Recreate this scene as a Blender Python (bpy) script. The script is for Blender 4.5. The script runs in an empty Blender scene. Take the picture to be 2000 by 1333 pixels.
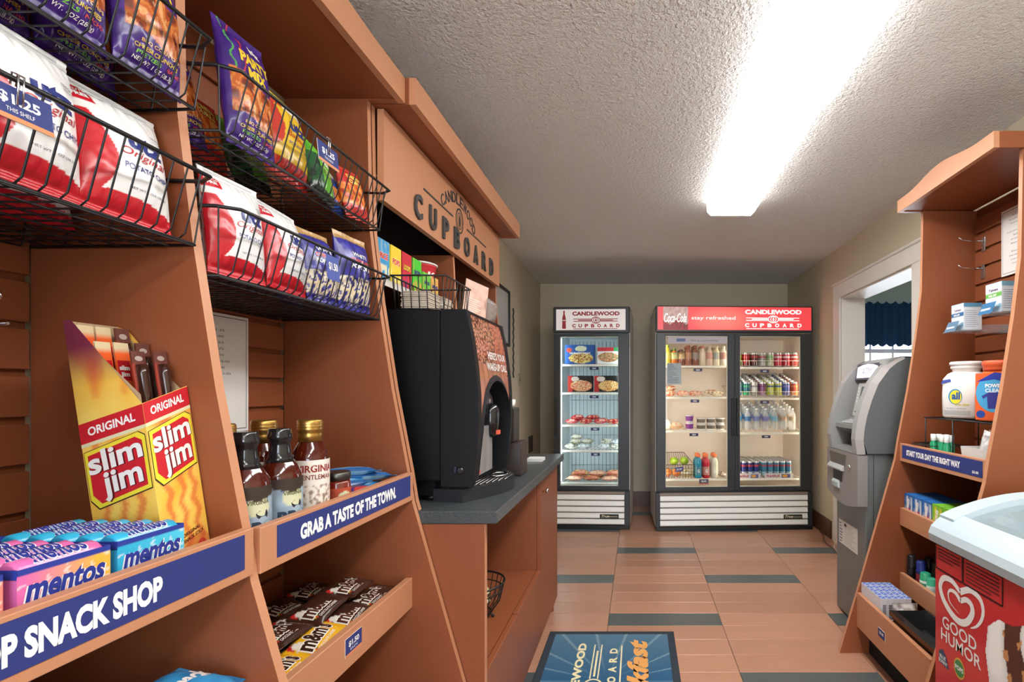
import bpy, math, random
from mathutils import Vector, Matrix, Euler, noise
random.seed(11)
sc = bpy.context.scene
COL = sc.collection
PI = math.pi
R = math.radians

# ---------------------------------------------------------------- camera, world, exposure
H = 1.248
cam_d = bpy.data.cameras.new('camera'); cam = bpy.data.objects.new('camera', cam_d); COL.objects.link(cam)
cam.location = (0, 0, H); cam.rotation_euler = (PI/2, 0, 0)
cam_d.sensor_width = 36; cam_d.lens = 18.288; cam_d.shift_x = -0.1225; cam_d.shift_y = 0.04825; cam_d.clip_start = 0.02
sc.camera = cam
sc.view_settings.view_transform = 'Standard'; sc.view_settings.look = 'None'
sc.view_settings.gamma = 1; sc.view_settings.use_curve_mapping = False
EXPOSURE = 1.12
sc.view_settings.exposure = EXPOSURE
LAMP = 9.5          # ceiling diffuser emission
FRIDGE_LAMP = 12.0
w = bpy.data.worlds.new('sky'); sc.world = w; w.use_nodes = True
wn = w.node_tree.nodes; wl = w.node_tree.links
bg = wn['Background']; tc = wn.new('ShaderNodeTexCoord'); sp = wn.new('ShaderNodeSeparateXYZ'); cr = wn.new('ShaderNodeValToRGB')
cr.color_ramp.elements[0].position = 0.0; cr.color_ramp.elements[0].color = (0.85, 0.9, 1.0, 1)
cr.color_ramp.elements[1].position = 0.6; cr.color_ramp.elements[1].color = (0.45, 0.62, 1.0, 1)
wl.new(tc.outputs['Generated'], sp.inputs[0]); wl.new(sp.outputs[2], cr.inputs[0]); wl.new(cr.outputs[0], bg.inputs[0])
bg.inputs[1].default_value = 5.2

# ---------------------------------------------------------------- helpers
def C(h):
    h = h.lstrip('#')
    out = []
    for i in (0, 2, 4):
        c = int(h[i:i+2], 16)/255
        out.append(c/12.92 if c <= 0.04045 else ((c+0.055)/1.055)**2.4)
    return tuple(out)
def mix(a, b, t):
    t = max(0, min(1, t)); return tuple(a[i]*(1-t)+b[i]*t for i in range(3))
M = {}
def pm(name, rough=0.5, metal=0.0, spec=0.5, coat=0.0, emit=0.0, alpha=1.0, bump=0):
    m = bpy.data.materials.new(name); m.use_nodes = True
    nt = m.node_tree; b = nt.nodes['Principled BSDF']
    a = nt.nodes.new('ShaderNodeAttribute'); a.attribute_name = 'Col'
    nt.links.new(a.outputs['Color'], b.inputs['Base Color'])
    b.inputs['Roughness'].default_value = rough; b.inputs['Metallic'].default_value = metal
    b.inputs['Specular IOR Level'].default_value = spec; b.inputs['Coat Weight'].default_value = coat
    b.inputs['Coat Roughness'].default_value = 0.08
    if emit:
        nt.links.new(a.outputs['Color'], b.inputs['Emission Color']); b.inputs['Emission Strength'].default_value = emit
    if bump:
        n = nt.nodes.new('ShaderNodeTexNoise'); n.inputs['Scale'].default_value = 300; n.inputs['Detail'].default_value = 3
        t = nt.nodes.new('ShaderNodeTexCoord'); nt.links.new(t.outputs['Object'], n.inputs['Vector'])
        bp = nt.nodes.new('ShaderNodeBump'); bp.inputs['Strength'].default_value = bump; bp.inputs['Distance'].default_value = 0.002
        nt.links.new(n.outputs['Fac'], bp.inputs['Height']); nt.links.new(bp.outputs['Normal'], b.inputs['Normal'])
    if alpha < 1:
        out = nt.nodes['Material Output']; tr = nt.nodes.new('ShaderNodeBsdfTransparent'); mx = nt.nodes.new('ShaderNodeMixShader')
        mx.inputs[0].default_value = alpha; nt.links.new(tr.outputs[0], mx.inputs[1]); nt.links.new(b.outputs[0], mx.inputs[2])
        nt.links.new(mx.outputs[0], out.inputs[0])
    M[name] = m; return m
pm('matte', 0.85, spec=0.2); pm('paper', 0.6, spec=0.3); pm('satin', 0.4); pm('gloss', 0.14, coat=0.3); pm('film', 0.24, spec=0.6)
pm('metal', 0.32, metal=0.9); pm('chrome', 0.1, metal=1.0); pm('plastic', 0.35, bump=0.15); pm('black_plastic', 0.42, bump=0.1, spec=.25)
pm('glow', 0.4, emit=0.34); pm('dim_glow', 0.4, emit=0.22); pm('clear', 0.06, alpha=0.35, spec=0.8); pm('cloth', 0.95, spec=0.1, bump=0.4)
pm('sauce_glass', 0.05, coat=0.6)
def pane(name, tint=(1, 1, 1), ior=1.4):
    m = bpy.data.materials.new(name); m.use_nodes = True; nt = m.node_tree; nt.nodes.clear()
    o = nt.nodes.new('ShaderNodeOutputMaterial'); t = nt.nodes.new('ShaderNodeBsdfTransparent'); t.inputs[0].default_value = (*tint, 1)
    g = nt.nodes.new('ShaderNodeBsdfGlossy'); g.inputs['Roughness'].default_value = 0.02; mx = nt.nodes.new('ShaderNodeMixShader')
    fr = nt.nodes.new('ShaderNodeFresnel'); fr.inputs[0].default_value = ior
    ge = nt.nodes.new('ShaderNodeNewGeometry'); mt_ = nt.nodes.new('ShaderNodeMath'); mt_.operation = 'SUBTRACT'; mt_.use_clamp = True; nt.links.new(fr.outputs[0], mt_.inputs[0]); nt.links.new(ge.outputs['Backfacing'], mt_.inputs[1]); nt.links.new(mt_.outputs[0], mx.inputs[0]); nt.links.new(t.outputs[0], mx.inputs[1]); nt.links.new(g.outputs[0], mx.inputs[2]); nt.links.new(mx.outputs[0], o.inputs[0])
    M[name] = m
pane('glass', (0.97, 0.985, 0.98)); pane('freezer_glass', (0.96, 0.97, 0.97), 1.25)
def node_mat(name): 
    m = bpy.data.materials.new(name); m.use_nodes = True; M[name] = m
    nt = m.node_tree; return nt, nt.nodes['Principled BSDF'], nt.nodes.new('ShaderNodeTexCoord')
def ramp(nt, src, stops):
    r = nt.nodes.new('ShaderNodeValToRGB'); e = r.color_ramp.elements
    while len(e) < len(stops): e.new(0.5)
    for i, (p, c) in enumerate(stops): e[i].position = p; e[i].color = (*c, 1)
    nt.links.new(src, r.inputs[0]); return r.outputs[0]
def noise_tex(nt, vec, scale, detail=3, rough=0.5, mapping=None):
    if mapping:
        mp = nt.nodes.new('ShaderNodeMapping'); mp.inputs['Scale'].default_value = mapping; nt.links.new(vec, mp.inputs[0]); vec = mp.outputs[0]
    n = nt.nodes.new('ShaderNodeTexNoise'); n.inputs['Scale'].default_value = scale; n.inputs['Detail'].default_value = detail; n.inputs['Roughness'].default_value = rough
    nt.links.new(vec, n.inputs['Vector']); return n.outputs['Fac']
def mixc(nt, fac, a, b, mode='MIX'):
    x = nt.nodes.new('ShaderNodeMix'); x.data_type = 'RGBA'; x.blend_type = mode
    for s, v in ((x.inputs[0], fac), (x.inputs[6], a), (x.inputs[7], b)):
        if isinstance(v, (int, float)): s.default_value = v
        elif isinstance(v, tuple): s.default_value = (*v, 1)
        else: nt.links.new(v, s)
    return x.outputs[2]
def wood(name, light, dark, rough=0.38):
    nt, b, t = node_mat(name)
    g1 = noise_tex(nt, t.outputs['Object'], 1, 4, 0.6, (30, 30, 420))
    g2 = noise_tex(nt, t.outputs['Object'], 1, 4, 0.6, (260, 260, 9))
    g3 = noise_tex(nt, t.outputs['Object'], 1.6, 3, 0.5)
    c1 = mixc(nt, g1, C(light), C(dark)); c2 = mixc(nt, g2, C(light), C(dark)); c = mixc(nt, 0.5, c1, c2)
    c = mixc(nt, 0.25, c, ramp(nt, g3, [(0.3, C(dark)), (0.7, C(light))]))
    nt.links.new(c, b.inputs['Base Color']); b.inputs['Roughness'].default_value = rough
    b.inputs['Specular IOR Level'].default_value = 0.4
wood('cherry', '9A5838', '7C4428'); wood('cherry_lit', 'C8926F', 'B87C58', 0.42); wood('dark_wood', '8C5030', '703A20')  # second cherry is paler: light on the front edges is put into its colour
nt, b, t = node_mat('ceiling_texture')
n1 = nt.nodes.new('ShaderNodeTexVoronoi'); n1.inputs['Scale'].default_value = 75; nt.links.new(t.outputs['Object'], n1.inputs['Vector'])
n2 = noise_tex(nt, t.outputs['Object'], 78, 3, 0.6)
mm = nt.nodes.new('ShaderNodeMath'); mm.operation = 'MULTIPLY'; nt.links.new(n1.outputs['Distance'], mm.inputs[0]); nt.links.new(n2, mm.inputs[1])
bp = nt.nodes.new('ShaderNodeBump'); bp.inputs['Strength'].default_value = 1.0; bp.inputs['Distance'].default_value = 0.022
nt.links.new(n2, bp.inputs['Height']); nt.links.new(bp.outputs[0], b.inputs['Normal'])
b.inputs['Base Color'].default_value = (*C('F3F1EE'), 1); b.inputs['Roughness'].default_value = 0.9
def paint(name, col, strength=0.1, rough=0.75):
    nt, b, t = node_mat(name)
    n = noise_tex(nt, t.outputs['Object'], 160, 3); bp = nt.nodes.new('ShaderNodeBump'); bp.inputs['Strength'].default_value = strength; bp.inputs['Distance'].default_value = 0.003
    nt.links.new(n, bp.inputs['Height']); nt.links.new(bp.outputs[0], b.inputs['Normal'])
    g = noise_tex(nt, t.outputs['Object'], 1.2, 2)
    nt.links.new(mixc(nt, g, C(col), tuple(x*0.93 for x in C(col))), b.inputs['Base Color']); b.inputs['Roughness'].default_value = rough
paint('wall_paint', 'CBBFA6'); paint('trim_paint', 'E9E4DC', 0.03, 0.4); paint('teal_paint', 'BCD2CC'); paint('grout', '6D5442', 0.3)
def tile_mat(name, a, c, rough):
    nt, b, t = node_mat(name)
    g = noise_tex(nt, t.outputs['Object'], 1, 5, 0.65, (7, 190, 7)); oi = nt.nodes.new('ShaderNodeObjectInfo')
    base = mixc(nt, g, C(a), C(c)); hs = nt.nodes.new('ShaderNodeHueSaturation'); nt.links.new(base, hs.inputs['Color'])
    mr = nt.nodes.new('ShaderNodeMapRange'); mr.inputs[3].default_value = 0.9; mr.inputs[4].default_value = 1.08
    nt.links.new(oi.outputs['Random'], mr.inputs[0]); nt.links.new(mr.outputs[0], hs.inputs['Value'])
    nt.links.new(hs.outputs[0], b.inputs['Base Color']); b.inputs['Roughness'].default_value = rough
    bp = nt.nodes.new('ShaderNodeBump'); bp.inputs['Strength'].default_value = 0.12; bp.inputs['Distance'].default_value = 0.002
    nt.links.new(g, bp.inputs['Height']); nt.links.new(bp.outputs[0], b.inputs['Normal'])
tile_mat('tan_tile', 'C8967C', 'A8785E', 0.25); tile_mat('slate_tile', '646A69', '4A504F', 0.33)
tile_mat('base_tile', '6A4430', '4A2C1E', 0.4)
nt, b, t = node_mat('laminate')
g = noise_tex(nt, t.outputs['Object'], 220, 4, 0.7)
nt.links.new(ramp(nt, g, [(0.35, C('33383A')), (0.7, C('575C5E'))]), b.inputs['Base Color']); b.inputs['Roughness'].default_value = 0.32
nt, b, t = node_mat('brushed_steel')
g = noise_tex(nt, t.outputs['Object'], 1, 4, 0.7, (300, 300, 2))
nt.links.new(ramp(nt, g, [(0.3, C('6F6F70')), (0.7, C('C8C8C8'))]), b.inputs['Base Color']); b.inputs['Metallic'].default_value = 0.45; b.inputs['Roughness'].default_value = 0.3

WHT = C('F2F0EC'); BLK = C('141516')
class MB:
    def __init__(s): s.v = []; s.f = []; s.c = []; s.m = []; s.s = []; s.T = None
    def V(s, p):
        p = Vector(p)
        if s.T is not None: p = s.T @ p
        s.v.append(p); return len(s.v)-1
    def F(s, idx, c=WHT, m='satin', sm=False):
        s.f.append(tuple(idx)); s.c.append(c); s.m.append(m); s.s.append(sm)
    def poly3(s, pts, c=WHT, m='satin', sm=False): s.F([s.V(p) for p in pts], c, m, sm)
    def box(s, x0, x1, y0, y1, z0, z1, c=WHT, m='satin', b=0.0, skip=''):
        if x0 > x1: x0, x1 = x1, x0
        if y0 > y1: y0, y1 = y1, y0
        if z0 > z1: z0, z1 = z1, z0
        if b <= 0:
            i = [s.V(p) for p in ((x0,y0,z0),(x1,y0,z0),(x1,y1,z0),(x0,y1,z0),(x0,y0,z1),(x1,y0,z1),(x1,y1,z1),(x0,y1,z1))]
            for k, q in (('b',(3,2,1,0)),('t',(4,5,6,7)),('f',(0,1,5,4)),('r',(1,2,6,5)),('k',(2,3,7,6)),('l',(3,0,4,7))):
                if k not in skip: s.F([i[j] for j in q], c, m)
            return
        b = min(b, (x1-x0)/2.01, (y1-y0)/2.01, (z1-z0)/2.01)
        X = (x0, x1); Y = (y0, y1); Z = (z0, z1); d = {}
        for i in (0, 1):
            for j in (0, 1):
                for k in (0, 1):
                    si, sj, sk = (b, -b)[i], (b, -b)[j], (b, -b)[k]
                    d[i,j,k,'x'] = s.V((X[i], Y[j]+sj, Z[k]+sk)); d[i,j,k,'y'] = s.V((X[i]+si, Y[j], Z[k]+sk)); d[i,j,k,'z'] = s.V((X[i]+si, Y[j]+sj, Z[k]))
        for i in (0, 1):
            o = 1 if i else -1
            q = [d[i,0,0,'x'], d[i,1,0,'x'], d[i,1,1,'x'], d[i,0,1,'x']]; s.F(q[::o], c, m)
            q = [d[0,i,0,'y'], d[0,i,1,'y'], d[1,i,1,'y'], d[1,i,0,'y']]; s.F(q[::o], c, m)
            q = [d[0,0,i,'z'], d[1,0,i,'z'], d[1,1,i,'z'], d[0,1,i,'z']]; s.F(q[::o], c, m)
        for i in (0, 1):
            for j in (0, 1):
                s.F([d[i,j,0,'x'], d[i,j,1,'x'], d[i,j,1,'y'], d[i,j,0,'y']], c, m)
                s.F([d[i,0,j,'x'], d[i,1,j,'x'], d[i,1,j,'z'], d[i,0,j,'z']], c, m)
                s.F([d[0,i,j,'y'], d[1,i,j,'y'], d[1,i,j,'z'], d[0,i,j,'z']], c, m)
                for k in (0, 1): s.F([d[i,j,k,'x'], d[i,j,k,'y'], d[i,j,k,'z']], c, m)
    def prism(s, pts, axis, a, b, c=WHT, m='satin', em=None, sm=False, ec=None):
        # pts: 2D polygon; axis 'x': pts are (y,z); 'y': (x,z); 'z': (x,y)
        def P(p, t): return (t, p[0], p[1]) if axis == 'x' else ((p[0], t, p[1]) if axis == 'y' else (p[0], p[1], t))
        A = [s.V(P(p, a)) for p in pts]; B = [s.V(P(p, b)) for p in pts]; n = len(pts)
        s.F(A[::-1], c, m); s.F(B, c, m)
        for i in range(n): s.F([A[i], A[(i+1) % n], B[(i+1) % n], B[i]], ec or c, em or m, sm)
    def strip(s, pts, axis, a, b, c=WHT, m='satin', sm=False):
        def P(p, t): return (t, p[0], p[1]) if axis == 'x' else ((p[0], t, p[1]) if axis == 'y' else (p[0], p[1], t))
        A = [s.V(P(p, a)) for p in pts]; B = [s.V(P(p, b)) for p in pts]
        for i in range(len(pts)-1): s.F([A[i], A[i+1], B[i+1], B[i]], c, m, sm)
    def lathe(s, prof, cx=0, cy=0, n=16, c=WHT, m='gloss', sm=True, cap=True, z0=0):
        rings = []
        for q in prof:
            r, z = q[0], q[1]
            rings.append([s.V((cx+r*math.cos(2*PI*k/n), cy+r*math.sin(2*PI*k/n), z0+z)) for k in range(n)])
        for i in range(len(prof)-1):
            cc = prof[i][2] if len(prof[i]) > 2 else c; mq = prof[i][3] if len(prof[i]) > 3 else m
            for k in range(n): s.F([rings[i][k], rings[i][(k+1) % n], rings[i+1][(k+1) % n], rings[i+1][k]], cc, mq, sm)
        if cap:
            q = prof[0]; s.F(rings[0][::-1], q[2] if len(q) > 2 else c, q[3] if len(q) > 3 else m)
            q = prof[-1]; s.F(rings[-1], q[2] if len(q) > 2 else c, q[3] if len(q) > 3 else m)
    def tube(s, pts, r, c=BLK, m='satin', n=5, cap=True):
        pts = [Vector(p) for p in pts]; rings = []; up = None
        for i, p in enumerate(pts):
            if i == 0: t = pts[1]-p
            elif i == len(pts)-1: t = p-pts[i-1]
            else: t = (pts[i+1]-p).normalized()+(p-pts[i-1]).normalized()
            if t.length < 1e-9: t = Vector((0, 0, 1))
            t.normalize()
            if up is None:
                up = Vector((0, 0, 1)) if abs(t.z) < 0.9 else Vector((1, 0, 0))
            a = t.cross(up)
            if a.length < 1e-4: a = t.cross(Vector((0.3, 1, 0.2)))
            a.normalize(); bb = a.cross(t).normalized(); up = bb
            rings.append([s.V(p + a*r*math.cos(2*PI*k/n) + bb*r*math.sin(2*PI*k/n)) for k in range(n)])
        for i in range(len(pts)-1):
            for k in range(n): s.F([rings[i][k], rings[i][(k+1) % n], rings[i+1][(k+1) % n], rings[i+1][k]], c, m, True)
        if cap: s.F(rings[0][::-1], c, m); s.F(rings[-1], c, m)
    # ---- print on surfaces: map(u, v, k) gives a point, k = layer height
    def rect(s, mp, u0, v0, u1, v1, c, m='paper', k=1): s.poly3([mp(u0,v0,k), mp(u1,v0,k), mp(u1,v1,k), mp(u0,v1,k)], c, m)
    def poly(s, mp, pts, c, m='paper', k=1): s.poly3([mp(u, v, k) for u, v in pts], c, m)
    def ell(s, mp, cx, cy, rx, ry, c, m='paper', k=1, n=18):
        s.poly(mp, [(cx+rx*math.cos(2*PI*i/n), cy+ry*math.sin(2*PI*i/n)) for i in range(n)], c, m, k)
    def line(s, mp, pts, wd, c, m='paper', k=1, asp=1.0):
        for (a, b2), (c2, d) in zip(pts[:-1], pts[1:]):
            dx, dy = (c2-a)*asp, d-b2; L = math.hypot(dx, dy) or 1; nx, ny = -dy/L*wd/2/asp, dx/L*wd/2
            s.poly(mp, [(a+nx, b2+ny), (a-nx, b2-ny), (c2-nx, d-ny), (c2+nx, d+ny)], c, m, k)
    def field(s, mp, nu, nv, fn, m='paper', k=0, u0=0, u1=1, v0=0, v1=1, sm=True):
        idx = []; cs = []
        for j in range(nv+1):
            for i in range(nu+1):
                u = u0+(u1-u0)*i/nu; v = v0+(v1-v0)*j/nv
                idx.append(s.V(mp(u, v, k))); cs.append(fn(u, v))
        for j in range(nv):
            for i in range(nu):
                q = [j*(nu+1)+i, j*(nu+1)+i+1, (j+1)*(nu+1)+i+1, (j+1)*(nu+1)+i]
                s.F([idx[a] for a in q], [cs[a] for a in q], m, sm)
    def text(s, mp, st, cx, cy, w, h, c, m='paper', k=1, bold=0.0, shear=0.0, rot=0.0, L=None, asp=1.0, arc=0.0):
        vs, fs = txt(st, bold, shear); co, si = math.cos(rot), math.sin(rot)
        def tr(p):
            x, y = (p[0]-0.5)*w, (p[1]-0.5)*h
            y += arc*(1-(2*p[0]-1)**2)
            x, y = x*asp, y; x, y = x*co-y*si, x*si+y*co
            return (cx+x/asp, cy+y)
        if L is None:
            ids = [s.V(mp(*tr(p), k)) for p in vs]
            for f in fs: s.F([ids[i] for i in f], c, m)
        else:
            st_ = [tuple(tr(vs[i]) for i in f) for f in fs]
            while st_:
                t = st_.pop(); e = [(math.dist(t[i], t[(i+1) % 3]), i) for i in range(3)]; d, i = max(e)
                if d > L:
                    a, b2, c2 = t[i], t[(i+1) % 3], t[(i+2) % 3]; md = ((a[0]+b2[0])/2, (a[1]+b2[1])/2)
                    st_.append((a, md, c2)); st_.append((md, b2, c2))
                else: s.poly3([mp(u, v, k) for u, v in t], c, m, True)
    def build(s, name, parent=None, world=False, loc=None, rot=None):
        me = bpy.data.meshes.new(name)
        off = Vector((0, 0, 0))
        if world:
            if parent is not None:
                p = parent
                while p is not None: off += p.location; p = p.parent
            elif loc is not None: off = Vector(loc)
        me.from_pydata([tuple(p-off) for p in s.v], [], s.f)
        names = []
        mi = []
        for m in s.m:
            if m not in names: names.append(m)
            mi.append(names.index(m))
        for n in names: me.materials.append(M[n])
        me.polygons.foreach_set('material_index', mi); me.polygons.foreach_set('use_smooth', s.s)
        at = me.color_attributes.new('Col', 'FLOAT_COLOR', 'CORNER'); buf = []
        for f, c in zip(s.f, s.c):
            if isinstance(c, list):
                for q in c: buf.extend((q[0], q[1], q[2], 1.0))
            else: buf.extend((c[0], c[1], c[2], 1.0)*len(f))
        at.data.foreach_set('color', buf); me.update()
        o = bpy.data.objects.new(name, me); COL.objects.link(o)
        if parent is not None: o.parent = parent
        if loc is not None: o.location = loc
        if rot is not None: o.rotation_euler = rot
        return o
_tc = {}
def txt(st, bold=0.0, shear=0.0):
    key = (st, bold, shear)
    if key not in _tc:
        cu = bpy.data.curves.new('t', 'FONT'); cu.body = st; cu.offset = bold; cu.shear = shear; cu.resolution_u = 3
        o = bpy.data.objects.new('t', cu); me = o.to_mesh()
        vs = [(v.co.x, v.co.y) for v in me.vertices]; fs = []
        for p in me.polygons:
            q = list(p.vertices)
            for i in range(1, len(q)-1): fs.append((q[0], q[i], q[i+1]))
        o.to_mesh_clear(); bpy.data.objects.remove(o); bpy.data.curves.remove(cu)
        x0 = min(v[0] for v in vs); x1 = max(v[0] for v in vs); y0 = min(v[1] for v in vs); y1 = max(v[1] for v in vs)
        _tc[key] = ([((x-x0)/(x1-x0), (y-y0)/(y1-y0)) for x, y in vs], fs)
    return _tc[key]
def fmap(o, ex, ey, W=1.0, Hh=1.0, eps=0.0004):
    o, ex, ey = Vector(o), Vector(ex), Vector(ey); n = ex.cross(ey).normalized()
    return lambda u, v, k=0: o+ex*(W*u)+ey*(Hh*v)+n*(eps*k)
def tag(o, label=None, cat=None, group=None, kind=None):
    if label: o['label'] = label
    if cat: o['category'] = cat
    if group: o['group'] = group
    if kind: o['kind'] = kind
    return o
def thing(name, label, cat, loc=(0, 0, 0), rot=(0, 0, 0), group=None):
    o = bpy.data.objects.new(name, None); COL.objects.link(o); o.location = loc; o.rotation_euler = rot; o.empty_display_size = 0.05
    return tag(o, label, cat, group)
def kids(o): return [c for c in bpy.data.objects if c.parent == o]
def dup(o, loc=None, rot=None, label=None, parent=None, ch=None):
    c = o.copy(); COL.objects.link(c)
    if parent is not None: c.parent = parent
    if loc is not None: c.location = loc
    if rot is not None: c.rotation_euler = rot
    if label: c['label'] = label
    for k in (o.children if ch is None else ch): dup(k, parent=c)
    return c
def P(x, y, Y): return ((x-1245)/1016*Y, Y, H-(y-763)/1016*Y)
ORD = ['first', 'second', 'third', 'fourth', 'fifth', 'sixth', 'seventh', 'eighth', 'ninth', 'tenth']

# ---------------------------------------------------------------- the room
XL, XR, YB, YF, ZC = -1.055, 1.63, 5.65, -3.2, 2.405
def struct(mb, name, parent=None):
    o = mb.build(name, parent)
    if parent is None: o['kind'] = 'structure'
    return o
b = MB(); b.box(XL-.15, 5.2, YF-.1, 7, -0.12, -0.0035, m='grout'); floor = struct(b, 'floor')
def tile_mesh(mat):
    b = MB(); b.box(0.0015, 0.6081, 0.001, 0.1514, -0.008, 0, m=mat, b=0.0012); return b
protos = {}
for col in range(-2, 5):
    x = -0.157+0.6096*(col-1)
    for row in range(-8, 19):
        y = 2.759+0.1524*row
        if y > YB or x > XR-0.02 or x+.6 < XL: continue
        dark = (row % 8 == 0) if col % 2 == 1 else (row % 8 == 4)
        key = 'slate_tile' if dark else 'tan_tile'
        if key not in protos:
            o = tile_mesh(key).build('floor_tile', floor); protos[key] = o
        else:
            o = protos[key].copy(); COL.objects.link(o)
        o.location = (x, y, 0)
        if dark and key == 'slate_tile': o['label'] = 'dark slate grey floor tile'
b = MB(); b.box(XL-.1, 5.2, YF-.1, 7, ZC, ZC+.1, m='ceiling_texture'); struct(b, 'ceiling')
b = MB(); b.box(XL-.1, XL, YF, YB, 0, ZC, m='wall_paint'); struct(b, 'wall_left')
b = MB(); b.box(XL-.1, XR+.18, YB, YB+.1, 0, ZC, m='wall_paint'); struct(b, 'wall_back')
b = MB(); b.box(XL-.1, -.95, YF-.1, YF, 0, ZC, m='wall_paint'); b.box(1.5, 5.2, YF-.1, YF, 0, ZC, m='wall_paint'); b.box(-.95, 1.5, YF-.1, YF, 2.2, ZC, m='wall_paint'); b.box(-.95, 1.5, YF-.1, YF, 0, .3, m='wall_paint'); struct(b, 'wall_front')
b = MB()
for x0_, x1_ in ((-.95, -.90), (.25, .30), (1.45, 1.5)): b.box(x0_, x1_, YF-.08, YF-.02, .3, 2.2, m='trim_paint')
b.box(-.90, .25, YF-.08, YF-.02, 2.15, 2.2, m='trim_paint'); b.box(.30, 1.45, YF-.08, YF-.02, 2.15, 2.2, m='trim_paint'); b.box(-.90, .25, YF-.08, YF-.02, .3, .35, m='trim_paint'); b.box(.30, 1.45, YF-.08, YF-.02, .3, .35, m='trim_paint')
fill_win = struct(b, 'fill_window')  # unseen window, added to let fill daylight onto ceiling and back wall
for x0_, x1_ in ((-.90, .25), (.30, 1.45)):
    b = MB(); b.box(x0_, x1_, YF-.052, YF-.048, .35, 2.15, m='glass'); b.build('pane', fill_win)
DY0, DY1, DZ = 3.06, 4.16, 1.99
b = MB(); b.box(XR, XR+.18, YF, DY0, 0, ZC, m='wall_paint'); b.box(XR, XR+.18, DY1, YB, 0, ZC, m='wall_paint'); b.box(XR, XR+.18, DY0, DY1, DZ, ZC, m='wall_paint')
struct(b, 'wall_right')
# doorway casing and jamb
b = MB()
for (y0, y1) in ((DY0-.1, DY0+.003), (DY1-.003, DY1+.13)):
    b.box(XR-.018, XR-.0005, y0, y1, 0, DZ+.0, m='trim_paint', b=.003)
b.box(XR-.018, XR-.0005, DY0-.1, DY1+.13, DZ+.0005, DZ+.11, m='trim_paint', b=.003)
b.box(XR-.028, XR-.0005, DY0-.115, DY1+.145, DZ+.1105, DZ+.13, m='trim_paint', b=.006)
b.box(XR-.0004, XR+.185, DY0+.0005, DY0+.012, 0, DZ-.0125, m='trim_paint'); b.box(XR-.0004, XR+.185, DY1-.012, DY1-.0005, 0, DZ-.0125, m='trim_paint'); b.box(XR-.0004, XR+.185, DY0+.0005, DY1-.0005, DZ-.012, DZ-.0005, m='trim_paint')
struct(b, 'trim_1')
# baseboards of dark tile
def baseboard(name, horiz, a0, a1, pos):
    r = MB(); 
    if horiz: r.box(a0, a1, pos-.004, pos, 0, .15, m='grout')
    else: r.box(pos-.004, pos, a0, a1, 0, .15, m='grout')
    root = struct(r, name); t = MB()
    if horiz: t.box(0.001, .3035, -.013, -.004, 0, .149, m='base_tile', b=.0015)
    else: t.box(-.013, -.004, 0.001, .3035, 0, .149, m='base_tile', b=.0015)
    o = None; a = a0
    while a < a1-.05:
        if o is None: o = t.build('base_tile', root)
        else: o = o.copy(); COL.objects.link(o)
        o.location = (a, pos, 0) if horiz else (pos, a, 0); a += .3048
baseboard('baseboard_back', True, XL, XR-.013, YB); baseboard('baseboard_right', False, 4.36-.0, YB-.01, XR)
# the room beyond the doorway
SX = XR+.18; WY = 5.0
b = MB(); b.box(SX, 2.05, WY, WY+.12, 0, ZC, m='teal_paint'); b.box(2.05, 3.3, WY, WY+.12, 0, .85, m='teal_paint'); b.box(2.05, 3.3, WY, WY+.12, 2.02, ZC, m='teal_paint'); b.box(3.3, 5.2, WY, WY+.12, 0, ZC, m='teal_paint')
struct(b, 'wall_far')
b = MB(); b.box(5.1, 5.2, YF, WY, 0, ZC, m='teal_paint'); struct(b, 'wall_side')
b = MB(); b.box(2.05, 2.09, WY+.03, WY+.09, .85, 2.02, m='trim_paint'); b.box(3.26, 3.3, WY+.03, WY+.09, .85, 2.02, m='trim_paint')
b.box(2.09, 3.26, WY+.03, WY+.09, .85, .9, m='trim_paint'); b.box(2.09, 3.26, WY+.03, WY+.09, 1.97, 2.02, m='trim_paint'); b.box(2.09, 3.26, WY+.04, WY+.08, 1.61, 1.65, m='trim_paint')
for x in (2.26, 2.48, 2.70, 2.92): b.box(x-.008, x+.008, WY+.05, WY+.07, .9, 1.97, m='trim_paint')
win = struct(b, 'window_1')
b = MB(); b.box(2.09, 3.26, WY+.058, WY+.062, .9, 1.97, m='glass'); b.build('pane', win)
# valance
b = MB(); n = 90; x0v, x1v = 2.02, 3.33
def vy(x, z): return WY-.045+.018*math.sin(x*95+2*math.sin(x*17))*(0.5+.5*abs(z))
top = []; 
rows = [(2.085, .3), (2.06, .9), (2.045, .35), (2.02, .5), (1.9, .8), (1.78, 1), (1.675, 1)]
g = [[b.V((x0v+(x1v-x0v)*i/n, vy(x0v+(x1v-x0v)*i/n, a), z+(.012*math.sin(i*1.1) if z > 2.08 or z < 1.7 else 0))) for i in range(n+1)] for z, a in rows]
for j in range(len(rows)-1):
    for i in range(n): b.F([g[j][i], g[j][i+1], g[j+1][i+1], g[j+1][i]], C('2C4C74'), 'cloth', True)
tag(b.build('window_valance'), 'gathered navy blue valance curtain hanging over the window beyond the doorway', 'curtain')
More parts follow.
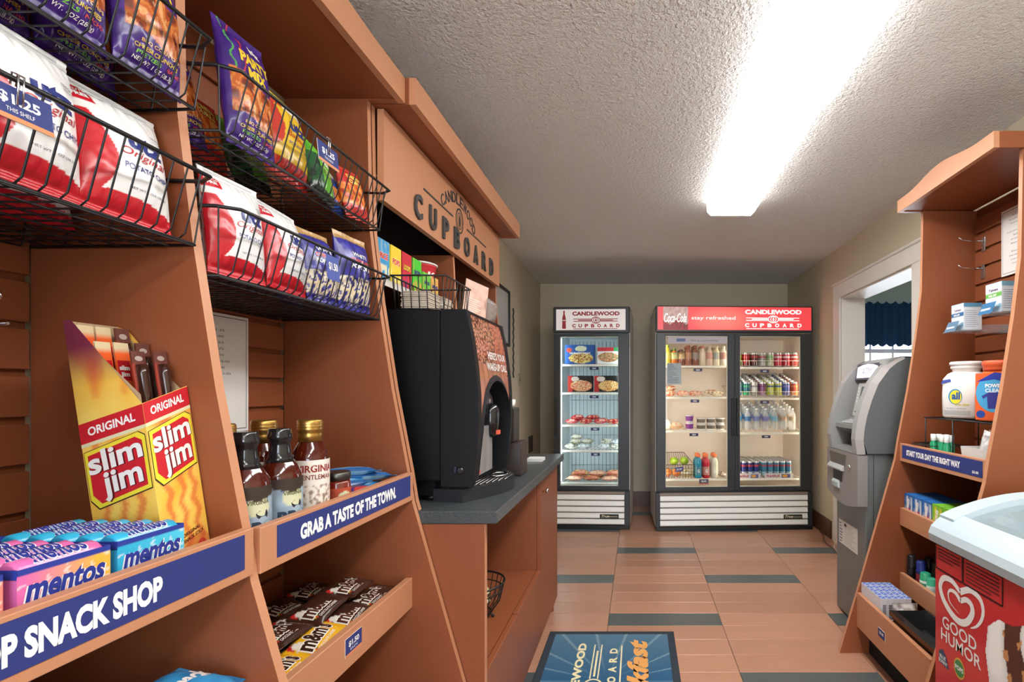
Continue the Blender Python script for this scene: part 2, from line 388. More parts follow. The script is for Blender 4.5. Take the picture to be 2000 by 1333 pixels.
# ceiling lamps
def lamp(x0, x1, y0, y1, drop, label):
    t = thing('ceiling_light', label, 'ceiling light', ((x0+x1)/2, (y0+y1)/2, ZC))
    b = MB(); b.box(x0+.03, x1-.03, y0, y1, ZC-.03, ZC, C('F0F0EE'), 'satin'); b.build('housing', t, True)
    b = MB(); pr = [(x0, ZC-.012), (x0+.004, ZC-drop+.02), (x0+.025, ZC-drop), (x1-.025, ZC-drop), (x1-.004, ZC-drop+.02), (x1, ZC-.012)]
    for i in range(5):
        p, q = pr[i], pr[i+1]; b.poly3([(p[0], y0, p[1]), (q[0], y0, q[1]), (q[0], y1, q[1]), (p[0], y1, p[1])], (1, 1, 1), 'lamp_diffuser' if i == 2 else 'lamp_side')
    for y in (y0, y1): b.poly3([(p[0], y, p[1]) for p in pr], (1, 1, 1), 'lamp_side')
    b.build('diffuser', t, True)
    return t
m = bpy.data.materials.new('lamp_diffuser'); m.use_nodes = True; q = m.node_tree.nodes['Principled BSDF']; M['lamp_diffuser'] = m
q.inputs['Emission Color'].default_value = (1.0, .985, .96, 1); q.inputs['Emission Strength'].default_value = LAMP
m = bpy.data.materials.new('lamp_side'); m.use_nodes = True; q = m.node_tree.nodes['Principled BSDF']; M['lamp_side'] = m
q.inputs['Emission Color'].default_value = (1.0, .985, .96, 1); q.inputs['Emission Strength'].default_value = LAMP*.26
lamp(.424, .719, 1.945, 3.19, .085, 'long white fluorescent ceiling light nearer the coolers, the narrower of the two')
lamp(.415, .74, .69, 1.935, .088, 'long glowing fluorescent ceiling light cut off by the top edge of the photo')
lamp(.415, .74, -.75, .5, .088, 'unseen long fluorescent ceiling light added for fill behind the camera')  # unseen lamp, put in as fill from behind
lamp(3.1, 3.4, 2.4, 3.62, .085, 'unseen ceiling light added to brighten the neighbouring room beyond the doorway')  # unseen lamp, added to brighten the side room
lamp(.415, .74, -2.4, -1.15, .088, 'second unseen ceiling light added for fill at the far end behind the camera')  # another unseen lamp added for fill

# ---------------------------------------------------------------- shelving units of cherry laminate
PROF = [(0, .64), (.39, .525), (.92, .375), (1.005, .362), (1.25, .315), (1.51, .275), (1.72, .25), (2.10, .243)]
def prof_d(z):
    for (a, da), (b2, db) in zip(PROF[:-1], PROF[1:]):
        if z <= b2: return da+(db-da)*(z-a)/(b2-a)
    return PROF[-1][1]
NAVY = C('2F3A78'); SIGNW = C('F4F4F2')
def side_panel(root, xs, s, y, z0=0.0, dmin=0.0, th=.019, name='side_panel'):
    b = MB(); pts = [(xs+s*dmin, z0)]
    pts.append((xs+s*prof_d(z0), z0))
    for z, d in PROF:
        if z > z0: pts.append((xs+s*d, z))
    pts.append((xs+s*dmin, 2.10))
    b.prism(pts, 'y', y, y+th, m='cherry', em='cherry_lit'); return b.build(name, root, True)
def bin_(root, xs, s, y0, y1, ztop, zbot, d, zfl, sign=None, tag_=None, label=None, slope=0.0):
    g = .0005
    b = MB(); b.box(xs+s*(d-.019), xs+s*d, y0+g, y1-g, zbot, ztop, m='cherry_lit', b=.0012); fr = b.build('bin_front', root, True)
    b = MB()
    pts = [(xs+s*.004, zfl+slope-.012), (xs+s*(d-.0195), zfl-.012), (xs+s*(d-.0195), zfl), (xs+s*.004, zfl+slope)]
    b.prism(pts, 'y', y0+g, y1-g, m='cherry'); b.build('bin_floor', root, True)
    if sign:
        a0, a1, st, cx, w, h = sign[:6]
        e = 0.0012; x = xs+s*d
        z0, z1 = zbot+(ztop-zbot)*.2, ztop-(ztop-zbot)*.08
        b = MB(); b.box(x, x+s*e, a0, a1, z0, z1, NAVY, 'paper'); sg = b.build('sign_board', root, True)
        mp = fmap((x+s*e, 0, 0), (0, s, 0), (0, 0, 1)); bt = MB()
        bt.text(mp, st, s*cx, (z0+z1)/2-.001, w, h, SIGNW, bold=.05)
        for q in sign[6:]: bt.text(mp, q[0], s*q[1], q[2], q[3], q[4], SIGNW, bold=.03)
        bt.build('lettering', sg, True)['label'] = 'white lettering on the navy sign'
    return fr
def price_tag(root, o, ex, ey, st, W=.05, Hh=.034, sub='', stripe=True):
    o, ex, ey = Vector(o), Vector(ex), Vector(ey); n = ex.cross(ey)
    b = MB(); mp = fmap(o, ex, ey, W, Hh, .001)
    b.poly3([mp(0,0,1), mp(1,0,1), mp(1,1,1), mp(0,1,1)], NAVY, 'paper'); b.poly3([mp(0,0,0), mp(0,1,0), mp(1,1,0), mp(1,0,0)], WHT, 'paper')
    for q in (((0,0),(1,0)), ((1,0),(1,1)), ((1,1),(0,1)), ((0,1),(0,0))): b.poly3([mp(*q[0],0), mp(*q[1],0), mp(*q[1],1), mp(*q[0],1)], WHT, 'paper')
    if stripe: b.rect(mp, 0, 0, 1, .14, C('D58A5C'), k=1.3)
    b.text(mp, st, .5, .6, .62, .34, SIGNW, bold=.03, k=1.4)
    if sub: b.text(mp, sub, .5, .3, .42, .12, SIGNW, k=1.4)
    return b.build('price_tag', root, True)
slat_mesh = {}
def slats(root, xs, s, y0, y1, z0, z1, pitch=.0803, off=1.438):
    b = MB(); b.box(xs-s*.016, xs-s*.010, y0, y1, z0, z1, m='dark_wood'); b.build('back_panel', root, True)
    L = round(y1-y0, 4); sm = MB(); sm.box(-.010, 0, 0.001, L-.001, .006, pitch-.006, m='cherry', b=.0015); o = None
    k = math.floor((z0-off)/pitch); z = off+k*pitch
    if z < z0: z += pitch
    while z+pitch <= z1+.01:
        if o is None: o = sm.build('slat', root)
        else: o = o.copy(); COL.objects.link(o)
        o.location = Vector((xs if s > 0 else xs+.010, y0, z))-root.location; z += pitch
XS = -1.035
def crown(root, xs, s, y0, y1, d, z0, z1, arch=.028, th=.02, panel=True):
    b = MB(); n = 24; pts = [(y0, z0), (y1, z0)]
    for i in range(n+1):
        t = 1-i/n; a = 0
        if .12 < t < .88: a = arch*.5*(1-math.cos(2*PI*(t-.12)/.76))
        pts.append((y0+(y1-y0)*t, z1+a))
    b.prism(pts, 'x', xs+s*(d-th), xs+s*d, m='cherry_lit'); b.build('crown_front', root, True)
    for (a, c2) in ((y0, y0+.019), (y1-.019, y1)):
        b = MB(); b.box(xs, xs+s*(d-th), a, c2, z0, z1, m='cherry'); b.build('crown_end', root, True)
    b = MB(); b.box(xs, xs+s*(d-th), y0+.019, y1-.019, z0+.004, z0+.02, m='cherry'); b.build('top_panel', root, True)

# left unit, two bays
PY = (.232, .8877, 1.524)
LU = thing('shelving_unit', 'tall cherry wood snack shelving unit with two slatted bays along the left wall', 'shelving unit', (XS, .9, 0))
for y in PY: side_panel(LU, XS, 1, y)
for a, c2 in ((PY[0]+.019, PY[1]), (PY[1]+.019, PY[2])):
    slats(LU, XS, 1, a, c2, .1, 2.10)
    bin_(LU, XS, 1, a, c2, .70, .613, .376, .632, slope=.0)
    bin_(LU, XS, 1, a, c2, .385, .30, .50, .32)
bin_(LU, XS, 1, PY[0]+.019, PY[1], 1.014, .934, .381, .952, (.30, .865, 'STOP SNACK SHOP', .599, .232, .034))
bin_(LU, XS, 1, PY[1]+.019, PY[2], 1.008, .927, .378, .947, (.948, 1.503, 'GRAB A TASTE OF THE TOWN.', 1.212, .40, .031))
crown(LU, XS, 1, .22, 1.5448, .345, 2.10, 2.175)
price_tag(LU, (XS+.376, 1.172, .642), (0, 1, 0), (0, 0, 1), '$1.50', .07, .042, 'EACH')
b = MB(); mp = fmap((XS+.0012, 1.13, 1.142), (0, 1, 0), (0, 0, 1), .252, .297)
b.rect(mp, 0, 0, 1, 1, C('E8E8E6'), k=0)
for q in (((.03,.025),(.97,.025)), ((.97,.025),(.97,.975)), ((.97,.975),(.03,.975)), ((.03,.975),(.03,.025))): b.line(mp, q, .006, C('303030'), k=1)
for i, st in enumerate(['Snacks $1.25', 'Sodas $2.00', 'Juice $1.25', 'Water $1.75', 'Candy $1.50', 'Frozen Meals $5.00', 'Coffee $1.00', 'Energy Drinks $3.00', 'Bars $1.25']):
    b.text(mp, st, .5, .86-.052*i, .022*len(st)+.1, .022, C('404040'))
price_sheet_l = tag(b.build('price_sheet'), 'white typed price sheet on the slats above the barbecue sauce bottles', 'sign', 'price sheets')

# coffee hutch (upper and lower cabinet, one unit)
HX = XS
y0c, y1c = 1.55, 2.90
HU = thing('coffee_hutch', 'cherry wood coffee cupboard with lettered fascia board and open cabinet below', 'cabinet', (HX, 2.2, 0))
side_panel(HU, HX, 1, y0c, .8895); side_panel(HU, HX, 1, y1c-.019, .8895)
b = MB(); b.box(HX-.012, HX-.004, y0c, y1c, .89, 2.1, m='matte', c=C('2A2A2C')); b.build('back_panel', HU, True)
b = MB(); b.box(HX+.25, HX+.27, y0c+.0195, y1c-.0195, 1.822, 2.098, m='cherry_lit'); fas = b.build('fascia_board', HU, True)
mp = fmap((HX+.27, 0, 0), (0, 1, 0), (0, 0, 1), eps=.001); LC = C('3A3A38'); xf = HX+.27
# raised letters
b = MB()
def solid(b, st, cx, cz, w, h, dp, bold=.0, rot=0, arc=None):
    vs, fs = txt(st, bold, 0)
    co, si = math.cos(rot), math.sin(rot)
    def tr(p):
        x, y = (p[0]-.5)*w, (p[1]-.5)*h
        return cx+x*co-y*si, cz+x*si+y*co
    A = [b.V((xf+.0005, *tr(p))) for p in vs]; B = [b.V((xf+dp, *tr(p))) for p in vs]; ec = {}
    for f in fs:
        b.F([B[i] for i in f], LC, 'satin')
        for i in range(3):
            e = (f[i], f[(i+1) % 3]); k = tuple(sorted(e)); ec[k] = None if k in ec else e
    for e in ec.values():
        if e: b.F([A[e[0]], A[e[1]], B[e[1]], B[e[0]]], LC, 'satin')
for i, ch in enumerate('CUPBOARD'):
    b = MB(); solid(b, ch, 1.808+i*.1285, 1.888, .062 if ch not in 'O' else .068, .086, .008, bold=.03)
    b.build('raised_letter', fas, True)['label'] = 'raised dark grey capital letter '+ch
b = MB()
word = 'CANDLEWOOD'; cy_, rr = 2.235, .30
for i, ch in enumerate(word):
    a = (i-4.5)*.155; solid(b, ch, cy_+rr*1.0*math.sin(a), 1.785+rr*math.cos(a)*.92, .040, .044, .002, bold=.012, rot=-a)
for (ya, yb) in ((1.86, 2.15), (2.33, 2.62)): b.box(xf+.0005, xf+.003, ya, yb, 1.966, 1.972, LC, 'satin')
for r1, r2, n in ((.054, .047, 28), (.036, .032, 28)):
    for i in range(n):
        a, c2 = 2*PI*i/n, 2*PI*(i+1)/n
        b.poly3([(xf+.002, cy_+r*math.cos(t)*.85, 1.975+r*math.sin(t)) for r, t in ((r1, a), (r1, c2), (r2, c2), (r2, a))], LC, 'satin')
b.poly3([(xf+.002, cy_+x, 1.975+z) for x, z in ((0, -.028), (.011, -.012), (.012, .005), (0, .03), (-.012, .005), (-.011, -.012))], LC, 'satin')
b.build('emblem', fas, True)
crown(HU, HX, 1, y0c, y1c+.015, .375, 2.10, 2.18, arch=0)
b = MB(); b.box(HX, HX+.235, y0c+.0195, 2.21, 1.582, 1.60, m='cherry'); b.box(HX+.235, HX+.238, y0c+.0195, 2.21, 1.580, 1.601, m='trim_paint'); b.build('shelf', HU, True)
b = MB(); pts = [(HX, 1.20), (HX+.30, 1.20), (HX+.262, 1.6), (HX+.25, 1.822), (HX, 1.822)]
b.prism(pts, 'y', 2.21, 2.229, m='cherry', em='cherry_lit'); b.build('divider', HU, True)
# lower cabinet
CF = -.455
b = MB(); b.box(HX, CF, y0c, y0c+.019, .0, .849, m='cherry'); b.box(CF-.0, CF+.0015, y0c, y0c+.019, 0, .849, m='cherry_lit'); b.build('cabinet_side', HU, True)
b = MB(); b.box(HX, CF-.02, 2.93, 2.949, 0, .849, m='cherry'); b.build('cabinet_side', HU, True)
b = MB(); b.box(HX, CF-.02, 2.45, 2.469, .4, .849, m='cherry'); b.build('niche_side', HU, True)
b = MB(); b.box(HX, HX+.01, y0c+.02, 2.93, .1, .849, m='cherry'); b.build('back_board', HU, True)
b = MB(); b.box(HX+.01, CF-.021, y0c+.0195, 2.93, .384, .400, m='cherry'); b.build('niche_floor', HU, True)
def door(y0, y1, z0, z1, knob=None, label=None):
    b = MB(); b.box(CF-.0195, CF, y0, y1, z0, z1, m='cherry', b=.0015); d = b.build('door', HU, True)
    if knob:
        k = MB(); k.T = Matrix.Translation((CF, knob[0], knob[1])) @ Matrix.Rotation(PI/2, 4, 'Y')
        k.lathe([(.0055, 0), (.005, .012), (.013, .018), (.014, .024), (.009, .029), (.001, .030)], m='chrome', c=C('D8D8D8')); k.T = None
        k.build('knob', d, True)['label'] = 'round chrome knob'
    return d
door(y0c+.022, 1.973, .08, .398); door(1.977, 2.448, .08, .402); door(2.452, 2.949, .08, .846, (2.50, .765))
b = MB(); b.box(HX, CF-.06, y0c+.02, 2.93, 0, .08, m='dark_wood'); b.build('toe_kick', HU, True)
b = MB(); b.box(HX+.003, -.418, y0c-.004, 2.955, .850, .888, m='laminate', b=.003)
tag(b.build('countertop'), 'dark grey laminate countertop under the coffee machine', 'countertop')

# right unit
XR2, RY0, RY1 = 1.60, 1.83, 2.488
RU = thing('shelving_unit', 'cherry wood toiletries shelving unit with arched crown against the right wall', 'shelving unit', (XR2, 2.15, 0))
side_panel(RU, XR2, -1, RY0, dmin=-.02); side_panel(RU, XR2, -1, RY1-.019, dmin=-.02)
slats(RU, XR2, -1, RY0+.019, RY1-.019, .1, 2.10, off=1.7405)
ra, rb = RY0+.019, RY1-.019
bin_(RU, XR2, -1, ra, rb, .998, .914, .355, .935, (1.876, 2.445, 'START YOUR DAY THE RIGHT WAY', 2.205, .40, .026, ('$3.00', 1.915, .945, .036, .011)))
bin_(RU, XR2, -1, ra, rb, .693, .61, .355, .632)
bin_(RU, XR2, -1, ra, rb, .385, .30, .355, .32)
bin_(RU, XR2, -1, ra-.0, rb, .29, .13, .56, .15)
crown(RU, XR2, -1, RY0-.008, RY1+.010, .352, 2.10, 2.158, arch=.03)
b = MB(); b.box(1.10, 1.12, ra, rb, 0, .13, C('2A2C2C'), 'matte'); b.build('toe_kick', RU, True)
price_tag(RU, (XR2-.355, 2.105, .637), (0, -1, 0), (0, 0, 1), '$1.25', .05, .036)
price_tag(RU, (XR2-.355, 2.02, .33), (0, -1, 0), (0, 0, 1), '$2.50', .05, .036)
price_tag(RU, (XR2-.56, 2.245, .185), (0, -1, 0), (0, 0, 1), '$5.00', .06, .042)
price_tag(RU, (XR2-.002, 1.99, 1.735), (0, -1, 0), (0, 0, 1), '$3', .06, .05)
b = MB(); mp = fmap((XR2-.0012, 2.285, 1.745), (0, -1, 0), (0, 0, 1), .22, .285)
b.rect(mp, 0, 0, 1, 1, C('EDEBE8'), k=0)
for q in (((.04,.035),(.96,.035)), ((.96,.035),(.96,.965)), ((.96,.965),(.04,.965)), ((.04,.965),(.04,.035))): b.line(mp, q, .007, C('505050'), k=1)
for i, st in enumerate(['Advil $1.25', 'Toothpaste $2.50', 'Shampoo $2.00', '', 'Laundry Soap $2.00', 'Softener', 'Dryer Sheets', 'Bleach $2.00', '', 'Razor $1.50', 'Deodorant $3.00', 'Lotion $2.00', 'Comb $1.00']):
    if st: b.text(mp, st, .5, .88-.06*i, .03*len(st)+.1, .026, C('606060'))
tag(b.build('price_sheet'), 'white typed price sheet on the slats at the upper right', 'sign', 'price sheets')

# ---------------------------------------------------------------- fridges
FR = {}
def fridge(key, name, label, cx, yf, th, W, depth, doors, glassx, shelves, incol, zg=(.385, 1.735), grille_c='F1F2EA'):
    root = thing(name, label, 'fridge', (cx, yf, 0), (0, 0, th))
    hw = W/2; FR[key] = (root, Matrix.LocRotScale(Vector((cx, yf, 0)), Euler((0, 0, th)), None))
    SH = C('D9D6CE'); BK = C('303335'); t = .045
    # cabinet shell (hollow)
    b = MB()
    b.box(-hw, -hw+t, .045, depth, .02, 1.99, SH); b.box(hw-t, hw, .045, depth, .02, 1.99, SH)
    b.box(-hw+t, hw-t, depth-t, depth, .02, 1.99, SH); b.box(-hw+t, hw-t, .045, depth-t, 1.77, 1.99, SH); b.box(-hw+t, hw-t, .045, depth-t, .02, .34, SH)
    b.build('cabinet', root)
    b = MB(); e = .003; x0, x1, ya, yb, za, zb = -hw+t+e, hw-t-e, .06, depth-t-e, .345, 1.765
    I = C(incol)
    b.poly3([(x0, yb, za), (x1, yb, za), (x1, yb, zb), (x0, yb, zb)], I); b.poly3([(x0, ya, za), (x0, yb, za), (x0, yb, zb), (x0, ya, zb)], I)
    b.poly3([(x1, ya, za), (x1, yb, za), (x1, yb, zb), (x1, ya, zb)], I); b.poly3([(x0, ya, za), (x1, ya, za), (x1, yb, za), (x0, yb, za)], I)
    b.poly3([(x0, ya, zb), (x1, ya, zb), (x1, yb, zb), (x0, yb, zb)], I)
    b.build('interior_liner', root)
    # header box
    b = MB(); b.box(-hw, hw, -.005, .0449, 1.765, 2.0, BK, 'satin', b=.006); b.box(-hw, hw, .0449, .30, 1.9905, 2.0, BK, 'satin')
    b.build('header_frame', root)
    # doors
    for (a, c2), (ga, gb) in zip(doors, glassx):
        z0, z1 = .352, 1.758; d = MB()
        d.box(a, ga, .0, .044, z0, z1, BK, 'satin', b=.004); d.box(gb, c2, .0, .044, z0, z1, BK, 'satin', b=.004)
        d.box(ga-.003, gb+.003, .0005, .0435, z0, zg[0], BK, 'satin', b=.003); d.box(ga-.003, gb+.003, .0005, .0435, zg[1], z1, BK, 'satin', b=.003)
        dr = d.build('door', root)
        d = MB(); d.box(ga, gb, .018, .022, zg[0], zg[1], m='glass'); d.build('glass_pane', dr)
        d = MB(); q = .006
        for bx in ((ga, ga+q, zg[0], zg[1]), (gb-q, gb, zg[0], zg[1]), (ga, gb, zg[0], zg[0]+q), (ga, gb, zg[1]-q, zg[1])): d.box(bx[0], bx[1], .0225, .034, bx[2], bx[3], C('E8E2D4'))
        d.build('gasket', dr)
        hx = (c2-.02) if (len(doors) == 2 and a < 0) else a+.02
        d = MB(); d.box(hx-.012, hx+.012, -.024, -.0005, .84, 1.18, C('1A1A1C'), 'satin', b=.005); d.build('handle', dr)
    # grille
    b = MB(); b.box(-hw, hw, .03, .0445, .02, .345, BK, 'satin'); b.box(-hw, -hw+.035, -.004, .03, .03, .338, BK, 'satin', b=.003); b.box(hw-.045, hw, -.004, .03, .03, .338, BK, 'satin', b=.003)
    b.box(-hw, hw, -.01, .03, .0, .036, C('1B1D1E'), 'satin', b=.004); b.box(-hw+.03, hw-.04, -.002, .03, .315, .336, C('8E7F74'), 'satin'); b.build('grille_frame', root)
    lz = (.314-.04)/5
    for i in range(5):
        z = .040+i*lz; d = MB(); d.prism([(-.006, z+.004), (-.012, z+.012), (-.004, z+lz-.006), (.004, z+lz-.004), (.006, z+.004)], 'x', -hw+.037, hw-.047, C(grille_c), 'satin'); lv = d.build('louver', root)
        if i == 1:
            d = MB(); mp = fmap((hw-.047-.22, -.0125, z+.006), (1, 0, 0), (0, .12, 1), .17, .036, .001)
            d.rect(mp, 0, 0, 1, 1, C('3A3A30')); d.text(mp, 'True', .3, .5, .42, .6, C('E8E0C0'), bold=.02, shear=.4, k=2); d.line(mp, [(.52,.4),(.95,.4)], .12, C('C8C0A0'), k=2); d.build('nameplate', lv)
    # shelves
    for sh in shelves:
        xa, xb, z, rise, tx = sh; d = MB(); n = max(6, int((xb-xa)/.035))
        WC = C('F1EBDD')
        d.box(xa, xb, .085, .093, z-.018, z, WC, 'satin', b=.002)
        for i in range(n+1):
            x = xa+.004+(xb-xa-.008)*i/n; d.tube([(x, .09, z-.003), (x, .58, z-.003+rise)], .002, WC, n=4)
        for y in (.3, .57): d.tube([(xa, y, z-.006+rise*(y-.09)/.49), (xb, y, z-.006+rise*(y-.09)/.49)], .003, WC, n=4)
        s_ = d.build('shelf', root)
        if tx is not None:
            d = MB(); mp = fmap((tx-.04, .0842, z-.052), (1, 0, .0), (0, 0, 1), .08, .026, .0008)
            d.rect(mp, 0, 0, 1, 1, C('3A3F63'), k=0); d.rect(mp, .3, .25, .72, .75, C('C9CBD8'), k=1); d.build('price_tag', s_)
    # strip lamps standing at the front corners inside
    d = MB(); xs_ = [-hw+t+.012, hw-t-.012] + ([0.0] if len(doors) == 2 else [])
    for x in xs_: d.box(x-.006, x+.006, .062, .072, .42, 1.72, (1, 1, 1), 'fridge_lamp_'+key)
    d.build('strip_lamp', root)
    return root
for key, c in (('double', (1.0, .80, .58)), ('single', (.80, .95, 1.0))):
    m = bpy.data.materials.new('fridge_lamp_'+key); m.use_nodes = True; q = m.node_tree.nodes['Principled BSDF']; M['fridge_lamp_'+key] = m
    q.inputs['Emission Color'].default_value = (*c, 1); q.inputs['Emission Strength'].default_value = FRIDGE_LAMP*(1.0 if key == 'double' else .85)
DX = lambda px: (px-1435.5)/219.0
two = fridge('double', 'drinks_cooler', 'wide black and white drinks cooler with two glass doors and red header', .868, 4.64, R(2.6), 1.41, .72,
    [(-.700, -.0008), (.0008, .700)], [(DX(1300), DX(1422)), (DX(1446), DX(1567))],
    [(-.64, -.03, 1.472, 0, DX(1366)), (-.64, -.03, 1.19, 0, DX(1360)), (-.64, -.03, .885, 0, DX(1358)), (-.64, -.03, .445, 0, None),
     (.0, .64, 1.462, .03, DX(1500)), (.0, .64, 1.18, .12, DX(1500)), (.0, .64, .865, .11, DX(1503)), (.0, .64, .445, 0, None)], 'F0E4D6')
SX_ = lambda px: (px-1155)/217.0
one = fridge('single', 'freezer_cooler', 'narrow black upright freezer with one glass door left of the drinks cooler', -.415, 4.68, R(-2.6), .69, .62,
    [(-.34, .34)], [(SX_(1093), SX_(1208))],
    [(-.29, .29, z, 0, tx) for z, tx in ((1.488, SX_(1158)), (1.228, SX_(1158)), (.932, SX_(1160)), (.700, SX_(1161)), (.405, None))], 'D6E2E4')
# wire grid standing at the back of the narrow one
b = MB()
for i in range(15): b.tube([(-.27+i*.0386, .55, .36), (-.27+i*.0386, .55, 1.74)], .0025, C('8FA0A4'), n=4)
for z in (1.35, 1.15, .80, .5): b.tube([(-.28, .547, z), (.28, .547, z)], .0025, C('8FA0A4'), n=4)
b.build('wire_grid', one)
# headers
b = MB(); mp = fmap((DX(1284.5), -.006, 1.786), (1, 0, 0), (0, 0, 1), DX(1587)-DX(1284.5), .205, .001)
RED = C('E0484C')
def red_glow(u, v): return mix(C('DE4348'), C('F0766A'), max(0, 1-((u-.42)/.22)**2-((v-.45)/.7)**2))  # backlight glow put into the red, paler left of the middle
b.field(mp, 40, 8, red_glow, 'glow', k=0)
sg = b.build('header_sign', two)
def cw_logo(b, mp, u0, u1, c, m, k=2, bold=.05, sp_=' '):
    w_ = u1-u0; cu = (u0+u1)/2
    b.text(mp, 'CANDLEWOOD', cu, .79, w_, .2, c, m, k, bold)
    word = 'CUPBOARD'
    for i, ch in enumerate(word): b.text(mp, ch, u0+w_*(.035+.93*i/7), .21, w_*.075, .17, c, m, k, bold)
    for v in (.53, .42):
        b.line(mp, [(u0+.02*w_, v), (cu-.1*w_, v)], .035, c, m, k); b.line(mp, [(cu+.1*w_, v), (u1-.04*w_, v)], .035, c, m, k)
    b.line(mp, [(u0+.12*w_, .475), (cu-.08*w_, .475)], .045, c, m, k); b.line(mp, [(cu+.08*w_, .475), (u1-.14*w_, .475)], .045, c, m, k)
    b.line(mp, [(u0+.02*w_, .06), (u1-.04*w_, .06)], .03, c, m, k)
    n = 20
    for rx, ry, wd in ((.1, .17, .018), (.055, .13, .014)):
        for i in range(n):
            a, d = 2*PI*i/n, 2*PI*(i+1)/n
            b.poly(mp, [(cu+w_*rx*math.cos(a), .475+ry*math.sin(a)), (cu+w_*rx*math.cos(d), .475+ry*math.sin(d)), (cu+w_*(rx-wd)*math.cos(d), .475+(ry-wd*2)*math.sin(d)), (cu+w_*(rx-wd)*math.cos(a), .475+(ry-wd*2)*math.sin(a))], c, m, k)
    b.poly(mp, [(cu, .38), (cu+w_*.02, .46), (cu, .58), (cu-w_*.02, .46)], c, m, k)
b = MB(); cw_logo(b, mp, .565, .935, WHT, 'glow'); b.build('logo', sg); b = MB(); b.text(mp, 'stay refreshed', .36, .5, .285, .2, WHT, 'glow', 2, .005)
b.build('lettering', sg); b = MB()
def cokef(u, v):
    if v > .35+.1*math.sin(u*60): return mix(C('C9A49C'), C('7C6860'), .5+.5*noise.noise(Vector((u*60, v*6, 3))))
    return mix(C('A01820'), C('300A0C'), .5+.7*noise.noise(Vector((u*90, v*9, 1))))
p_ = MB(); p_.field(mp, 14, 16, cokef, 'glow', 1, .035, .195, .01, .99); p_.build('bottle_picture', sg)
b.text(mp, 'Coca-Cola', .113, .52, .145, .40, WHT, 'glow', 2, .015, .35)
b.build('lettering', sg)
b = MB(); mp = fmap((SX_(1086), -.006, 1.79), (1, 0, 0), (0, 0, 1), SX_(1222)-SX_(1086), .188, .001)
b.rect(mp, 0, 0, 1, 1, C('D6CFCB'), 'dim_glow', 0); sg = b.build('header_sign', one)
b = MB(); RD = C('A82A36'); cw_logo(b, mp, .235, .915, RD, 'satin')
b.build('logo', sg); b = MB()
for s_ in (0,):
    pts = [(0, 0), (.7, 0), (.78, .1), (.68, .3), (.78, .48), (.62, .66), (.3, .8), (.3, 1), (0, 1)]
    full = [(.115+.036*x, .07+.86*y) for x, y in pts]+[(.115-.036*x, .07+.86*y) for x, y in reversed(pts)]
    for i in range(len(pts)-2):
        (xa, ya), (xb, yb) = pts[1:][i], pts[1:][i+1] if i+1 < len(pts)-1 else pts[-1]
        b.poly(mp, [(.115-.036*xa, .07+.86*ya), (.115+.036*xa, .07+.86*ya), (.115+.036*xb, .07+.86*yb), (.115-.036*xb, .07+.86*yb)], RD, 'satin', 2)
b.rect(mp, .09, .44, .14, .5, C('E0C8C8'), 'satin', 3)
b.build('bottle_emblem', sg)

# ---------------------------------------------------------------- cash machine
AT = thing('cash_machine', 'grey standalone cash machine with arched hood beside the white doorway', 'cash machine', (1.35, 2.81, 0))
GR = C('8E8E8C'); GL = C('9EA09F'); GD = C('66686A')
b = MB(); b.box(1.15, 1.60, 2.62, 3.0, 0.012, .925, C('6E7272'), 'plastic', b=.004); b.box(1.17, 1.58, 2.64, 2.98, 0, .012, BLK, 'matte'); 
b.box(1.188, 1.191, 2.6195, 2.621, .03, .92, C('2A2C2C'), 'matte'); b.build('base_cabinet', AT, True)
Fp = [(1.104, .925), (1.094, 1.0), (1.10, 1.06), (1.112, 1.12), (1.136, 1.20), (1.172, 1.29), (1.225, 1.362), (1.262, 1.392), (1.30, 1.412), (1.33, 1.42)]
def offp(F, d):
    out = []
    for i, p in enumerate(F):
        a = F[max(0, i-1)]; c2 = F[min(len(F)-1, i+1)]; tx, tz = c2[0]-a[0], c2[1]-a[1]; L = math.hypot(tx, tz)
        out.append((p[0]+tz/L*d, p[1]-tx/L*d))
    return out
for (a, c2, side) in ((2.60, 2.665, 0), (2.945, 3.02, 1)):
    b = MB(); In = offp(Fp, .11); n = len(Fp)
    ch = offp(Fp, .016)
    yo, yi = (a, c2) if side == 0 else (c2, a); yc = yo+(.016 if side == 0 else -.016)
    for i in range(n-1):
        p, q = Fp[i], Fp[i+1]; cp, cq = ch[i], ch[i+1]; ip, iq = In[i], In[i+1]
        b.poly3([(p[0], yi, p[1]), (q[0], yi, q[1]), (q[0], yc, q[1]), (p[0], yc, p[1])], GL, 'plastic')
        b.poly3([(p[0], yc, p[1]), (q[0], yc, q[1]), (cq[0]+.02, yo, cq[1]), (cp[0]+.02, yo, cp[1])], C('9A9490'), 'plastic')
        b.poly3([(p[0], yi, p[1]), (q[0], yi, q[1]), (iq[0], yi, iq[1]), (ip[0], yi, ip[1])], GR, 'plastic')
    b.build('hood_cheek', AT, True)
    b = MB(); S = [(x+.036, z-.006) for x, z in Fp]; S[-1] = (1.34, 1.412); poly = [(1.15, .93)]+S[1:]+[(1.60, 1.412), (1.60, .93)]
    b.prism(poly, 'y', yo, yo+(.01 if side == 0 else -.01), C('5E6262'), 'plastic'); b.build('side_panel', AT, True)
b = MB(); b.strip([(1.60, .935), (1.60, 1.412), (1.33, 1.42), (1.30, 1.412), (1.262, 1.392), (1.25, 1.383)], 'y', 2.61, 3.01, GL, 'plastic', True); b.build('hood_top', AT, True)
Cp = [(1.25, 1.385), (1.235, 1.31), (1.252, 1.300), (1.232, 1.21), (1.206, 1.10), (1.196, 1.088), (1.125, 1.066), (1.122, 1.045), (1.21, 1.0), (1.235, .96), (1.11, .937), (1.104, .925), (1.15, .925)]
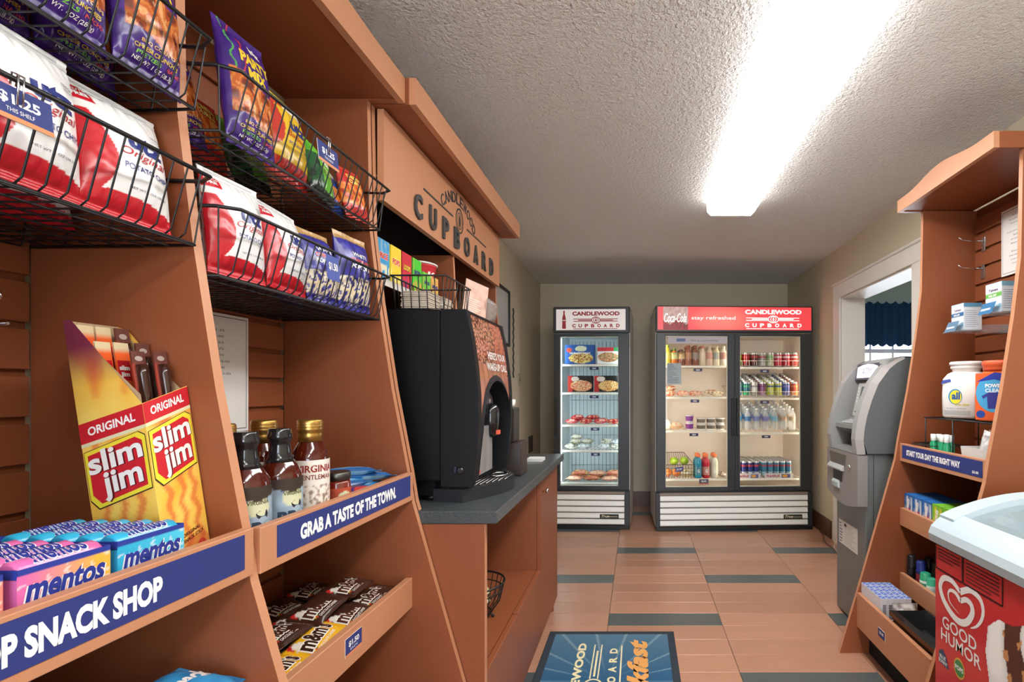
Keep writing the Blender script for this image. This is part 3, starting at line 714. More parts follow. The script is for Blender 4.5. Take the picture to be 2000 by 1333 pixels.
b = MB(); b.strip(Cp, 'y', 2.66, 2.95, C('7E807F'), 'plastic'); b.strip([(1.60, .93), (1.105, .925)], 'y', 2.60, 3.02, GD, 'plastic'); b.build('front_panel', AT, True)
# sign: lit, arched top
def slant(pa, pb, ya, yb, off=.003):
    (xa, za), (xb, zb) = pa, pb; d = Vector((xb-xa, 0, zb-za)); L = d.length
    ex = Vector((0, -1, 0)); ey = d.normalized(); n = ex.cross(ey)
    return fmap(Vector((xa, yb, za))+n*off, ex, ey, yb-ya, L, .001)
b = MB(); mp = slant((1.232, 1.305), (1.248, 1.392), 2.672, 2.94); PR = C('54505E')
b.rect(mp, 0, 0, 1, 1.0, PR, 'satin', 0); b.poly(mp, [(.07, .12), (.93, .12), (.96, .80), (.75, .93), (.5, .98), (.25, .93), (.04, .80)], C('E9E4F2'), 'glow', 1)
b.text(mp, 'ATM', .5, .52, .42, .46, C('A9A4B0'), 'satin', 2); b.build('lit_sign', AT, True)
b = MB(); mp = slant((1.208, 1.108), (1.247, 1.29), 2.70, 2.915, .004)
b.rect(mp, 0, 0, 1, 1, C('B7BBB8'), 'plastic', 0); b.rect(mp, .22, .35, .82, .88, C('55605E'), 'gloss', 1)
for i in range(5):
    for u in (.06, .88): b.rect(mp, u, .40+.1*i, u+.09, .46+.1*i, C('E0E0DC'), 'plastic', 2)
b.rect(mp, .1, .1, .8, .14, C('33383A'), 'satin', 1); b.build('screen_panel', AT, True)
b = MB(); mp = slant((1.13, 1.068), (1.192, 1.087), 2.72, 2.90, .004)
for i in range(4):
    for j in range(4): b.rect(mp, .06+.22*i, .08+.23*j, .22+.22*i, .24+.23*j, C('C9CCC9'), 'plastic', 1)
b.build('keypad', AT, True)
# lower bulging dispenser panel
b = MB(); n = 16; ya, yb = 2.602, 3.018
pts = [(ya, .922), (ya, .665)]+[(ya+(yb-ya)*i/n, .665-.035*math.sin(PI*i/n)+.02*i/n) for i in range(1, n)]+[(yb, .685), (yb, .922)]
b.prism(pts, 'x', 1.101, 1.152, C('8B8784'), 'plastic'); 
dp = b.build('dispenser_panel', AT, True)
b = MB(); b.poly3([(1.1, 2.74, .905), (1.1, 2.985, .905), (1.1, 2.95, .84), (1.1, 2.76, .84)], C('55524F'), 'plastic')
b.prism([(1.1, .845), (1.084, .825), (1.084, .818), (1.1, .818)], 'y', 2.77, 2.975, C('A9ABAB'), 'plastic', sm=False)
b.box(1.0985, 1.1, 2.80, 2.92, .755, .812, C('222426'), 'satin'); b.prism([(1.1, .76), (1.088, .745), (1.09, .72), (1.1, .715)], 'y', 2.83, 2.92, C('B4BEBC'), 'gloss'); b.build('cash_slot', dp, True)
b = MB(); b.T = Matrix.Translation((1.101, 2.70, .848)) @ Matrix.Rotation(-PI/2, 4, 'Y'); b.lathe([(.016, 0), (.016, .006), (.012, .009), (.001, .009)], m='chrome', c=C('C8C8C8')); b.T = None; b.build('lock', dp, True)
b = MB(); mp = fmap((1.1005, 2.94, .69), (0, -1, 0), (0, 0, 1), .14, .035, .0006); b.text(mp, 'TRITON', .5, .5, 1, .8, C('B5AFA8'), 'satin', 1); b.build('lettering', dp, True)
b = MB(); mp = fmap((1.149, 2.965, .388), (0, -1, 0), (0, 0, 1), .252, .132, .0006); b.rect(mp, 0, 0, 1, 1, C('D6D2CA'), 'paper', 0)
rnd = random.Random(3)
for i in range(7): b.rect(mp, .04, .08+.125*i, .04+rnd.uniform(.1, .22), .13+.125*i, C('6E6A80'), 'paper', 1)
for i in range(9): b.line(mp, [(.32, .12+.09*i), (.32+rnd.uniform(.3, .6), .12+.09*i)], .012, C('8A8886'), 'paper', 1)
b.rect(mp, .3, .8, .42, .92, C('4A4A4A'), 'paper', 1); b.build('instruction_sticker', AT, True)
# cables on the floor behind the machine
b = MB()
b.tube([(1.60, 4.56, .012), (1.59, 4.45, .012), (1.52, 4.25, .02), (1.53, 4.05, .012), (1.50, 3.85, .012), (1.55, 3.5, .012), (1.52, 3.1, .02)], .006, C('6A4030'), 'satin')
b.tube([(1.60, 4.15, .33), (1.60, 4.15, .12), (1.53, 4.05, .024), (1.49, 3.8, .024), (1.53, 3.45, .024), (1.50, 3.08, .03)], .004, C('C9A58C'), 'satin')
tag(b.build('power_cable'), 'brown and beige cables snaking on the floor behind the cash machine', 'cable')

# ---------------------------------------------------------------- ice cream chest freezer
FZ = thing('ice_cream_freezer', 'red chest freezer with curved glass lid and heart logo at the lower right', 'freezer', (1.27, 1.1, 0))
FX0, FX1, FY0, FY1 = .934, 1.60, .45, 1.63
RR = C('C9262C')
b = MB(); t = .05
b.box(FX0, FX0+t, FY0, FY1, .06, .778, RR, 'gloss'); b.box(FX1-t, FX1, FY0, FY1, .06, .778, RR, 'gloss')
b.box(FX0+t, FX1-t, FY0, FY0+t, .06, .778, RR, 'gloss'); b.box(FX0+t, FX1-t, FY1-t, FY1, .06, .778, RR, 'gloss'); b.box(FX0+t, FX1-t, FY0+t, FY1-t, .06, .15, RR, 'gloss')
b.box(FX0+.04, FX1-.04, FY0+.04, FY1-.04, 0, .06, BLK, 'matte'); b.build('body', FZ, True)
b = MB(); e = .0006; x0, x1, y0, y1 = FX0+t+e, FX1-t-e, FY0+t+e, FY1-t-e; LI = C('ECECEA')
for q in (((x0,y0,.15),(x0,y1,.15),(x0,y1,.80),(x0,y0,.80)), ((x1,y0,.15),(x1,y1,.15),(x1,y1,.80),(x1,y0,.80)), ((x0,y1,.15),(x1,y1,.15),(x1,y1,.80),(x0,y1,.80)), ((x0,y0,.15),(x1,y0,.15),(x1,y0,.80),(x0,y0,.80)), ((x0,y0,.1507),(x1,y0,.1507),(x1,y1,.1507),(x0,y1,.1507))): b.poly3(q, LI)
b.build('liner', FZ, True)
def lz_(x): u = (x-FX0)/(FX1-FX0); return .838+.085*math.sin(PI*max(0, min(1, u)))**.8
RG = C('B4C4CB')
for s, xe in ((1, FX0), (-1, FX1)):
    b = MB(); pr = [(xe-s*.012, .776), (xe-s*.016, .80), (xe-s*.008, .822), (xe+s*.006, .836), (xe+s*.03, .858), (xe+s*.05, .868), (xe+s*.056, .85), (xe+s*.052, .79), (xe+s*.03, .776)]
    b.prism(pr, 'y', FY0-.012, FY1+.012, RG, 'satin', sm=False); b.build('lid_rail', FZ, True)
for ya, yb in ((FY0-.012, FY0+.06), (FY1-.06, FY1+.012)):
    b = MB(); n = 18; top = []; 
    for i in range(n+1):
        x = FX0+.02+(FX1-FX0-.04)*i/n; top.append((x, lz_(x)+.006))
    b.prism([(FX0+.02, .78)]+top+[(FX1-.02, .78)], 'y', ya, yb, RG, 'satin'); b.build('lid_end', FZ, True)
b = MB(); n = 14; top = [(FX0+.052+(FX1-FX0-.104)*i/n, lz_(FX0+.052+(FX1-FX0-.104)*i/n)-.012) for i in range(n+1)]
b.prism(top+[(x, z-.004) for x, z in reversed(top)], 'y', FY0+.061, FY1-.061, m='freezer_glass'); b.build('glass_lid', FZ, True)
b = MB(); 
b.prism([(x, z+.001) for x, z in top]+[(x, z+.012) for x, z in reversed(top)], 'y', 1.15, 1.18, C('9AA4A8'), 'satin'); b.build('lid_handle_bar', FZ, True)
# wrappers in the freezer are added later
# printed face (looks towards -X): u runs towards the camera
mp = fmap((FX0-.0003, FY1, .06), (0, -1, 0), (0, 0, 1), 1.0, 1.0, .0005)   # metres
def fz(px, py):
    Y = FX0*1016/(px-1245); return (FY1-Y, H-(py-763)/1016*Y-.06)
b = MB()
for (xa, xb, z0, z1) in ((.003, .135, .635, .71), (.140, .30, .635, .71)):
    for q in (((xa,z0),(xb,z0)), ((xb,z0),(xb,z1)), ((xb,z1),(xa,z1)), ((xa,z1),(xa,z0))): b.line(mp, q, .005, C('3A1214'))
    n = 4 if xa < .1 else 6
    for i in range(n): b.line(mp, [(xa+.012, z1-.012-.010*i), (xb-.012-(.03 if i == n-1 else 0), z1-.012-.010*i)], .004, C('6A1A1E'))
b.build('warning_label', FZ, True)
def stroke(b, pts, wd, c, m='paper', k=1):
    L = []; Rr = []
    for i, (x, y) in enumerate(pts):
        a = pts[max(0, i-1)]; c2 = pts[min(len(pts)-1, i+1)]; dx, dy = c2[0]-a[0], c2[1]-a[1]; l = math.hypot(dx, dy) or 1
        ww = wd(i/(len(pts)-1))/2; L.append((x-dy/l*ww, y+dx/l*ww)); Rr.append((x+dy/l*ww, y-dx/l*ww))
    for i in range(len(pts)-1): b.poly(mp, [L[i], L[i+1], Rr[i+1], Rr[i]], c, m, k)
def spline(P_, n=10):
    out = []
    Q = [P_[0]]+list(P_)+[P_[-1]]
    for i in range(1, len(Q)-2):
        p0, p1, p2, p3 = Q[i-1], Q[i], Q[i+1], Q[i+2]
        for k in range(n):
            t = k/n; out.append(tuple(.5*((2*p1[j])+(-p0[j]+p2[j])*t+(2*p0[j]-5*p1[j]+4*p2[j]-p3[j])*t*t+(-p0[j]+3*p1[j]-3*p2[j]+p3[j])*t**3) for j in (0, 1)))
    out.append(P_[-1]); return out
def fzs(crop): return [fz(1820+x*.2497, 1000+y*.2498) for x, y in crop]
b = MB(); LG = C('E9E6E2')
outer = spline(fzs([(222, 628), (160, 545), (95, 520), (68, 580), (90, 680), (150, 790), (215, 860), (275, 865), (318, 800), (310, 730), (270, 690), (225, 700)]), 8)
inner = spline(fzs([(222, 628), (300, 615), (375, 680), (403, 770), (390, 850), (350, 900), (305, 912)]), 8)
o3 = spline(fzs([(225, 700), (190, 640), (150, 615), (130, 640), (145, 710), (215, 803)]), 8)
stroke(b, outer, lambda t: .014+.006*math.sin(PI*t), LG); stroke(b, inner, lambda t: .018*(1-t)**.6+.001, LG); stroke(b, o3, lambda t: .014*(1-t)+.001, LG)
b.build('heart_emblem', FZ, True)
b = MB()
b.text(mp, 'GOOD', .118, .484, .160, .036, LG, 'paper', 1, .012)
b.text(mp, 'HUMOR', .124, .443, .186, .036, LG, 'paper', 1, .012)
b.build('lettering', FZ, True)['label'] = 'white brand lettering on the red side'
b = MB(); cx, cz = fz(1842, 1287); b.poly(mp, [(cx-.022, cz-.018), (cx+.03, cz-.02), (cx+.02, cz+.01), (cx-.002, cz+.028), (cx-.02, cz+.016)], C('3A4C68')); b.text(mp, 'BLUE', cx, cz+.004, .03, .011, WHT, k=2, bold=.02); b.text(mp, 'BUNNY', cx+.002, cz-.010, .044, .011, WHT, k=2, bold=.02)
cx, cz = fz(1874, 1307); b.ell(mp, cx, cz, .026, .03, C('D9A04A')); b.ell(mp, cx, cz, .022, .024, C('4A8A50'), k=1.5); b.text(mp, 'POPS', cx, cz, .038, .013, WHT, k=2, bold=.03); b.build('badges', FZ, True)
# picture of an ice cream cone, flat print
b = MB(); u0, v0 = .235, .13
def cone(u, v):
    n1 = noise.noise(Vector((u*14, v*9, 5))); n2 = noise.noise(Vector((u*26, v*26, 9)))
    if n1 < -.02: c = C('5A3428')
    else: c = mix(C('C8C2BC'), C('F6F4F0'), (n1+.3)*1.4)
    if n2 > .2 and -.35 < n1 < .12: c = C('C58A55')
    return c
prof = [(.05, .10), (.02, .20), (.0, .30), (.01, .37), (.05, .405), (.10, .41), (.14, .43), (.2, .44), (.26, .41), (.32, .35), (.36, .25), (.33, .05)]
segx, segs = 130, 230
def inside(x, y):
    r = False; n = len(prof)
    P2 = prof+[(.12, -.2)]
    n = len(P2)
    for i in range(n):
        (x1_, y1_), (x2_, y2_) = P2[i], P2[(i+1) % n]
        if (y1_ > y) != (y2_ > y) and x < (x2_-x1_)*(y-y1_)/(y2_-y1_)+x1_: r = not r
    return r
for i in range(segx):
    for j in range(segs):
        u, v = i*.36/segx, -.2+j*.64/segs; s1, s2 = .36/segx, .64/segs
        if inside(u+s1/2, v+s2/2) and v0+.06+v > .01:
            f = lambda a, c2: mp(u0+a, v0+.06+c2, 1); ids = [b.V(f(u, v)), b.V(f(u+s1, v)), b.V(f(u+s1, v+s2)), b.V(f(u, v+s2))]
            b.F(ids, [cone(u, v), cone(u+s1, v), cone(u+s1, v+s2), cone(u, v+s2)], 'paper')
b.build('cone_picture', FZ, True)

# ---------------------------------------------------------------- floor mat
MX0, MX1, MY0, MY1 = -.449, .186, 1.75, 2.675
b = MB(); b.box(MX0, MX1, MY0, MY1, .0003, .009, C('3A4148'), 'cloth', b=.003)
mat_o = b.build('floor_mat'); tag(mat_o, 'blue logo floor mat with pale rays and cream lettering', 'mat')
b = MB(); mp = fmap((MX0+.035, MY0+.035, .0098), (1, 0, 0), (0, 1, 0), MX1-MX0-.07, MY1-MY0-.07, .0006)
A_ = (MY1-MY0-.07)/(MX1-MX0-.07)
def rays(u, v):
    x, y = (u-.5), (v-.5)*A_; a = math.atan2(y, x); r = math.hypot(x, y)
    k = abs(((a*18/(2*PI)) % 1)-.5)*2
    c = mix(C('1E5078'), C('5F7F90'), max(0, min(1, (v-.35)*1.2)))
    return mix(c, C('8FAAB0'), (.5 if k > .9 else 0)*min(1, r*2.2))
b.field(mp, 120, 170, rays, 'cloth', 0)
CR = C('E6DDB0'); OR = C('E3A55E')
def mt(px, py):
    Y = H*1016/(py-763); X = (px-1245)/1016*Y
    return ((X-MX0-.035)/(MX1-MX0-.07), (Y-MY0-.035)/(MY1-MY0-.07))
asp = (MX1-MX0-.07)/(MY1-MY0-.07)
def mtext(st, u, v0_, v1_, hw_, c, bold):   # vertical text reading away from camera
    b.text(mp, st, u, (v0_+v1_)/2, (v1_-v0_), hw_/asp*asp, c, 'cloth', 2, bold, rot=PI/2)
def vtext(st, uc, va, vb, wid, c, bold=.03, shear=0):
    vs, fs = txt(st, bold, shear)
    ids = [b.V(mp(uc+wid*(.5-p[1]), va+(vb-va)*p[0], 2)) for p in vs]
    for f in fs: b.F([ids[i] for i in f], c, 'cloth')
vtext('CANDLEWOOD', .265, .08, .885, .07, CR, .05)
for i, ch in enumerate('CUPBOARD'): vtext(ch, .535, .10+.096*i, .155+.096*i, .065, CR, .04)
b.line(mp, [(.60, .1), (.60, .86)], .012, CR, 'cloth', 2, 1.0)
for u in (.37, .43): b.line(mp, [(u, .52), (u, .87)], .010, CR, 'cloth', 2); b.line(mp, [(u, .08), (u, .42)], .010, CR, 'cloth', 2)
b.line(mp, [(.40, .54), (.40, .80)], .016, CR, 'cloth', 2)
for i in range(24):
    a, d = 2*PI*i/24, 2*PI*(i+1)/24; b.poly(mp, [(.40+.07*math.cos(a), .47+.05*math.sin(a)), (.40+.07*math.cos(d), .47+.05*math.sin(d)), (.40+.055*math.cos(d), .47+.04*math.sin(d)), (.40+.055*math.cos(a), .47+.04*math.sin(a))], CR, 'cloth', 2)
vtext('Breakfast', .735, .02, .93, .17, OR, .05, .3)
o = b.build('printed_face', mat_o); 

# ================================================================ merchandise
def pouch(w, h, t, fn, deco=None, nu=26, nv=32, seed=0, seal=.07, wr=.0022, back=None, m='film', flare=.06):
    """a filled film bag standing on its lower seal; front looks to -y"""
    b = MB(); rs = Vector((seed*7.3, seed*3.1, seed*1.7))
    def S(u, v, side):
        U, Vv = u*2-1, v*2-1; sv = 1-2*seal
        q = min(1, abs(Vv)/sv)
        th = t/2*((1-abs(U)**2.6)**.62)*((1-q**3.2)**.6)
        x = w/2*U*(1-flare*(1-abs(Vv)**5)); z = h*v
        n = noise.noise(Vector((x*38, z*26, side*5))+rs)+.5*noise.noise(Vector((x*90, z*60, side*3))+rs)
        ed = 1-math.exp(-((1-abs(U))*6)) 
        wv = wr*n*(.35+.65*ed)*(1 if q < 1 else .25)
        if q > .75: wv += .0011*math.sin(U*26+seed)*(1-abs(q-.9)*4 if q < 1 else .15)
        if q >= 1: wv += .0005*math.sin(z*2600)
        bend = .006*noise.noise(Vector((seed, z*6, 1)))+.004*noise.noise(Vector((x*12, seed, 2)))
        return Vector((x, side*(th+.0006)-wv*1.0*(-side)+bend, z))
    F_ = lambda u, v, k=0: S(u, v, -1)+Vector((0, -.0005*k, 0))
    B_ = lambda u, v, k=0: S(1-u, v, 1)
    b.field(F_, nu, nv, fn, m); b.field(B_, nu//2*1, nv//2, back or fn, m)
    # close the side edges (front and back meet almost at the rim)
    for u in (0, 1):
        n = nv//2
        for j in range(n):
            v0_, v1_ = j/n, (j+1)/n; b.poly3([F_(u, v0_), F_(u, v1_), B_(1-u, v1_), B_(1-u, v0_)], fn(u, v0_), m, True)
    if deco: deco(b, F_)
    return b
cW, cRd, cBl = C('EDEEEE'), C('C81E2C'), C('23327E')
def N(u, v, s, o=0): return noise.noise(Vector((u*s, v*s, o)))
def pick(t, cols): return cols[max(0, min(len(cols)-1, int(t*len(cols))))]
def chips_fn(u, v):
    e = .13+.05*math.sin(u*3.0+.4)
    if v < e: return cRd
    if v < .74 and u < .30*math.exp(-((v-.42)/.30)**2)+.02 or (u > .965 and v < .6): return cRd
    if v > .80 and v < .93 and u < .22: return cRd
    return cW
def chips_deco(b, mp):
    f = dict(m='film', L=.07)
    b.text(mp, 'utz', .64, .615, .42, .13, cBl, k=2, bold=.05, **f)
    b.text(mp, 'Original', .62, .505, .56, .085, C('B8202E'), k=2, bold=.0, shear=.4, **f)
    b.text(mp, 'POTATO CHIPS', .64, .40, .54, .045, cBl, k=2, bold=.01, **f)
    b.text(mp, 'NET WT 1 OZ (28.3g)', .62, .235, .42, .022, C('40444C'), k=2, **f)
    b.text(mp, 'GLUTEN', .11, .885, .17, .022, cW, k=2, bold=.03, **f); b.text(mp, 'FREE', .11, .85, .13, .03, cW, k=2, bold=.04, **f)
    for i in range(4): b.rect(mp, .08, .955+i*.009, .9, .958+i*.009, C('C9CCD0'), 'film', 1.5)
    b.text(mp, 'FRESH', .82, .74, .14, .022, C('555A60'), k=2, **f); b.text(mp, 'SNACKS', .82, .71, .13, .016, C('555A60'), k=2, **f)
PUR = C('4A2788'); PUD = C('34196A')
def party_fn(u, v):
    n = N(u, v, 9, 2); n2 = N(u, v, 22, 7)
    if .24+.03*math.sin(u*7) < v < .57+.04*math.sin(u*5+1) and .07 < u < .95:
        return mix(pick(n*.9+.5, [C('6E2A14'), C('A8481C'), C('D07A34'), C('C2602A'), C('E0A060')]), C('F0C890'), .4 if n2 > .38 else 0)
    if abs(u-(.13+.03*math.sin(v*42))) < .012 and v > .58: return C('4FA64A')
    if abs(u-(.3+.03*math.sin(v*36+2))) < .012 and v > .60: return C('D03A3C')
    return mix(PUR, PUD, .5+n)
def party_deco(b, mp):
    f = dict(m='film', L=.07); YL = C('E6C53A')
    b.text(mp, 'utz', .62, .855, .3, .06, WHT, k=2, bold=.05, **f)
    b.text(mp, 'PARTY', .56, .735, .66, .095, YL, k=2, bold=.05, **f); b.text(mp, 'MIX', .56, .625, .40, .09, YL, k=2, bold=.05, **f)
    b.text(mp, 'BBQ CORN CHIPS', .55, .205, .62, .026, C('E8B870'), k=2, bold=.02, **f); b.text(mp, 'CHEESE CRUNCHIES', .5, .165, .66, .026, YL, k=2, bold=.02, **f)
    b.text(mp, 'PRETZELS', .4, .128, .36, .024, C('7CC24A'), k=2, bold=.02, **f); b.text(mp, 'NACHO', .78, .128, .24, .022, C('E05048'), k=2, bold=.02, **f)
    b.text(mp, 'NET WT. 1 OZ (28.3g)', .5, .088, .6, .028, WHT, k=2, bold=.01, **f)
def bbq_fn(u, v):
    if v < .18: return C('B02A24')
    if (u-.0)**2/.09+(v-.55)**2/.07 < 1: return C('C43A2A')
    if v > .9: return C('D8C040')
    if v > .78: return cW if u > .35 else C('D24838')
    return C('E2BC2A')
def bbq_deco(b, mp):
    f = dict(m='film', L=.08); b.text(mp, 'utz', .62, .62, .42, .13, cBl, k=2, bold=.05, **f); b.text(mp, 'Barbeque', .62, .5, .56, .09, C('C0302A'), k=2, shear=.4, **f); b.text(mp, 'POTATO CHIPS', .62, .40, .52, .042, cBl, k=2, bold=.01, **f)
def green_fn(u, v):
    n = N(u, v, 6, 4)
    if v < .16: return C('1E2E22')
    if u < .3-.3*(v-.5) and v < .7: return C('1F5A30') if n > -.1 else C('16351F')
    return mix(C('6CC03A'), C('4E9E2E'), .5+n)
def green_deco(b, mp):
    f = dict(m='film', L=.08); b.text(mp, 'utz', .55, .66, .42, .12, WHT, k=2, bold=.05, **f); b.text(mp, 'SOUR CREAM', .6, .52, .5, .05, C('E8F0C8'), k=2, bold=.02, **f); b.text(mp, '& ONION', .6, .45, .36, .05, C('E8F0C8'), k=2, bold=.02, **f)
def blue_fn(u, v):
    n = N(u, v, 8, 6)
    if .2 < v < .5 and u > .35: return pick(n*.8+.5, [C('D86A2C'), C('E89A4A'), C('C84A28')])
    return mix(C('2C55B4'), C('1C3A8C'), .5+n)
def blue_deco(b, mp):
    f = dict(m='film', L=.1); b.text(mp, 'utz', .5, .72, .5, .13, WHT, k=2, bold=.05, **f)
def red_fn(u, v):
    n = N(u, v, 9, 8)
    if .25 < v < .65: return pick(n*.9+.5, [C('E87A2C'), C('F0A04A'), C('D85A24'), C('C8401E')])
    return mix(C('D03A30'), C('B02A24'), .5+n)
def red_deco(b, mp):
    f = dict(m='film', L=.1); b.text(mp, 'CHEESE', .5, .8, .6, .08, C('F4E070'), k=2, bold=.04, **f); b.text(mp, 'CURLS', .5, .7, .5, .08, C('F4E070'), k=2, bold=.04, **f)
def popcorn_fn(u, v):
    n = N(u, v, 8, 9)
    if v > .9: return C('B8925A')
    if .1 < v < .42: return pick(n*1.0+.5, [C('2C2A86'), C('D8C8A0'), C('E8DCC0'), C('2F2C8C'), C('F0E8D0')])
    return mix(C('3A3AA0'), C('25246E'), .5+n)
def popcorn_deco(b, mp):
    f = dict(m='film', L=.1); b.text(mp, 'WHITE', .5, .72, .5, .05, WHT, k=2, bold=.02, **f); b.text(mp, 'CHEDDAR', .5, .64, .6, .05, C('E05A50'), k=2, bold=.03, **f); b.text(mp, 'POPCORN', .5, .56, .62, .06, WHT, k=2, bold=.03, **f); b.text(mp, 'NET WT. 1 OZ', .4, .07, .4, .03, WHT, k=2, **f)
BAGDEF = dict(chips=(chips_fn, chips_deco, .145, .205, .055), party=(party_fn, party_deco, .120, .240, .05), bbq=(bbq_fn, bbq_deco, .15, .20, .05),
              green=(green_fn, green_deco, .145, .19, .05), blue=(blue_fn, blue_deco, .14, .18, .045), red=(red_fn, red_deco, .13, .18, .045), popcorn=(popcorn_fn, popcorn_deco, .125, .18, .05))
_bag = {}
def bag(kind, loc, rot, label, group, seed=0, sc_=1.0, name='snack_bag', cat='snack bag'):
    k = (kind, seed % 3)
    if k not in _bag:
        fn, dc, w, h, t = BAGDEF[kind]; hi = kind in ('chips', 'party'); o = pouch(w, h, t, fn, dc, seed=seed % 3+1, nu=80 if hi else 44, nv=110 if hi else 56).build(name); _bag[k] = o.data
    else:
        o = bpy.data.objects.new(name, _bag[k]); COL.objects.link(o)
    o.location = (loc[0]-.010, loc[1], loc[2]+.006) if kind != 'candy' else loc; o.rotation_euler = rot; o.scale = (sc_,)*3
    return tag(o, label, cat, group)

# ---- wire baskets on the slat wall
WC = C('17181A')
def basket(xs, y0, y1, zr, depth_top, depth_bot, zb, label, group='wire baskets on the snack unit', nx=None, tagst=None, tagy=None, tagw=.105):
    t = thing('wire_basket', label, 'basket', (xs, (y0+y1)/2, zb), group=group); i = .010
    b = MB(); xf, xb = xs+depth_top, xs+.004
    b.tube([(xb, y0, zr+.01), (xf-.03, y0, zr), (xf, y0+.02, zr), (xf, y1-.02, zr), (xf-.03, y1, zr), (xb, y1, zr+.01)], .0034, WC, 'satin', 6); b.build('rim', t, True)
    b = MB(); xg = xs+depth_bot; n = nx or round((y1-y0)/.0255)
    for k in range(1, n):
        y = y0+.012+(y1-y0-.024)*k/n
        b.tube([(xf, y, zr), (xg+.006, y, zb+.012), (xg-.008, y, zb), (xb, y, zb)], .0017, WC, 'satin', 4, False)
    m_ = 7
    for k in range(m_+1):
        x = xb+(xg-xb)*k/m_; b.tube([(x, y0+.014, zb-.002), (x, y1-.014, zb-.002)], .0017, WC, 'satin', 4, False)
    b.tube([(xb, y0, zb), (xg, y0+.012, zb), (xg, y1-.012, zb), (xb, y1, zb)], .003, WC, 'satin', 5)
    for yy, yb_ in ((y0, y0+.012), (y1, y1-.012)):
        for k in range(5):
            x = xb+(xf-.025-xb)*k/4; b.tube([(x, yy, zr), (xb+(xg-xb)*k/4, yb_, zb)], .0017, WC, 'satin', 4, False)
    wg = b.build('wire_grid', t, True); wg['kind'] = 'stuff'
    if tagst:
        price_tag(t, (xf+.004, tagy, zr-.078*(tagw/.105)), (0, 1, 0), (-.10, 0, 1), tagst, tagw, .062*tagw/.105, 'THIS SHELF')
        b = MB()
        for y in (tagy+tagw*.45, tagy+tagw*.53): b.tube([(xf-.004, y, zr-.006), (xf-.002, y, zr+.008), (xf+.006, y, zr+.004), (xf+.004, y, zr-.03)], .0012, C('C8CACC'), 'chrome', 4)
        b.build('clip', t, True)
    return t
ZA, ZB2 = 1.832, 1.603
basket(XS, .262, .884, ZA, .325, .292, 1.72, 'black wire basket of purple snack bags at the top left corner')
basket(XS, .262, .884, ZB2, .325, .292, 1.492, 'black wire basket of red and white chip bags with the large price tag', tagst='$1.25', tagy=.562, tagw=.067)
basket(XS, .9125, 1.5095, 1.82, .325, .292, 1.71, 'upper black wire basket with purple, yellow and green bags in the second bay', tagst='$1.25', tagy=1.152, tagw=.078)
basket(XS, .9125, 1.5095, 1.572, .325, .29, 1.452, 'lower black wire basket with potato chips and blue popcorn bags in the second bay', tagst=None)
PTG = None
RZ = PI/2
def lean(d): return -R(d)
# lower left basket
for i, (y, x, z, ln, yw) in enumerate([(.415, -.775, 1.502, 10, 2), (.573, -.78, 1.50, 12, -3), (.66, -.765, 1.500, 7, 4), (.798, -.772, 1.498, 12, -3)]):
    lb = ['red and white potato chip bag at the near end of the lower left basket', 'red and white potato chip bag behind the large price tag', 'red and white potato chip bag third along the lower left basket', 'red and white potato chip bag at the far end of the lower left basket'][i]
    bag('chips', (x-(0.055 if i == 1 else 0), y, z), (lean(ln), R(-3+2*i), RZ+R(yw)), lb, 'red and white chip bags', seed=i)
for i, (y, x) in enumerate([(.50, -.90), (.66, -.91), (.79, -.92)]):
    bag('chips', (x, y, 1.498), (lean(14), R(4-3*i), RZ), ['nearest', 'middle', 'farthest'][i]+' of three potato chip bags in the back row of the lower left basket', 'red and white chip bags', seed=i+1)
# upper left basket
for i, (y, x, z, ln, r2) in enumerate([(.445, -.768, 1.728, 8, 2), (.572, -.765, 1.728, 7, -2), (.698, -.762, 1.728, 5, 2), (.822, -.762, 1.728, 5, 0)]):
    bag('party', (x, y, z), (lean(ln), R(r2), RZ+R(2*i-3)), 'purple party mix bag '+['at the near end', 'second from the camera', 'third from the camera', 'at the far end'][i]+' of the top left basket front', 'purple party mix bags', seed=i)
for i, (y, x) in enumerate([(.42, -.85), (.55, -.85), (.68, -.85), (.80, -.85), (.61, -.925)]):
    bag('party', (x, y, 1.727), (lean(12), R(3*i-5), RZ), 'purple party mix bag, '+ORD[i]+' of those behind the front row in the top left basket', 'purple party mix bags', seed=i+1)
# second bay, upper
bag('party', (-.768, 1.050, 1.717), (lean(7), R(0), RZ+R(-4)), 'upright purple party mix bag at the front of the second bay basket', 'purple party mix bags', 1, 1.04)
bag('party', (-.855, .99, 1.716), (lean(12), R(-5), RZ), 'purple party mix bag leaning behind the upright one in the second bay', 'purple party mix bags', 2)
bag('bbq', (-.785, 1.185, 1.716), (lean(9), R(2), RZ+R(3)), 'yellow and white barbecue potato chip bag in the upper basket', 'mixed chip bags', 0, 1.02)
bag('red', (-.90, 1.10, 1.716), (lean(14), R(3), RZ), 'red cheese curl bag lying behind the yellow chip bag', 'mixed chip bags', 1, .9)
bag('green', (-.775, 1.30, 1.716), (lean(14), R(6), RZ+R(4)), 'bright green sour cream chip bag behind the upper price tag', 'mixed chip bags', 1, .8)
bag('blue', (-.795, 1.385, 1.716), (lean(18), R(8), RZ+R(5)), 'blue snack bag between the green and the red bag', 'mixed chip bags', 2, .78)
bag('red', (-.77, 1.452, 1.716), (lean(12), R(-4), RZ+R(-5)), 'red and orange cheese curl bag at the far end of the upper basket', 'mixed chip bags', 2, .8)
bag('green', (-.90, 1.24, 1.716), (lean(16), R(-6), RZ), 'green chip bag in the back row of the upper basket', 'mixed chip bags', 2, .85)
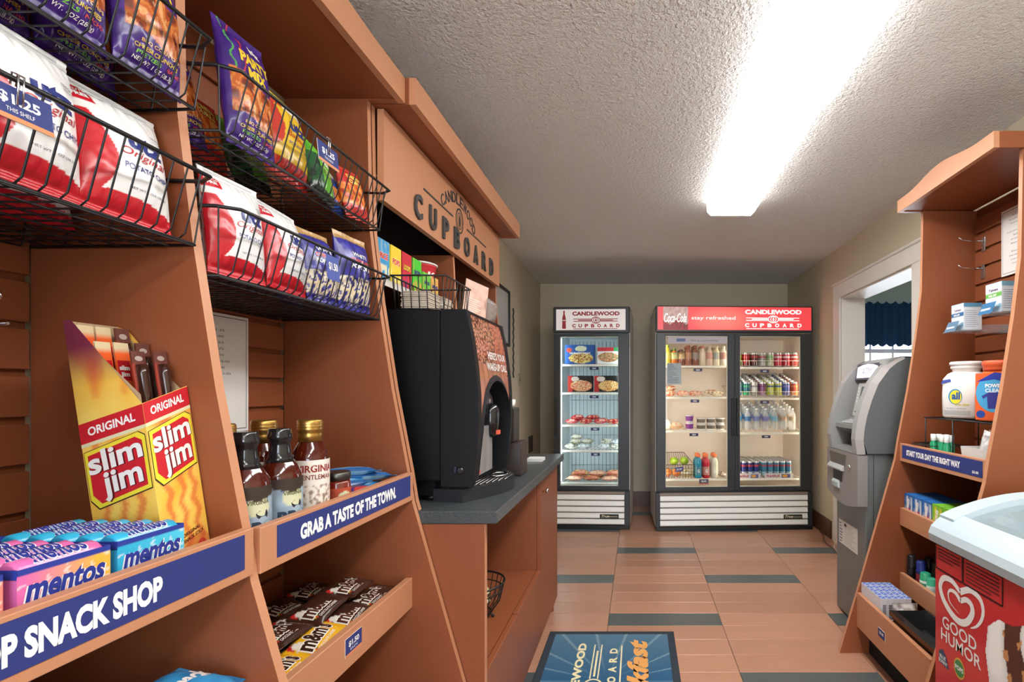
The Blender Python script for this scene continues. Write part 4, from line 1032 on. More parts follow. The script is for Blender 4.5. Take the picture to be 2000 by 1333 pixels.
# second bay, lower
bag('chips', (-.772, 1.020, 1.46), (lean(6), R(0), RZ+R(-3)), 'potato chip bag standing nearest the camera in the second bay lower basket', 'red and white chip bags', 2, .97)
bag('chips', (-.772, 1.163, 1.46), (lean(10), R(3), RZ+R(2)), 'potato chip bag beside the blue popcorn bags in the lower basket', 'red and white chip bags', 0, .95)
bag('chips', (-.87, .996, 1.46), (lean(10), 0, RZ), 'potato chip bag behind the nearest one in the second bay lower basket', 'red and white chip bags', 1)
bag('popcorn', (-.77, 1.29, 1.458), (lean(8), R(-2), RZ), 'blue popcorn bag squeezed beside the chip bags, the lower of the two front ones', 'blue popcorn bags', 0, .98)
bag('popcorn', (-.765, 1.425, 1.458), (lean(4), R(-1), RZ+R(-4)), 'upright blue popcorn bag at the far end of the lower basket', 'blue popcorn bags', 1, 1.15)
bag('popcorn', (-.87, 1.33, 1.458), (lean(16), R(5), RZ), 'blue popcorn bag in the back row of the lower basket', 'blue popcorn bags', 2, .9)
# small tags on the lower basket and hanging bag at the left edge
b = MB(); mp = fmap((-.7055, 1.185, 1.503), (0, 1, 0), (0, -.15, 1), .05, .055, .001); b.rect(mp, 0, 0, 1, 1, C('4A5AA0'), k=0); b.text(mp, '$1.50', .5, .55, .7, .35, WHT, k=1, bold=.03)
tag(b.build('price_card'), 'small blue price card hung on the lower basket front', 'price tag')
t = thing('peg_hook', 'thin chrome scan hook reaching from the slats above the jerky carton', 'hook', (XS, .62, 1.42))
b = MB(); b.tube([(XS-.002, .69, 1.335), (XS+.11, .69, 1.333), (XS+.20, .69, 1.337)], .0022, C('B0B0B4'), 'chrome', 6); b.build('rod', t, True)
t2 = thing('peg_hook', 'chrome peg hook with upturned tip at the left edge', 'hook', (XS, .62, 1.40), group=None)
b = MB(); b.tube([(XS-.002, .632, 1.358), (XS+.22, .632, 1.352), (XS+.25, .636, 1.364)], .003, C('B8B8BC'), 'chrome', 6); b.lathe([(.004, -.004), (.0055, 0), (.004, .005)], XS+.251, .636, 8, C('C8C8CC'), 'chrome', z0=1.364); b.build('rod', t2, True)
BAGDEF['candy'] = (lambda u, v: C('2A62B8') if v > .82 or v < .2 else (C('C84A6A') if v > .66 else (C('D8B080') if N(u, v, 20, 3) > 0 else C('B88450'))), lambda b, mp: b.text(mp, 'NUTS', .5, .74, .5, .07, WHT, 'film', 2, .04, L=.1), .11, .20, .03)
bag('candy', (XS+.225, .606, 1.160), (0, 0, RZ), 'blue and pink nut bag hanging on the peg hook at the left edge', None, 0, .95)

# ---- jerky carton with sticks
JY = .843
t = thing('jerky_carton', 'tall red and yellow open jerky display carton leaning in the snack bin', 'display carton', (-.724, JY, .970), (lean(8.5), 0, RZ))
W_, D_, h1, h2 = .084, .102, .275, .405
def flame(u, v):
    n = N(u, v*2.2, 2.6, 3); z = v*7; zz = abs((z % 1)*2-1)
    c = mix(C('EFD26A'), C('EDB23C'), .5+n)
    for c0 in (.25, .55, .82):
        d = abs(u-c0-(.10*zz-.05)-.05*n)
        if d < .045+.02*n and .04 < v < .55: c = mix(C('D86A34'), c, .25)
        elif d < .085 and .04 < v < .55: c = mix(C('E89A44'), c, .4)
    if v > .72: c = mix(c, C('E0783A'), max(0, N(u, v, 4, 8)*1.6))
    if v < .12+.1*n: c = mix(c, C('C84E34'), .55)
    return c
def side_poly(): return [(0, 0), (D_, 0), (D_, h2), (D_-.012, h2), (0, h1)]
b = MB(); tb = .0015
fm = fmap((-W_/2, 0, 0), (1, 0, 0), (0, 0, 1), W_, h1)
HF = lambda u: h1-.014+.028*u
b.field(lambda u, v, k=0: Vector((-W_/2+W_*u, -.0004*k, v*HF(u))), 30, 80, lambda u, v: flame(u, v), 'paper')
sm_ = fmap((-W_/2, D_, 0), (0, -1, 0), (0, 0, 1), D_, 1.0)
def sidez(u): hh = h1-.014; return hh+(h2-hh)*min(1, (1-u)*D_/(D_-.012)) if (1-u) < (D_-.012)/D_ else h2
def sidemap(s):
    return (lambda u, v, k=0: Vector((-W_/2-.0004*k, D_*(1-u), v*sidez(u)))) if s < 0 else (lambda u, v, k=0: Vector((W_/2, D_*u, v*sidez(1-u))))
def purp(u, v):
    z = v*sidez(u); c = flame(u*1.1, z/.31*.8)
    if z > .30: c = mix(c, C('7C3048'), min(1, (z-.30)/.06))
    return c
b.field(sidemap(-1), 34, 90, purp, 'paper'); b.field(sidemap(1), 6, 12, purp, 'paper')
b.poly3([(-W_/2, D_, 0), (-W_/2, D_, h2), (W_/2, D_, h2), (W_/2, D_, 0)], C('B89878'), 'paper')
for q in (((-W_/2+tb, tb, 0), (W_/2-tb, tb, 0), (W_/2-tb, tb, h1+.013), (-W_/2+tb, tb, h1-.015)), ((-W_/2+tb, D_-tb, 0), (-W_/2+tb, tb, 0), (-W_/2+tb, tb, h1), (-W_/2+tb, D_-tb, h2)), ((W_/2-tb, D_-tb, 0), (W_/2-tb, tb, 0), (W_/2-tb, tb, h1), (W_/2-tb, D_-tb, h2)), ((-W_/2, D_-tb, 0), (W_/2, D_-tb, 0), (W_/2, D_-tb, h2), (-W_/2, D_-tb, h2)), ((-W_/2, 0, .0), (W_/2, 0, .0), (W_/2, D_, .0), (-W_/2, D_, .0))): b.poly3(q, C('B79C7C'), 'paper')
b.build('carton', t)
b = MB(); fmm = lambda u, v, k=0: Vector((-W_/2+u, -.0004*k, v+(u-W_/2)*.33)); smm = lambda u, v, k=0: Vector((-W_/2-.0004*k, D_-u, v-.014+(u-D_)*.18))
SR = C('C4202C'); SY = C('E8D83A')
for mpx, wd in ((smm, D_), (fmm, W_)):
    if wd == W_: b.build('printed_label', t); b = MB()
    b.rect(mpx, 0, .243, wd, (h1 if wd == W_ else h1)-.0008, SR, k=1); b.text(mpx, 'ORIGINAL', wd*.5, .259, wd*.74, .0135, WHT, k=2, bold=.03)
    b.rect(mpx, 0, .2375, wd, .243, C('DCD8B0'), k=1)
    def rr(x0, x1, z0, z1, sk, c, k): b.poly(mpx, [(x0+.012, z0), (x1, z0+sk), (x1, z1-.008), (x1-.01, z1), (x0, z1-sk), (x0, z0+.016)], c, k=k)
    rr(.002, wd-.002, .138, .236, .006, C('3C2A20'), 1.6); rr(.003, wd-.003, .140, .235, .006, SY, 2); rr(.008, wd-.008, .146, .229, .006, SR, 3)
    b.text(mpx, 'slim', wd*.5, .210, wd*.84, .034, C('5A1014'), k=3.5, bold=.045, rot=.05); b.text(mpx, 'slim', wd*.485, .211, wd*.84, .034, C('E9E9E6'), k=4, bold=.03, rot=.05)
    b.text(mpx, 'jim', wd*.57, .168, wd*.62, .046, C('5A1014'), k=3.5, bold=.045, rot=.05); b.text(mpx, 'jim', wd*.555, .169, wd*.62, .046, C('E9E9E6'), k=4, bold=.03, rot=.05)
b.text(fmm, 'ORIGINAL', .052, .045, .035, .006, C('6A2A1C'), k=2, bold=.02); b.text(fmm, 'SNACK STICK', .055, .036, .04, .006, C('6A2A1C'), k=2, bold=.02); b.ell(fmm, .067, .014, .009, .009, C('C43A2C'), k=2)
b.build('printed_label', t)
t_m = Matrix.LocRotScale(Vector(t.location), Euler(t.rotation_euler), None)
def stick(loc, rot, red, label):
    w_, h_ = .024, .385
    b = MB(); mp = fmap((-w_/2, -.005, 0), (1, 0, 0), (0, 0, 1), w_, h_)
    f = (lambda u, v: C('C8281F') if v < .8 else (C('E8622C') if v < .97 else C('D8C8A0'))) if red else (lambda u, v: C('6A4038') if v > .93 else C('B8483A') if u < .12 or u > .9 else C('7A4438'))
    b.field(mp, 4, 40, f, 'film'); mp2 = fmap((w_/2, -.003, 0), (-1, 0, 0), (0, 0, 1), w_, h_); b.field(mp2, 2, 10, f, 'film')
    if red:
        b.rect(mp, .08, .83, .92, .92, C('C4202C'), 'film', 1); b.text(mp, 'slim', .5, .887, .7, .022, WHT, 'film', 2, .05); b.text(mp, 'jim', .5, .855, .6, .026, WHT, 'film', 2, .05)
        b.text(mp, 'ORIGINAL', .5, .74, .9*.1/.062, .035, WHT, 'film', 2, .03, rot=PI/2, asp=w_/h_)
    else:
        b.T = Matrix.Translation((0, -.008, 0)); rs = random.Random(int(loc[0]*1e4))
        b.lathe([(.0072+.0007*rs.uniform(-1, 1), h_*.0+.36*i/22) for i in range(23)], 0, 0, 8, C('3A1E18'), 'gloss'); b.T = None
        b.ell(mp, .5, .965, .28, .012, C('B8A8A0'), 'film', 1)
    o = b.build('jerky_stick'); o.matrix_world = t_m @ Matrix.Translation(loc) @ Euler(rot).to_matrix().to_4x4()
    return tag(o, label, 'jerky stick', 'jerky sticks in the carton')
sp_ = [(-.027, .090, 1), (-.002, .088, 1), (-.026, .068, 1), (-.001, .064, 1), (.025, .084, 0), (.026, .055, 0), (.0, .040, 0), (.026, .028, 0)]
for i, (x, y, red) in enumerate(sp_):
    hh = .004+(.0 if y > .07 else -.03 if y > .05 else -.055)+.05*0
    stick((x, y, .004), (0, 0, 0), red, ('red wrapped jerky stick, ' if red else 'brown jerky stick in clear film, ')+ORD[i % 4]+(' of the red ones' if red else ' of the dark ones')+' in the carton').scale = (1, 1, (.405+hh-.004)/.385*.97 if y > .05 else .9)
# ---- mint boxes
MINT = {}
def mint_box(kind, loc, rz, label):
    cols = dict(pink=('D86AA8', 'F0B040', 'C890B8'), blue=('2CA8D0', '4CC0E0', '6FA6C0'), coral=('E07060', 'E88878', 'D8A8A0'))[kind]
    W2, D2, H2 = .100, .165, .050
    t = thing('mint_box', label, 'mint box', loc, (0, 0, rz), 'boxes of mint rolls')
    b = MB(); b.box(-W2/2, W2/2, 0, D2, 0, H2-.010, mix(C(cols[0]), C('2B3C96'), .15), 'paper', skip='')
    fm_ = fmap((-W2/2, -.0003, 0), (1, 0, 0), (0, 0, 1), W2, H2)
    def f(u, v):
        if v > .86: return C('2B3C96')
        c = mix(C(cols[0]), C(cols[1]), (u*1.3-.1)); 
        if N(u, v, 11, 1) > .34: c = mix(c, WHT, .5)
        return c
    b.field(fm_, 40, 24, f, 'paper'); 
    if kind != 'coral':
        b.text(fm_, 'mentos', .5, .46, .90, .58, WHT, k=1, bold=.075, shear=.25); b.text(fm_, 'mentos', .5, .46, .86, .52, C('26348C'), k=2, bold=.035, shear=.25)
    for x0 in (-W2/2, W2/2-.002): b.box(x0, x0+.002, .0, D2, H2-.011, H2, C('2B3C96'), 'paper')
    b.build('carton', t)
    n = 5; rm = MB(); rl = (W2-.008)
    rr_ = D2/n/2-.0012
    # rolls lie across the box, one behind the other
    rm.T = Matrix.Translation((-rl/2, 0, 0)) @ Matrix.Rotation(PI/2, 4, 'Y')
    cA, cB = C(cols[2]), C(cols[0])
    rm.lathe([(rr_*.8, 0, cB), (rr_, .004, cB), (rr_, .018, cA), (rr_, rl-.018, cB), (rr_, rl-.004, cB), (rr_*.8, rl, cB)], 0, 0, 12, cA, 'film'); rm.T = None
    tm = lambda u, v, k=0: Vector((-rl/2+rl*u, -rr_*math.cos(PI*(.12+.6*v))*1.01, rr_*math.sin(PI*(.12+.6*v))*1.02+.0003*k))
    rm.text(tm, 'mentos', .5, .5, .66, .8, C('E8E8F0'), 'film', 1, .06, .2); rm.text(tm, 'mentos', .5, .5, .63, .72, C('26348C'), 'film', 2, .03, .2)
    ro = rm.build('mint_roll', t)
    for i in range(n):
        o = ro if i == 0 else ro.copy()
        if i: COL.objects.link(o)
        o.location = (0, (i+.5)*D2/n, H2-.010+rr_*.55-.006)
    return t
mint_box('pink', (-.682, .622, .999), RZ+R(-1), 'pink and yellow fruit mint box at the front of the snack bin')
mint_box('blue', (-.682, .732, .999), RZ, 'light blue mint box between the pink box and the jerky carton')
mint_box('coral', (-.684, .512, .999), RZ+R(2), 'coral red mint box cut off by the left edge')
mint_box('blue', (-.862, .66, .999), RZ+R(1), 'light blue mint box in the row behind the pink one')
b = MB(); b.box(XS+.02, -.679, .262, .79, .9535, .998, C('C8A888'), 'paper'); tag(b.build('carton_tray'), 'low cardboard tray under the mint boxes', 'tray')

# ---- sauce bottles
def bottle(kind, x, y, label, z=.9485, rz=0.0):
    sauce = C('4A1408'); t = thing('sauce_bottle', label, 'sauce bottle', (x, y, z), (0, 0, rz), 'barbecue sauce bottles on the shelf')
    b = MB()
    if kind == 'black': pr = [(.032, 0), (.0375, .004), (.0385, .012), (.0385, .128), (.0365, .138), (.029, .152), (.0205, .166), (.0165, .176), (.0165, .186)]
    else: pr = [(.031, 0), (.0355, .004), (.0362, .012), (.0362, .145), (.034, .160), (.0285, .175), (.022, .188), (.0205, .194)]
    b.lathe([(r, z_) for r, z_ in pr], 0, 0, 32, sauce, 'sauce_glass'); b.build('bottle_body', t)
    b = MB()
    if kind == 'black':
        b.lathe([(.0265, .157), (.0212, .166), (.0195, .176, ), (.0175, .190), (.0185, .198), (.0215, .202), (.0215, .211), (.0195, .216), (.0195, .222), (.017, .224)], 0, 0, 28, C('1C1C1E'), 'gloss')
    else:
        b.lathe([(.0235, .188), (.0235, .204), (.0225, .207), (.0245, .210), (.0245, .233), (.0225, .236)], 0, 0, 36, C('B8904C'), 'metal')
        for i in range(3): b.lathe([(.0247, .214+.006*i), (.0250, .216+.006*i), (.0247, .218+.006*i)], 0, 0, 28, C('C09A58'), 'metal', cap=False)
    b.build('cap', t)
    r = .0392 if kind == 'black' else .0369; z0, z1 = (.016, .126) if kind == 'black' else (.020, .150)
    b = MB(); sp2 = 2.9
    lm = lambda u, v, k=0: Vector(((r+.0003*k)*math.sin((u-.5)*sp2), -(r+.0003*k)*math.cos((u-.5)*sp2), z0+(z1-z0)*v))
    if kind == 'black':
        def lf(u, v):
            if v > .8+.04*math.sin(u*9): return C('3A3028')
            if (u-.55)**2/.035+(v-.66)**2/.025 < 1: return C('C9CBA6')
            return mix(C('7E93A6'), C('9AAEBE'), .5+N(u, v, 6, 2))
        b.field(lm, 36, 30, lf, 'paper', 1); f = dict(m='paper', L=.2)
        b.text(lm, 'BBQ', .56, .30, .52, .26, C('2C3C50'), k=2, bold=.06, **f); b.text(lm, 'SAUCE', .56, .09, .46, .11, C('2C3C50'), k=2, bold=.05, **f)
        b.text(lm, 'VIRGINIA', .55, .74, .34, .07, C('4A4A30'), k=2, bold=.02, **f); b.text(lm, 'STATE', .14, .32, .14, .05, C('2C3C50'), k=2, **f)
        b.poly(lm, [(.52, .50), (.55, .47), (.58, .50), (.66, .50), (.68, .47), (.70, .53), (.68, .60), (.56, .60), (.50, .56)], C('26282C'), k=2.5)
    else:
        def lf(u, v):
            n = N(u, v, 16, 4)
            if .25 < v < .60 and n > .02 and abs(u-.5) < .38: return C('8A7466') if n > .2 else C('B9AA9A')
            return C('DDD6CC')
        b.field(lm, 44, 40, lf, 'paper', 1); f = dict(m='paper', L=.2)
        b.text(lm, 'VIRGINIA', .5, .86, .72, .12, C('8A2A1C'), k=2, bold=.03, **f); b.text(lm, 'GENTLEMAN', .5, .72, .66, .08, C('7A3A2C'), k=2, bold=.02, **f)
        b.text(lm, 'OLD DOMINION', .5, .17, .4, .035, C('8A4A3C'), k=2, **f); b.text(lm, 'BARBECUE SAUCE', .5, .08, .66, .05, C('8A2A1C'), k=2, bold=.02, **f)
    lb = b.build('label', t)
    return t
BR = R(58)
bottle('black', -.717, .952, 'black capped barbecue sauce bottle nearest the camera', rz=BR)
bottle('black', -.717, 1.043, 'black capped barbecue sauce bottle standing beside the gold lidded one', rz=BR+R(4))
bottle('gold', -.716, 1.138, 'gold lidded sauce bottle with the old mansion label at the front', rz=BR-R(8))
bottle('gold', -.80, 1.115, 'gold lidded sauce bottle in the second row behind the black caps', rz=BR)
bottle('gold', -.79, .985, 'gold lidded sauce bottle mostly hidden by the shelf panel', rz=BR)
t = thing('sauce_jar', 'small clear jar of red salsa beside the gold lidded bottle', 'jar', (-.709, 1.228, .9485), (0, 0, BR))
b = MB(); b.lathe([(.026, 0), (.0285, .004), (.0285, .082), (.026, .088)], 0, 0, 28, C('6E1E12'), 'sauce_glass'); b.build('jar_body', t)
b = MB(); b.lathe([(.0265, .0885), (.0285, .090), (.0285, .106), (.026, .108)], 0, 0, 28, C('5A5A58'), 'metal'); b.build('lid', t)
b = MB(); lm = lambda u, v, k=0: Vector(((.0289+.0003*k)*math.sin((u-.5)*2.6), -(.0289+.0003*k)*math.cos((u-.5)*2.6), .012+.06*v))
b.field(lm, 24, 20, lambda u, v: C('C9CBA6') if (u-.55)**2/.04+(v-.66)**2/.04 < 1 else C('A8472F'), 'paper', 1); b.build('label', t)
# ---- bars on the same shelf
def slab_wrap(w, h, t_, fn, deco=None, seed=0, nu=30, nv=14):
    """flat flow-wrapped bar or packet lying on its back, length along x, face up"""
    b = pouch(h, w, t_, lambda u, v: fn(1-v, u), None, nu=nv, nv=nu, seed=seed, wr=.0016, flare=.02)
    b2 = MB(); 
    # rotate so that face (-y) becomes +z and height becomes x
    Mx = Matrix(((0, 0, 1, -w/2), (1, 0, 0, 0), (0, -1, 0, t_/2), (0, 0, 0, 1)))
    b.v = [Mx @ p for p in b.v]
    if deco:
        mp = lambda u, v, k=0: Vector((w*(u-.5), h*(v-.5), t_/2+((t_/2)*((1-abs(2*v-1)**2.6)**.62)*(max(0, 1-min(1, abs(2*u-1)/.86)**3.2)**.6))+.0014+.0004*k))
        deco(b, mp)
    return b
def bars_fn(u, v):
    if u < .08 or u > .92: return C('2A78B8')
    if .2 < u < .66 and v > .3: return C('8FC0D8') if N(u, v, 8, 1) > -.1 else C('B8D8E4')
    return C('3A88C4') if v > .2 else C('25568E')
_ms = {}
def small(key, make, name, loc, rot, label, cat, group=None, scale=None):
    if key not in _ms: _ms[key] = make().build(name).data; o = bpy.data.objects[-1] if False else None
    o = bpy.data.objects.new(name, _ms[key]); COL.objects.link(o)
    o.location = loc; o.rotation_euler = rot
    if scale: o.scale = scale
    return tag(o, label, cat, group)
def mesh_only(mb, name):
    o = mb.build(name); me = o.data; bpy.data.objects.remove(o); return me
def place(me, name, loc, rot, label, cat, group=None, scale=None):
    o = bpy.data.objects.new(name, me); COL.objects.link(o); o.location = loc; o.rotation_euler = rot
    if scale: o.scale = scale
    return tag(o, label, cat, group)
bar_me = mesh_only(slab_wrap(.17, .052, .022, bars_fn, lambda b, mp: b.text(mp, 'CLIF', .5, .52, .34, .34, C('C8453A'), 'film', 1, .05, L=.15), 1), 'energy_bar')
bl = [(-.73, 1.315, .950, 0, 0, 90, 'lowest, right behind the sign board'), (-.79, 1.33, .950, 0, 0, 88, 'in the bottom layer behind the lowest front one'), (-.85, 1.33, .950, 0, 0, 92, 'in the bottom layer at the back'), (-.73, 1.41, .974, 0, 0, 90, 'in the second layer at the far end'), (-.79, 1.41, .974, 0, 0, 86, 'in the second layer behind the far end one'), (-.85, 1.40, .974, 0, 0, 92, 'in the second layer at the back'), (-.74, 1.295, .998, 0, 0, 80, 'in the third layer nearest the salsa jar'),
      (-.80, 1.30, .998, 0, 0, 84, 'in the third layer at the back'), (-.735, 1.40, 1.004, -8, 6, 66, 'on top of the pile at the far end'), (-.755, 1.345, 1.024, -10, 4, 60, 'on top of the pile in the middle'), (-.79, 1.275, 1.026, -6, 3, 64, 'on top of the pile at the near end'), (-.84, 1.22, .952, 0, 0, 80, 'lying flat behind the salsa jar'), (-.84, 1.25, 1.022, -6, 0, 58, 'topmost at the back of the pile')]
for x, y, z, a, c2, rz, lb in bl: place(bar_me, 'energy_bar', (x, y, z), (R(a), R(c2), R(rz)), 'light blue wrapped energy bar '+lb, 'energy bar', 'energy bars beside the sauce')
rb_me = mesh_only(slab_wrap(.12, .05, .03, lambda u, v: C('C23A32') if N(u, v, 5, 2) > -.1 else C('3A2A70'), None, 2), 'candy_packet')
place(rb_me, 'candy_packet', (-.71, 1.30, .975), (0, 0, R(75)), 'red candy packet beside the salsa jar', 'candy')

# ---- chocolate candy packets in the bin
def mm_fn(base):
    def f(u, v):
        if (u-.84)**2/.006+(v-.66)**2/.05 < 1: return C('D8CFC4')
        if (u-.88)**2/.003+(v-.84)**2/.02 < 1: return C('C42A2C')
        if (u-.84)**2/.003+(v-.34)**2/.02 < 1: return pick(N(u, v, 30, 3)*.9+.5, [C('D8B030'), C('3A8A4A'), C('C43A2C'), C('3A6AA8')])
        return base
    return f
BRN = C('3A2018'); YEL = C('E0A81C')
def mm_deco(c1, c2):
    def d(b, mp):
        b.text(mp, "m&m's", .44, .53, .72, .56, c1, 'film', 1, .09, L=.12); b.text(mp, "m&m's", .44, .53, .69, .50, c2, 'film', 2, .035, L=.12)
        b.text(mp, 'CHOCOLATE CANDIES', .44, .17, .5, .08, c1, 'film', 1, .01, L=.2)
    return d
brown_me = [mesh_only(slab_wrap(.135, .078, .026, mm_fn(BRN), mm_deco(C('E6E0D8'), C('4A2A1E')), s, 36, 20), 'candy_packet') for s in (1, 2)]
yellow_me = mesh_only(slab_wrap(.14, .080, .028, mm_fn(YEL), mm_deco(C('F0E8DC'), C('3A2018')), 3, 36, 20), 'candy_packet')
rnd = random.Random(5); k = 0
rows_ = [(-.735, .636, 6), (-.825, .640, 10), (-.915, .645, 10), (-.728, .664, 10), (-.815, .672, 12), (-.90, .68, 12), (-.775, .700, 8)]
for r, (x, z, ti) in enumerate(rows_):
    ys = [.985, 1.125, 1.265, 1.40] if r % 2 == 0 else [1.04, 1.18, 1.32, 1.43]
    for j, y in enumerate(ys):
        front = (j < 2 and r == 3) or (r in (0, 4) and j == 0)
        me = yellow_me if front else brown_me[k % 2]
        place(me, 'candy_packet', (x+rnd.uniform(-.008, .008), y+rnd.uniform(-.006, .006), z+.002*(j % 2)+rnd.uniform(0, .004)), (R(ti+rnd.uniform(-4, 4)), R(rnd.uniform(-6, 6)), RZ+R(rnd.uniform(-9, 9))),
              ('yellow' if front else 'brown')+' chocolate candy packet, '+['bottom layer front row', 'bottom layer middle row', 'bottom layer back row', 'second layer front row', 'second layer middle row', 'second layer back row', 'topmost layer'][r]+', '+ORD[j]+' from the camera', 'candy', 'chocolate candy packets in the bin'); k += 1
# blue cookie packets in the lower bin of the first bay
ck_me = mesh_only(slab_wrap(.15, .11, .04, lambda u, v: mix(C('2E9ED8'), C('1B78B8'), .5+N(u, v, 5, 3)), lambda b, mp: b.text(mp, 'Snack', .6, .5, .5, .3, WHT, 'film', 1, .04, .2, L=.15), 2), 'cookie_packet')
for i, (x, y, z, r2) in enumerate([(-.72, .765, .742, 10), (-.715, .835, .755, 4), (-.72, .62, .735, 8), (-.73, .48, .735, -5), (-.84, .72, .72, 0), (-.84, .56, .715, 5), (-.78, .70, .70, 0), (-.77, .56, .695, 0), (-.75, .42, .69, 0)]):
    place(ck_me, 'cookie_packet', (x, y if y < .8 else .80, z), (R(12), R(4), RZ+R(r2)), 'blue cookie packet, '+ORD[i]+' in the heap under the snack shop sign', 'cookie packet', 'blue cookie packets')

# ---- cereal boxes on the hutch shelf
def carton(w, d, h, face, side, top, ff=None, deco=None, n=(16, 22), b_=0):
    b = MB(); b.box(-w/2, w/2, 0, d, 0, h, side, 'paper')
    fm_ = fmap((-w/2, -.0002, 0), (1, 0, 0), (0, 0, 1), w, h)
    if ff: b.field(fm_, n[0], n[1], ff, 'paper')
    else: b.rect(fm_, 0, 0, 1, 1, face, k=.5)
    b.rect(fmap((-w/2, 0, h+.0001), (1, 0, 0), (0, 1, 0), w, d), 0, 0, 1, 1, top, k=.5)
    if deco: deco(b, fm_)
    return b
def cer(c1, c2, blobs, st, sc2, cx=.5, cy=.6):
    def ff(u, v):
        n = N(u, v, 5, blobs)
        if v < .38 and n > .05: return c2
        return mix(c1, c2, max(0, n*.6))
    return ff, (lambda b, mp: (b.text(mp, st, cx, cy, .72, .17, C('F4F0E4') if sc2 is None else C('6A1A14'), k=1, bold=.08), b.text(mp, st, cx, cy, .70, .15, C('D83A30') if sc2 is None else sc2, k=2, bold=.04)))
cz = 1.6015
defs = [('light blue', 'D0E8F0', cer(C('3A9AD0'), C('E8E0C0'), 1, 'RICE', None)), ('yellow', 'E8D040', cer(C('F0CC34'), C('F0E090'), 2, 'POPS', None)), ('red', 'A82028', cer(C('D0303A'), C('8A3A80'), 3, 'LOOPS', C('F0D040'))),
        ('bright green', '3AA83A', cer(C('4CC83C'), C('E0A050'), 4, 'JACKS', C('30408A')))]
ys = [1.705, 1.79, 1.872, 1.957]
for i, (nm, sd, (ff, dc)) in enumerate(defs):
    me = mesh_only(carton(.074, .04, .128, C(sd), C(sd), C(sd), ff, dc), 'cereal_box')
    place(me, 'cereal_box', (-.812, ys[i]-.04, cz), (0, 0, RZ), nm+' single serving cereal box on the cupboard shelf', 'cereal box', 'small cereal boxes')
ff, dc = cer(C('6CC84A'), C('E8A060'), 5, 'JACKS', C('30408A')); me = mesh_only(carton(.07, .04, .098, C('7AC04A'), C('7AC04A'), C('58B048'), ff, dc), 'cereal_box')
ff, dc = cer(C('E8B060'), C('70C04A'), 6, 'MINI', C('30408A')); me2 = mesh_only(carton(.07, .04, .098, C('D8A860'), C('D8A860'), C('D8A860'), ff, dc), 'cereal_box')
place(me, 'cereal_box', (-.812, 2.005, cz), (0, 0, RZ), 'shorter green and orange cereal box right of the bright green one', 'cereal box', 'small cereal boxes')
place(me2, 'cereal_box', (-.812, 2.085, cz), (0, 0, RZ), 'shorter orange cereal box at the far end of the row', 'cereal box', 'small cereal boxes')
t = thing('cereal_cup', 'red and white cereal bowl cup with foil lid behind the small boxes', 'cereal cup', (-.872, 2.07, 1.602))
b = MB(); b.lathe([(.05, 0, C('E8E4DE')), (.052, .03, C('E8E4DE')), (.055, .05, C('C02028')), (.066, .135, C('C02028')), (.068, .14, WHT)], 0, 0, 32, C('E8E4DE'), 'satin')
lm = lambda u, v, k=0: Vector(((.056+.0105*v+.0006)*math.sin((u-.5)*2.2+R(60)), -(.056+.0105*v+.0006)*math.cos((u-.5)*2.2+R(60)), .052+.08*v))
b.rect(lm, .0, .04, .22, .96, C('A8A8A8'), 'paper'); b.text(lm, 'K', .62, .5, .3, .5, WHT, 'paper', 1, .04); b.build('cup', t)
b = MB(); b.lathe([(.069, .1405), (.0725, .142), (.0725, .1465), (.069, .148), (.03, .1485)], 0, 0, 32, C('ECE9E4'), 'satin'); b.build('lid', t)

# ---- coffee machine
CM = thing('coffee_machine', 'large black coffee machine with coffee bean front panel on the counter', 'coffee machine', (-.76, 1.89, .888))
my0, my1, mxb, mzt = 1.662, 2.115, -.99, 1.508
def bul(z):
    t_ = (z-.93)/(mzt-.93); return -.552+.040*math.sin(PI*max(0, min(1, t_*.9+.12)))**.8
b = MB(); BM = C('0E0F11'); b.box(mxb, -.63, my0, my1, .955, mzt, BM, 'black_plastic', b=.006)
b.box(mxb+.05, -.66, my0+.03, my1-.03, .905, .955, BM, 'black_plastic'); b.build('housing', CM, True)
b = MB()
for (a, c2) in ((my0, my0+.035), (my1-.032, my1)):
    n = 16; pts = [(-.628, .94)]+[(bul(.94+(mzt-.94)*i/n)+.004, .94+(mzt-.94)*i/n) for i in range(n+1)]+[(-.628, mzt)]
    b.prism(pts, 'y', a, c2, BM, 'black_plastic')
b.box(-.628, bul(mzt)+.002, my0+.035, my1-.032, mzt-.008, mzt, BM, 'black_plastic'); b.build('door_frame', CM, True)['kind'] = 'stuff'
pa, pb = my0+.0352, my1-.0322; zc_, zlow = 1.285, 1.21; ca = (pa+pb)/2+.012; ra_ = .185
def arch(y):
    q = (y-ca)/ra_; return 1.115+.168*math.sqrt(max(0, 1-q*q)) if abs(q) < 1 else None
def beans(u, v):
    # voronoi beans in the upper part, wooden scene below
    y = u*.39; z = v*.5
    if v > .60+.10*(1-u):
        s_ = 62; vo = noise.voronoi(Vector((y*s_, z*s_*1.25, 0)))[0]
        d = vo[0]; e = vo[1]-vo[0]
        c = mix(C('E2AA8A'), C('9A5C44'), min(1, d*1.3)) if e > .1 else C('4A261C')
        if u > .62 and v > .55+.1*math.sin(u*20): c = mix(c, C('C87058'), .5)
        return c
    n = N(u*1.0, v*.4, 9, 2); c = mix(C('C0806A'), C('96604C'), .5+n)
    if (u*7+v*1.5) % 1 < .04: c = C('4A281C')
    return c
def pmf(u, v, k=0):
    y = pa+(pb-pa)*u; z = 1.0+(mzt-.008-1.0)*v; return Vector((bul(z)-.001+.0006*k, y, z))
b = MB(); nu_, nv_ = 190, 220
v_idx = {}
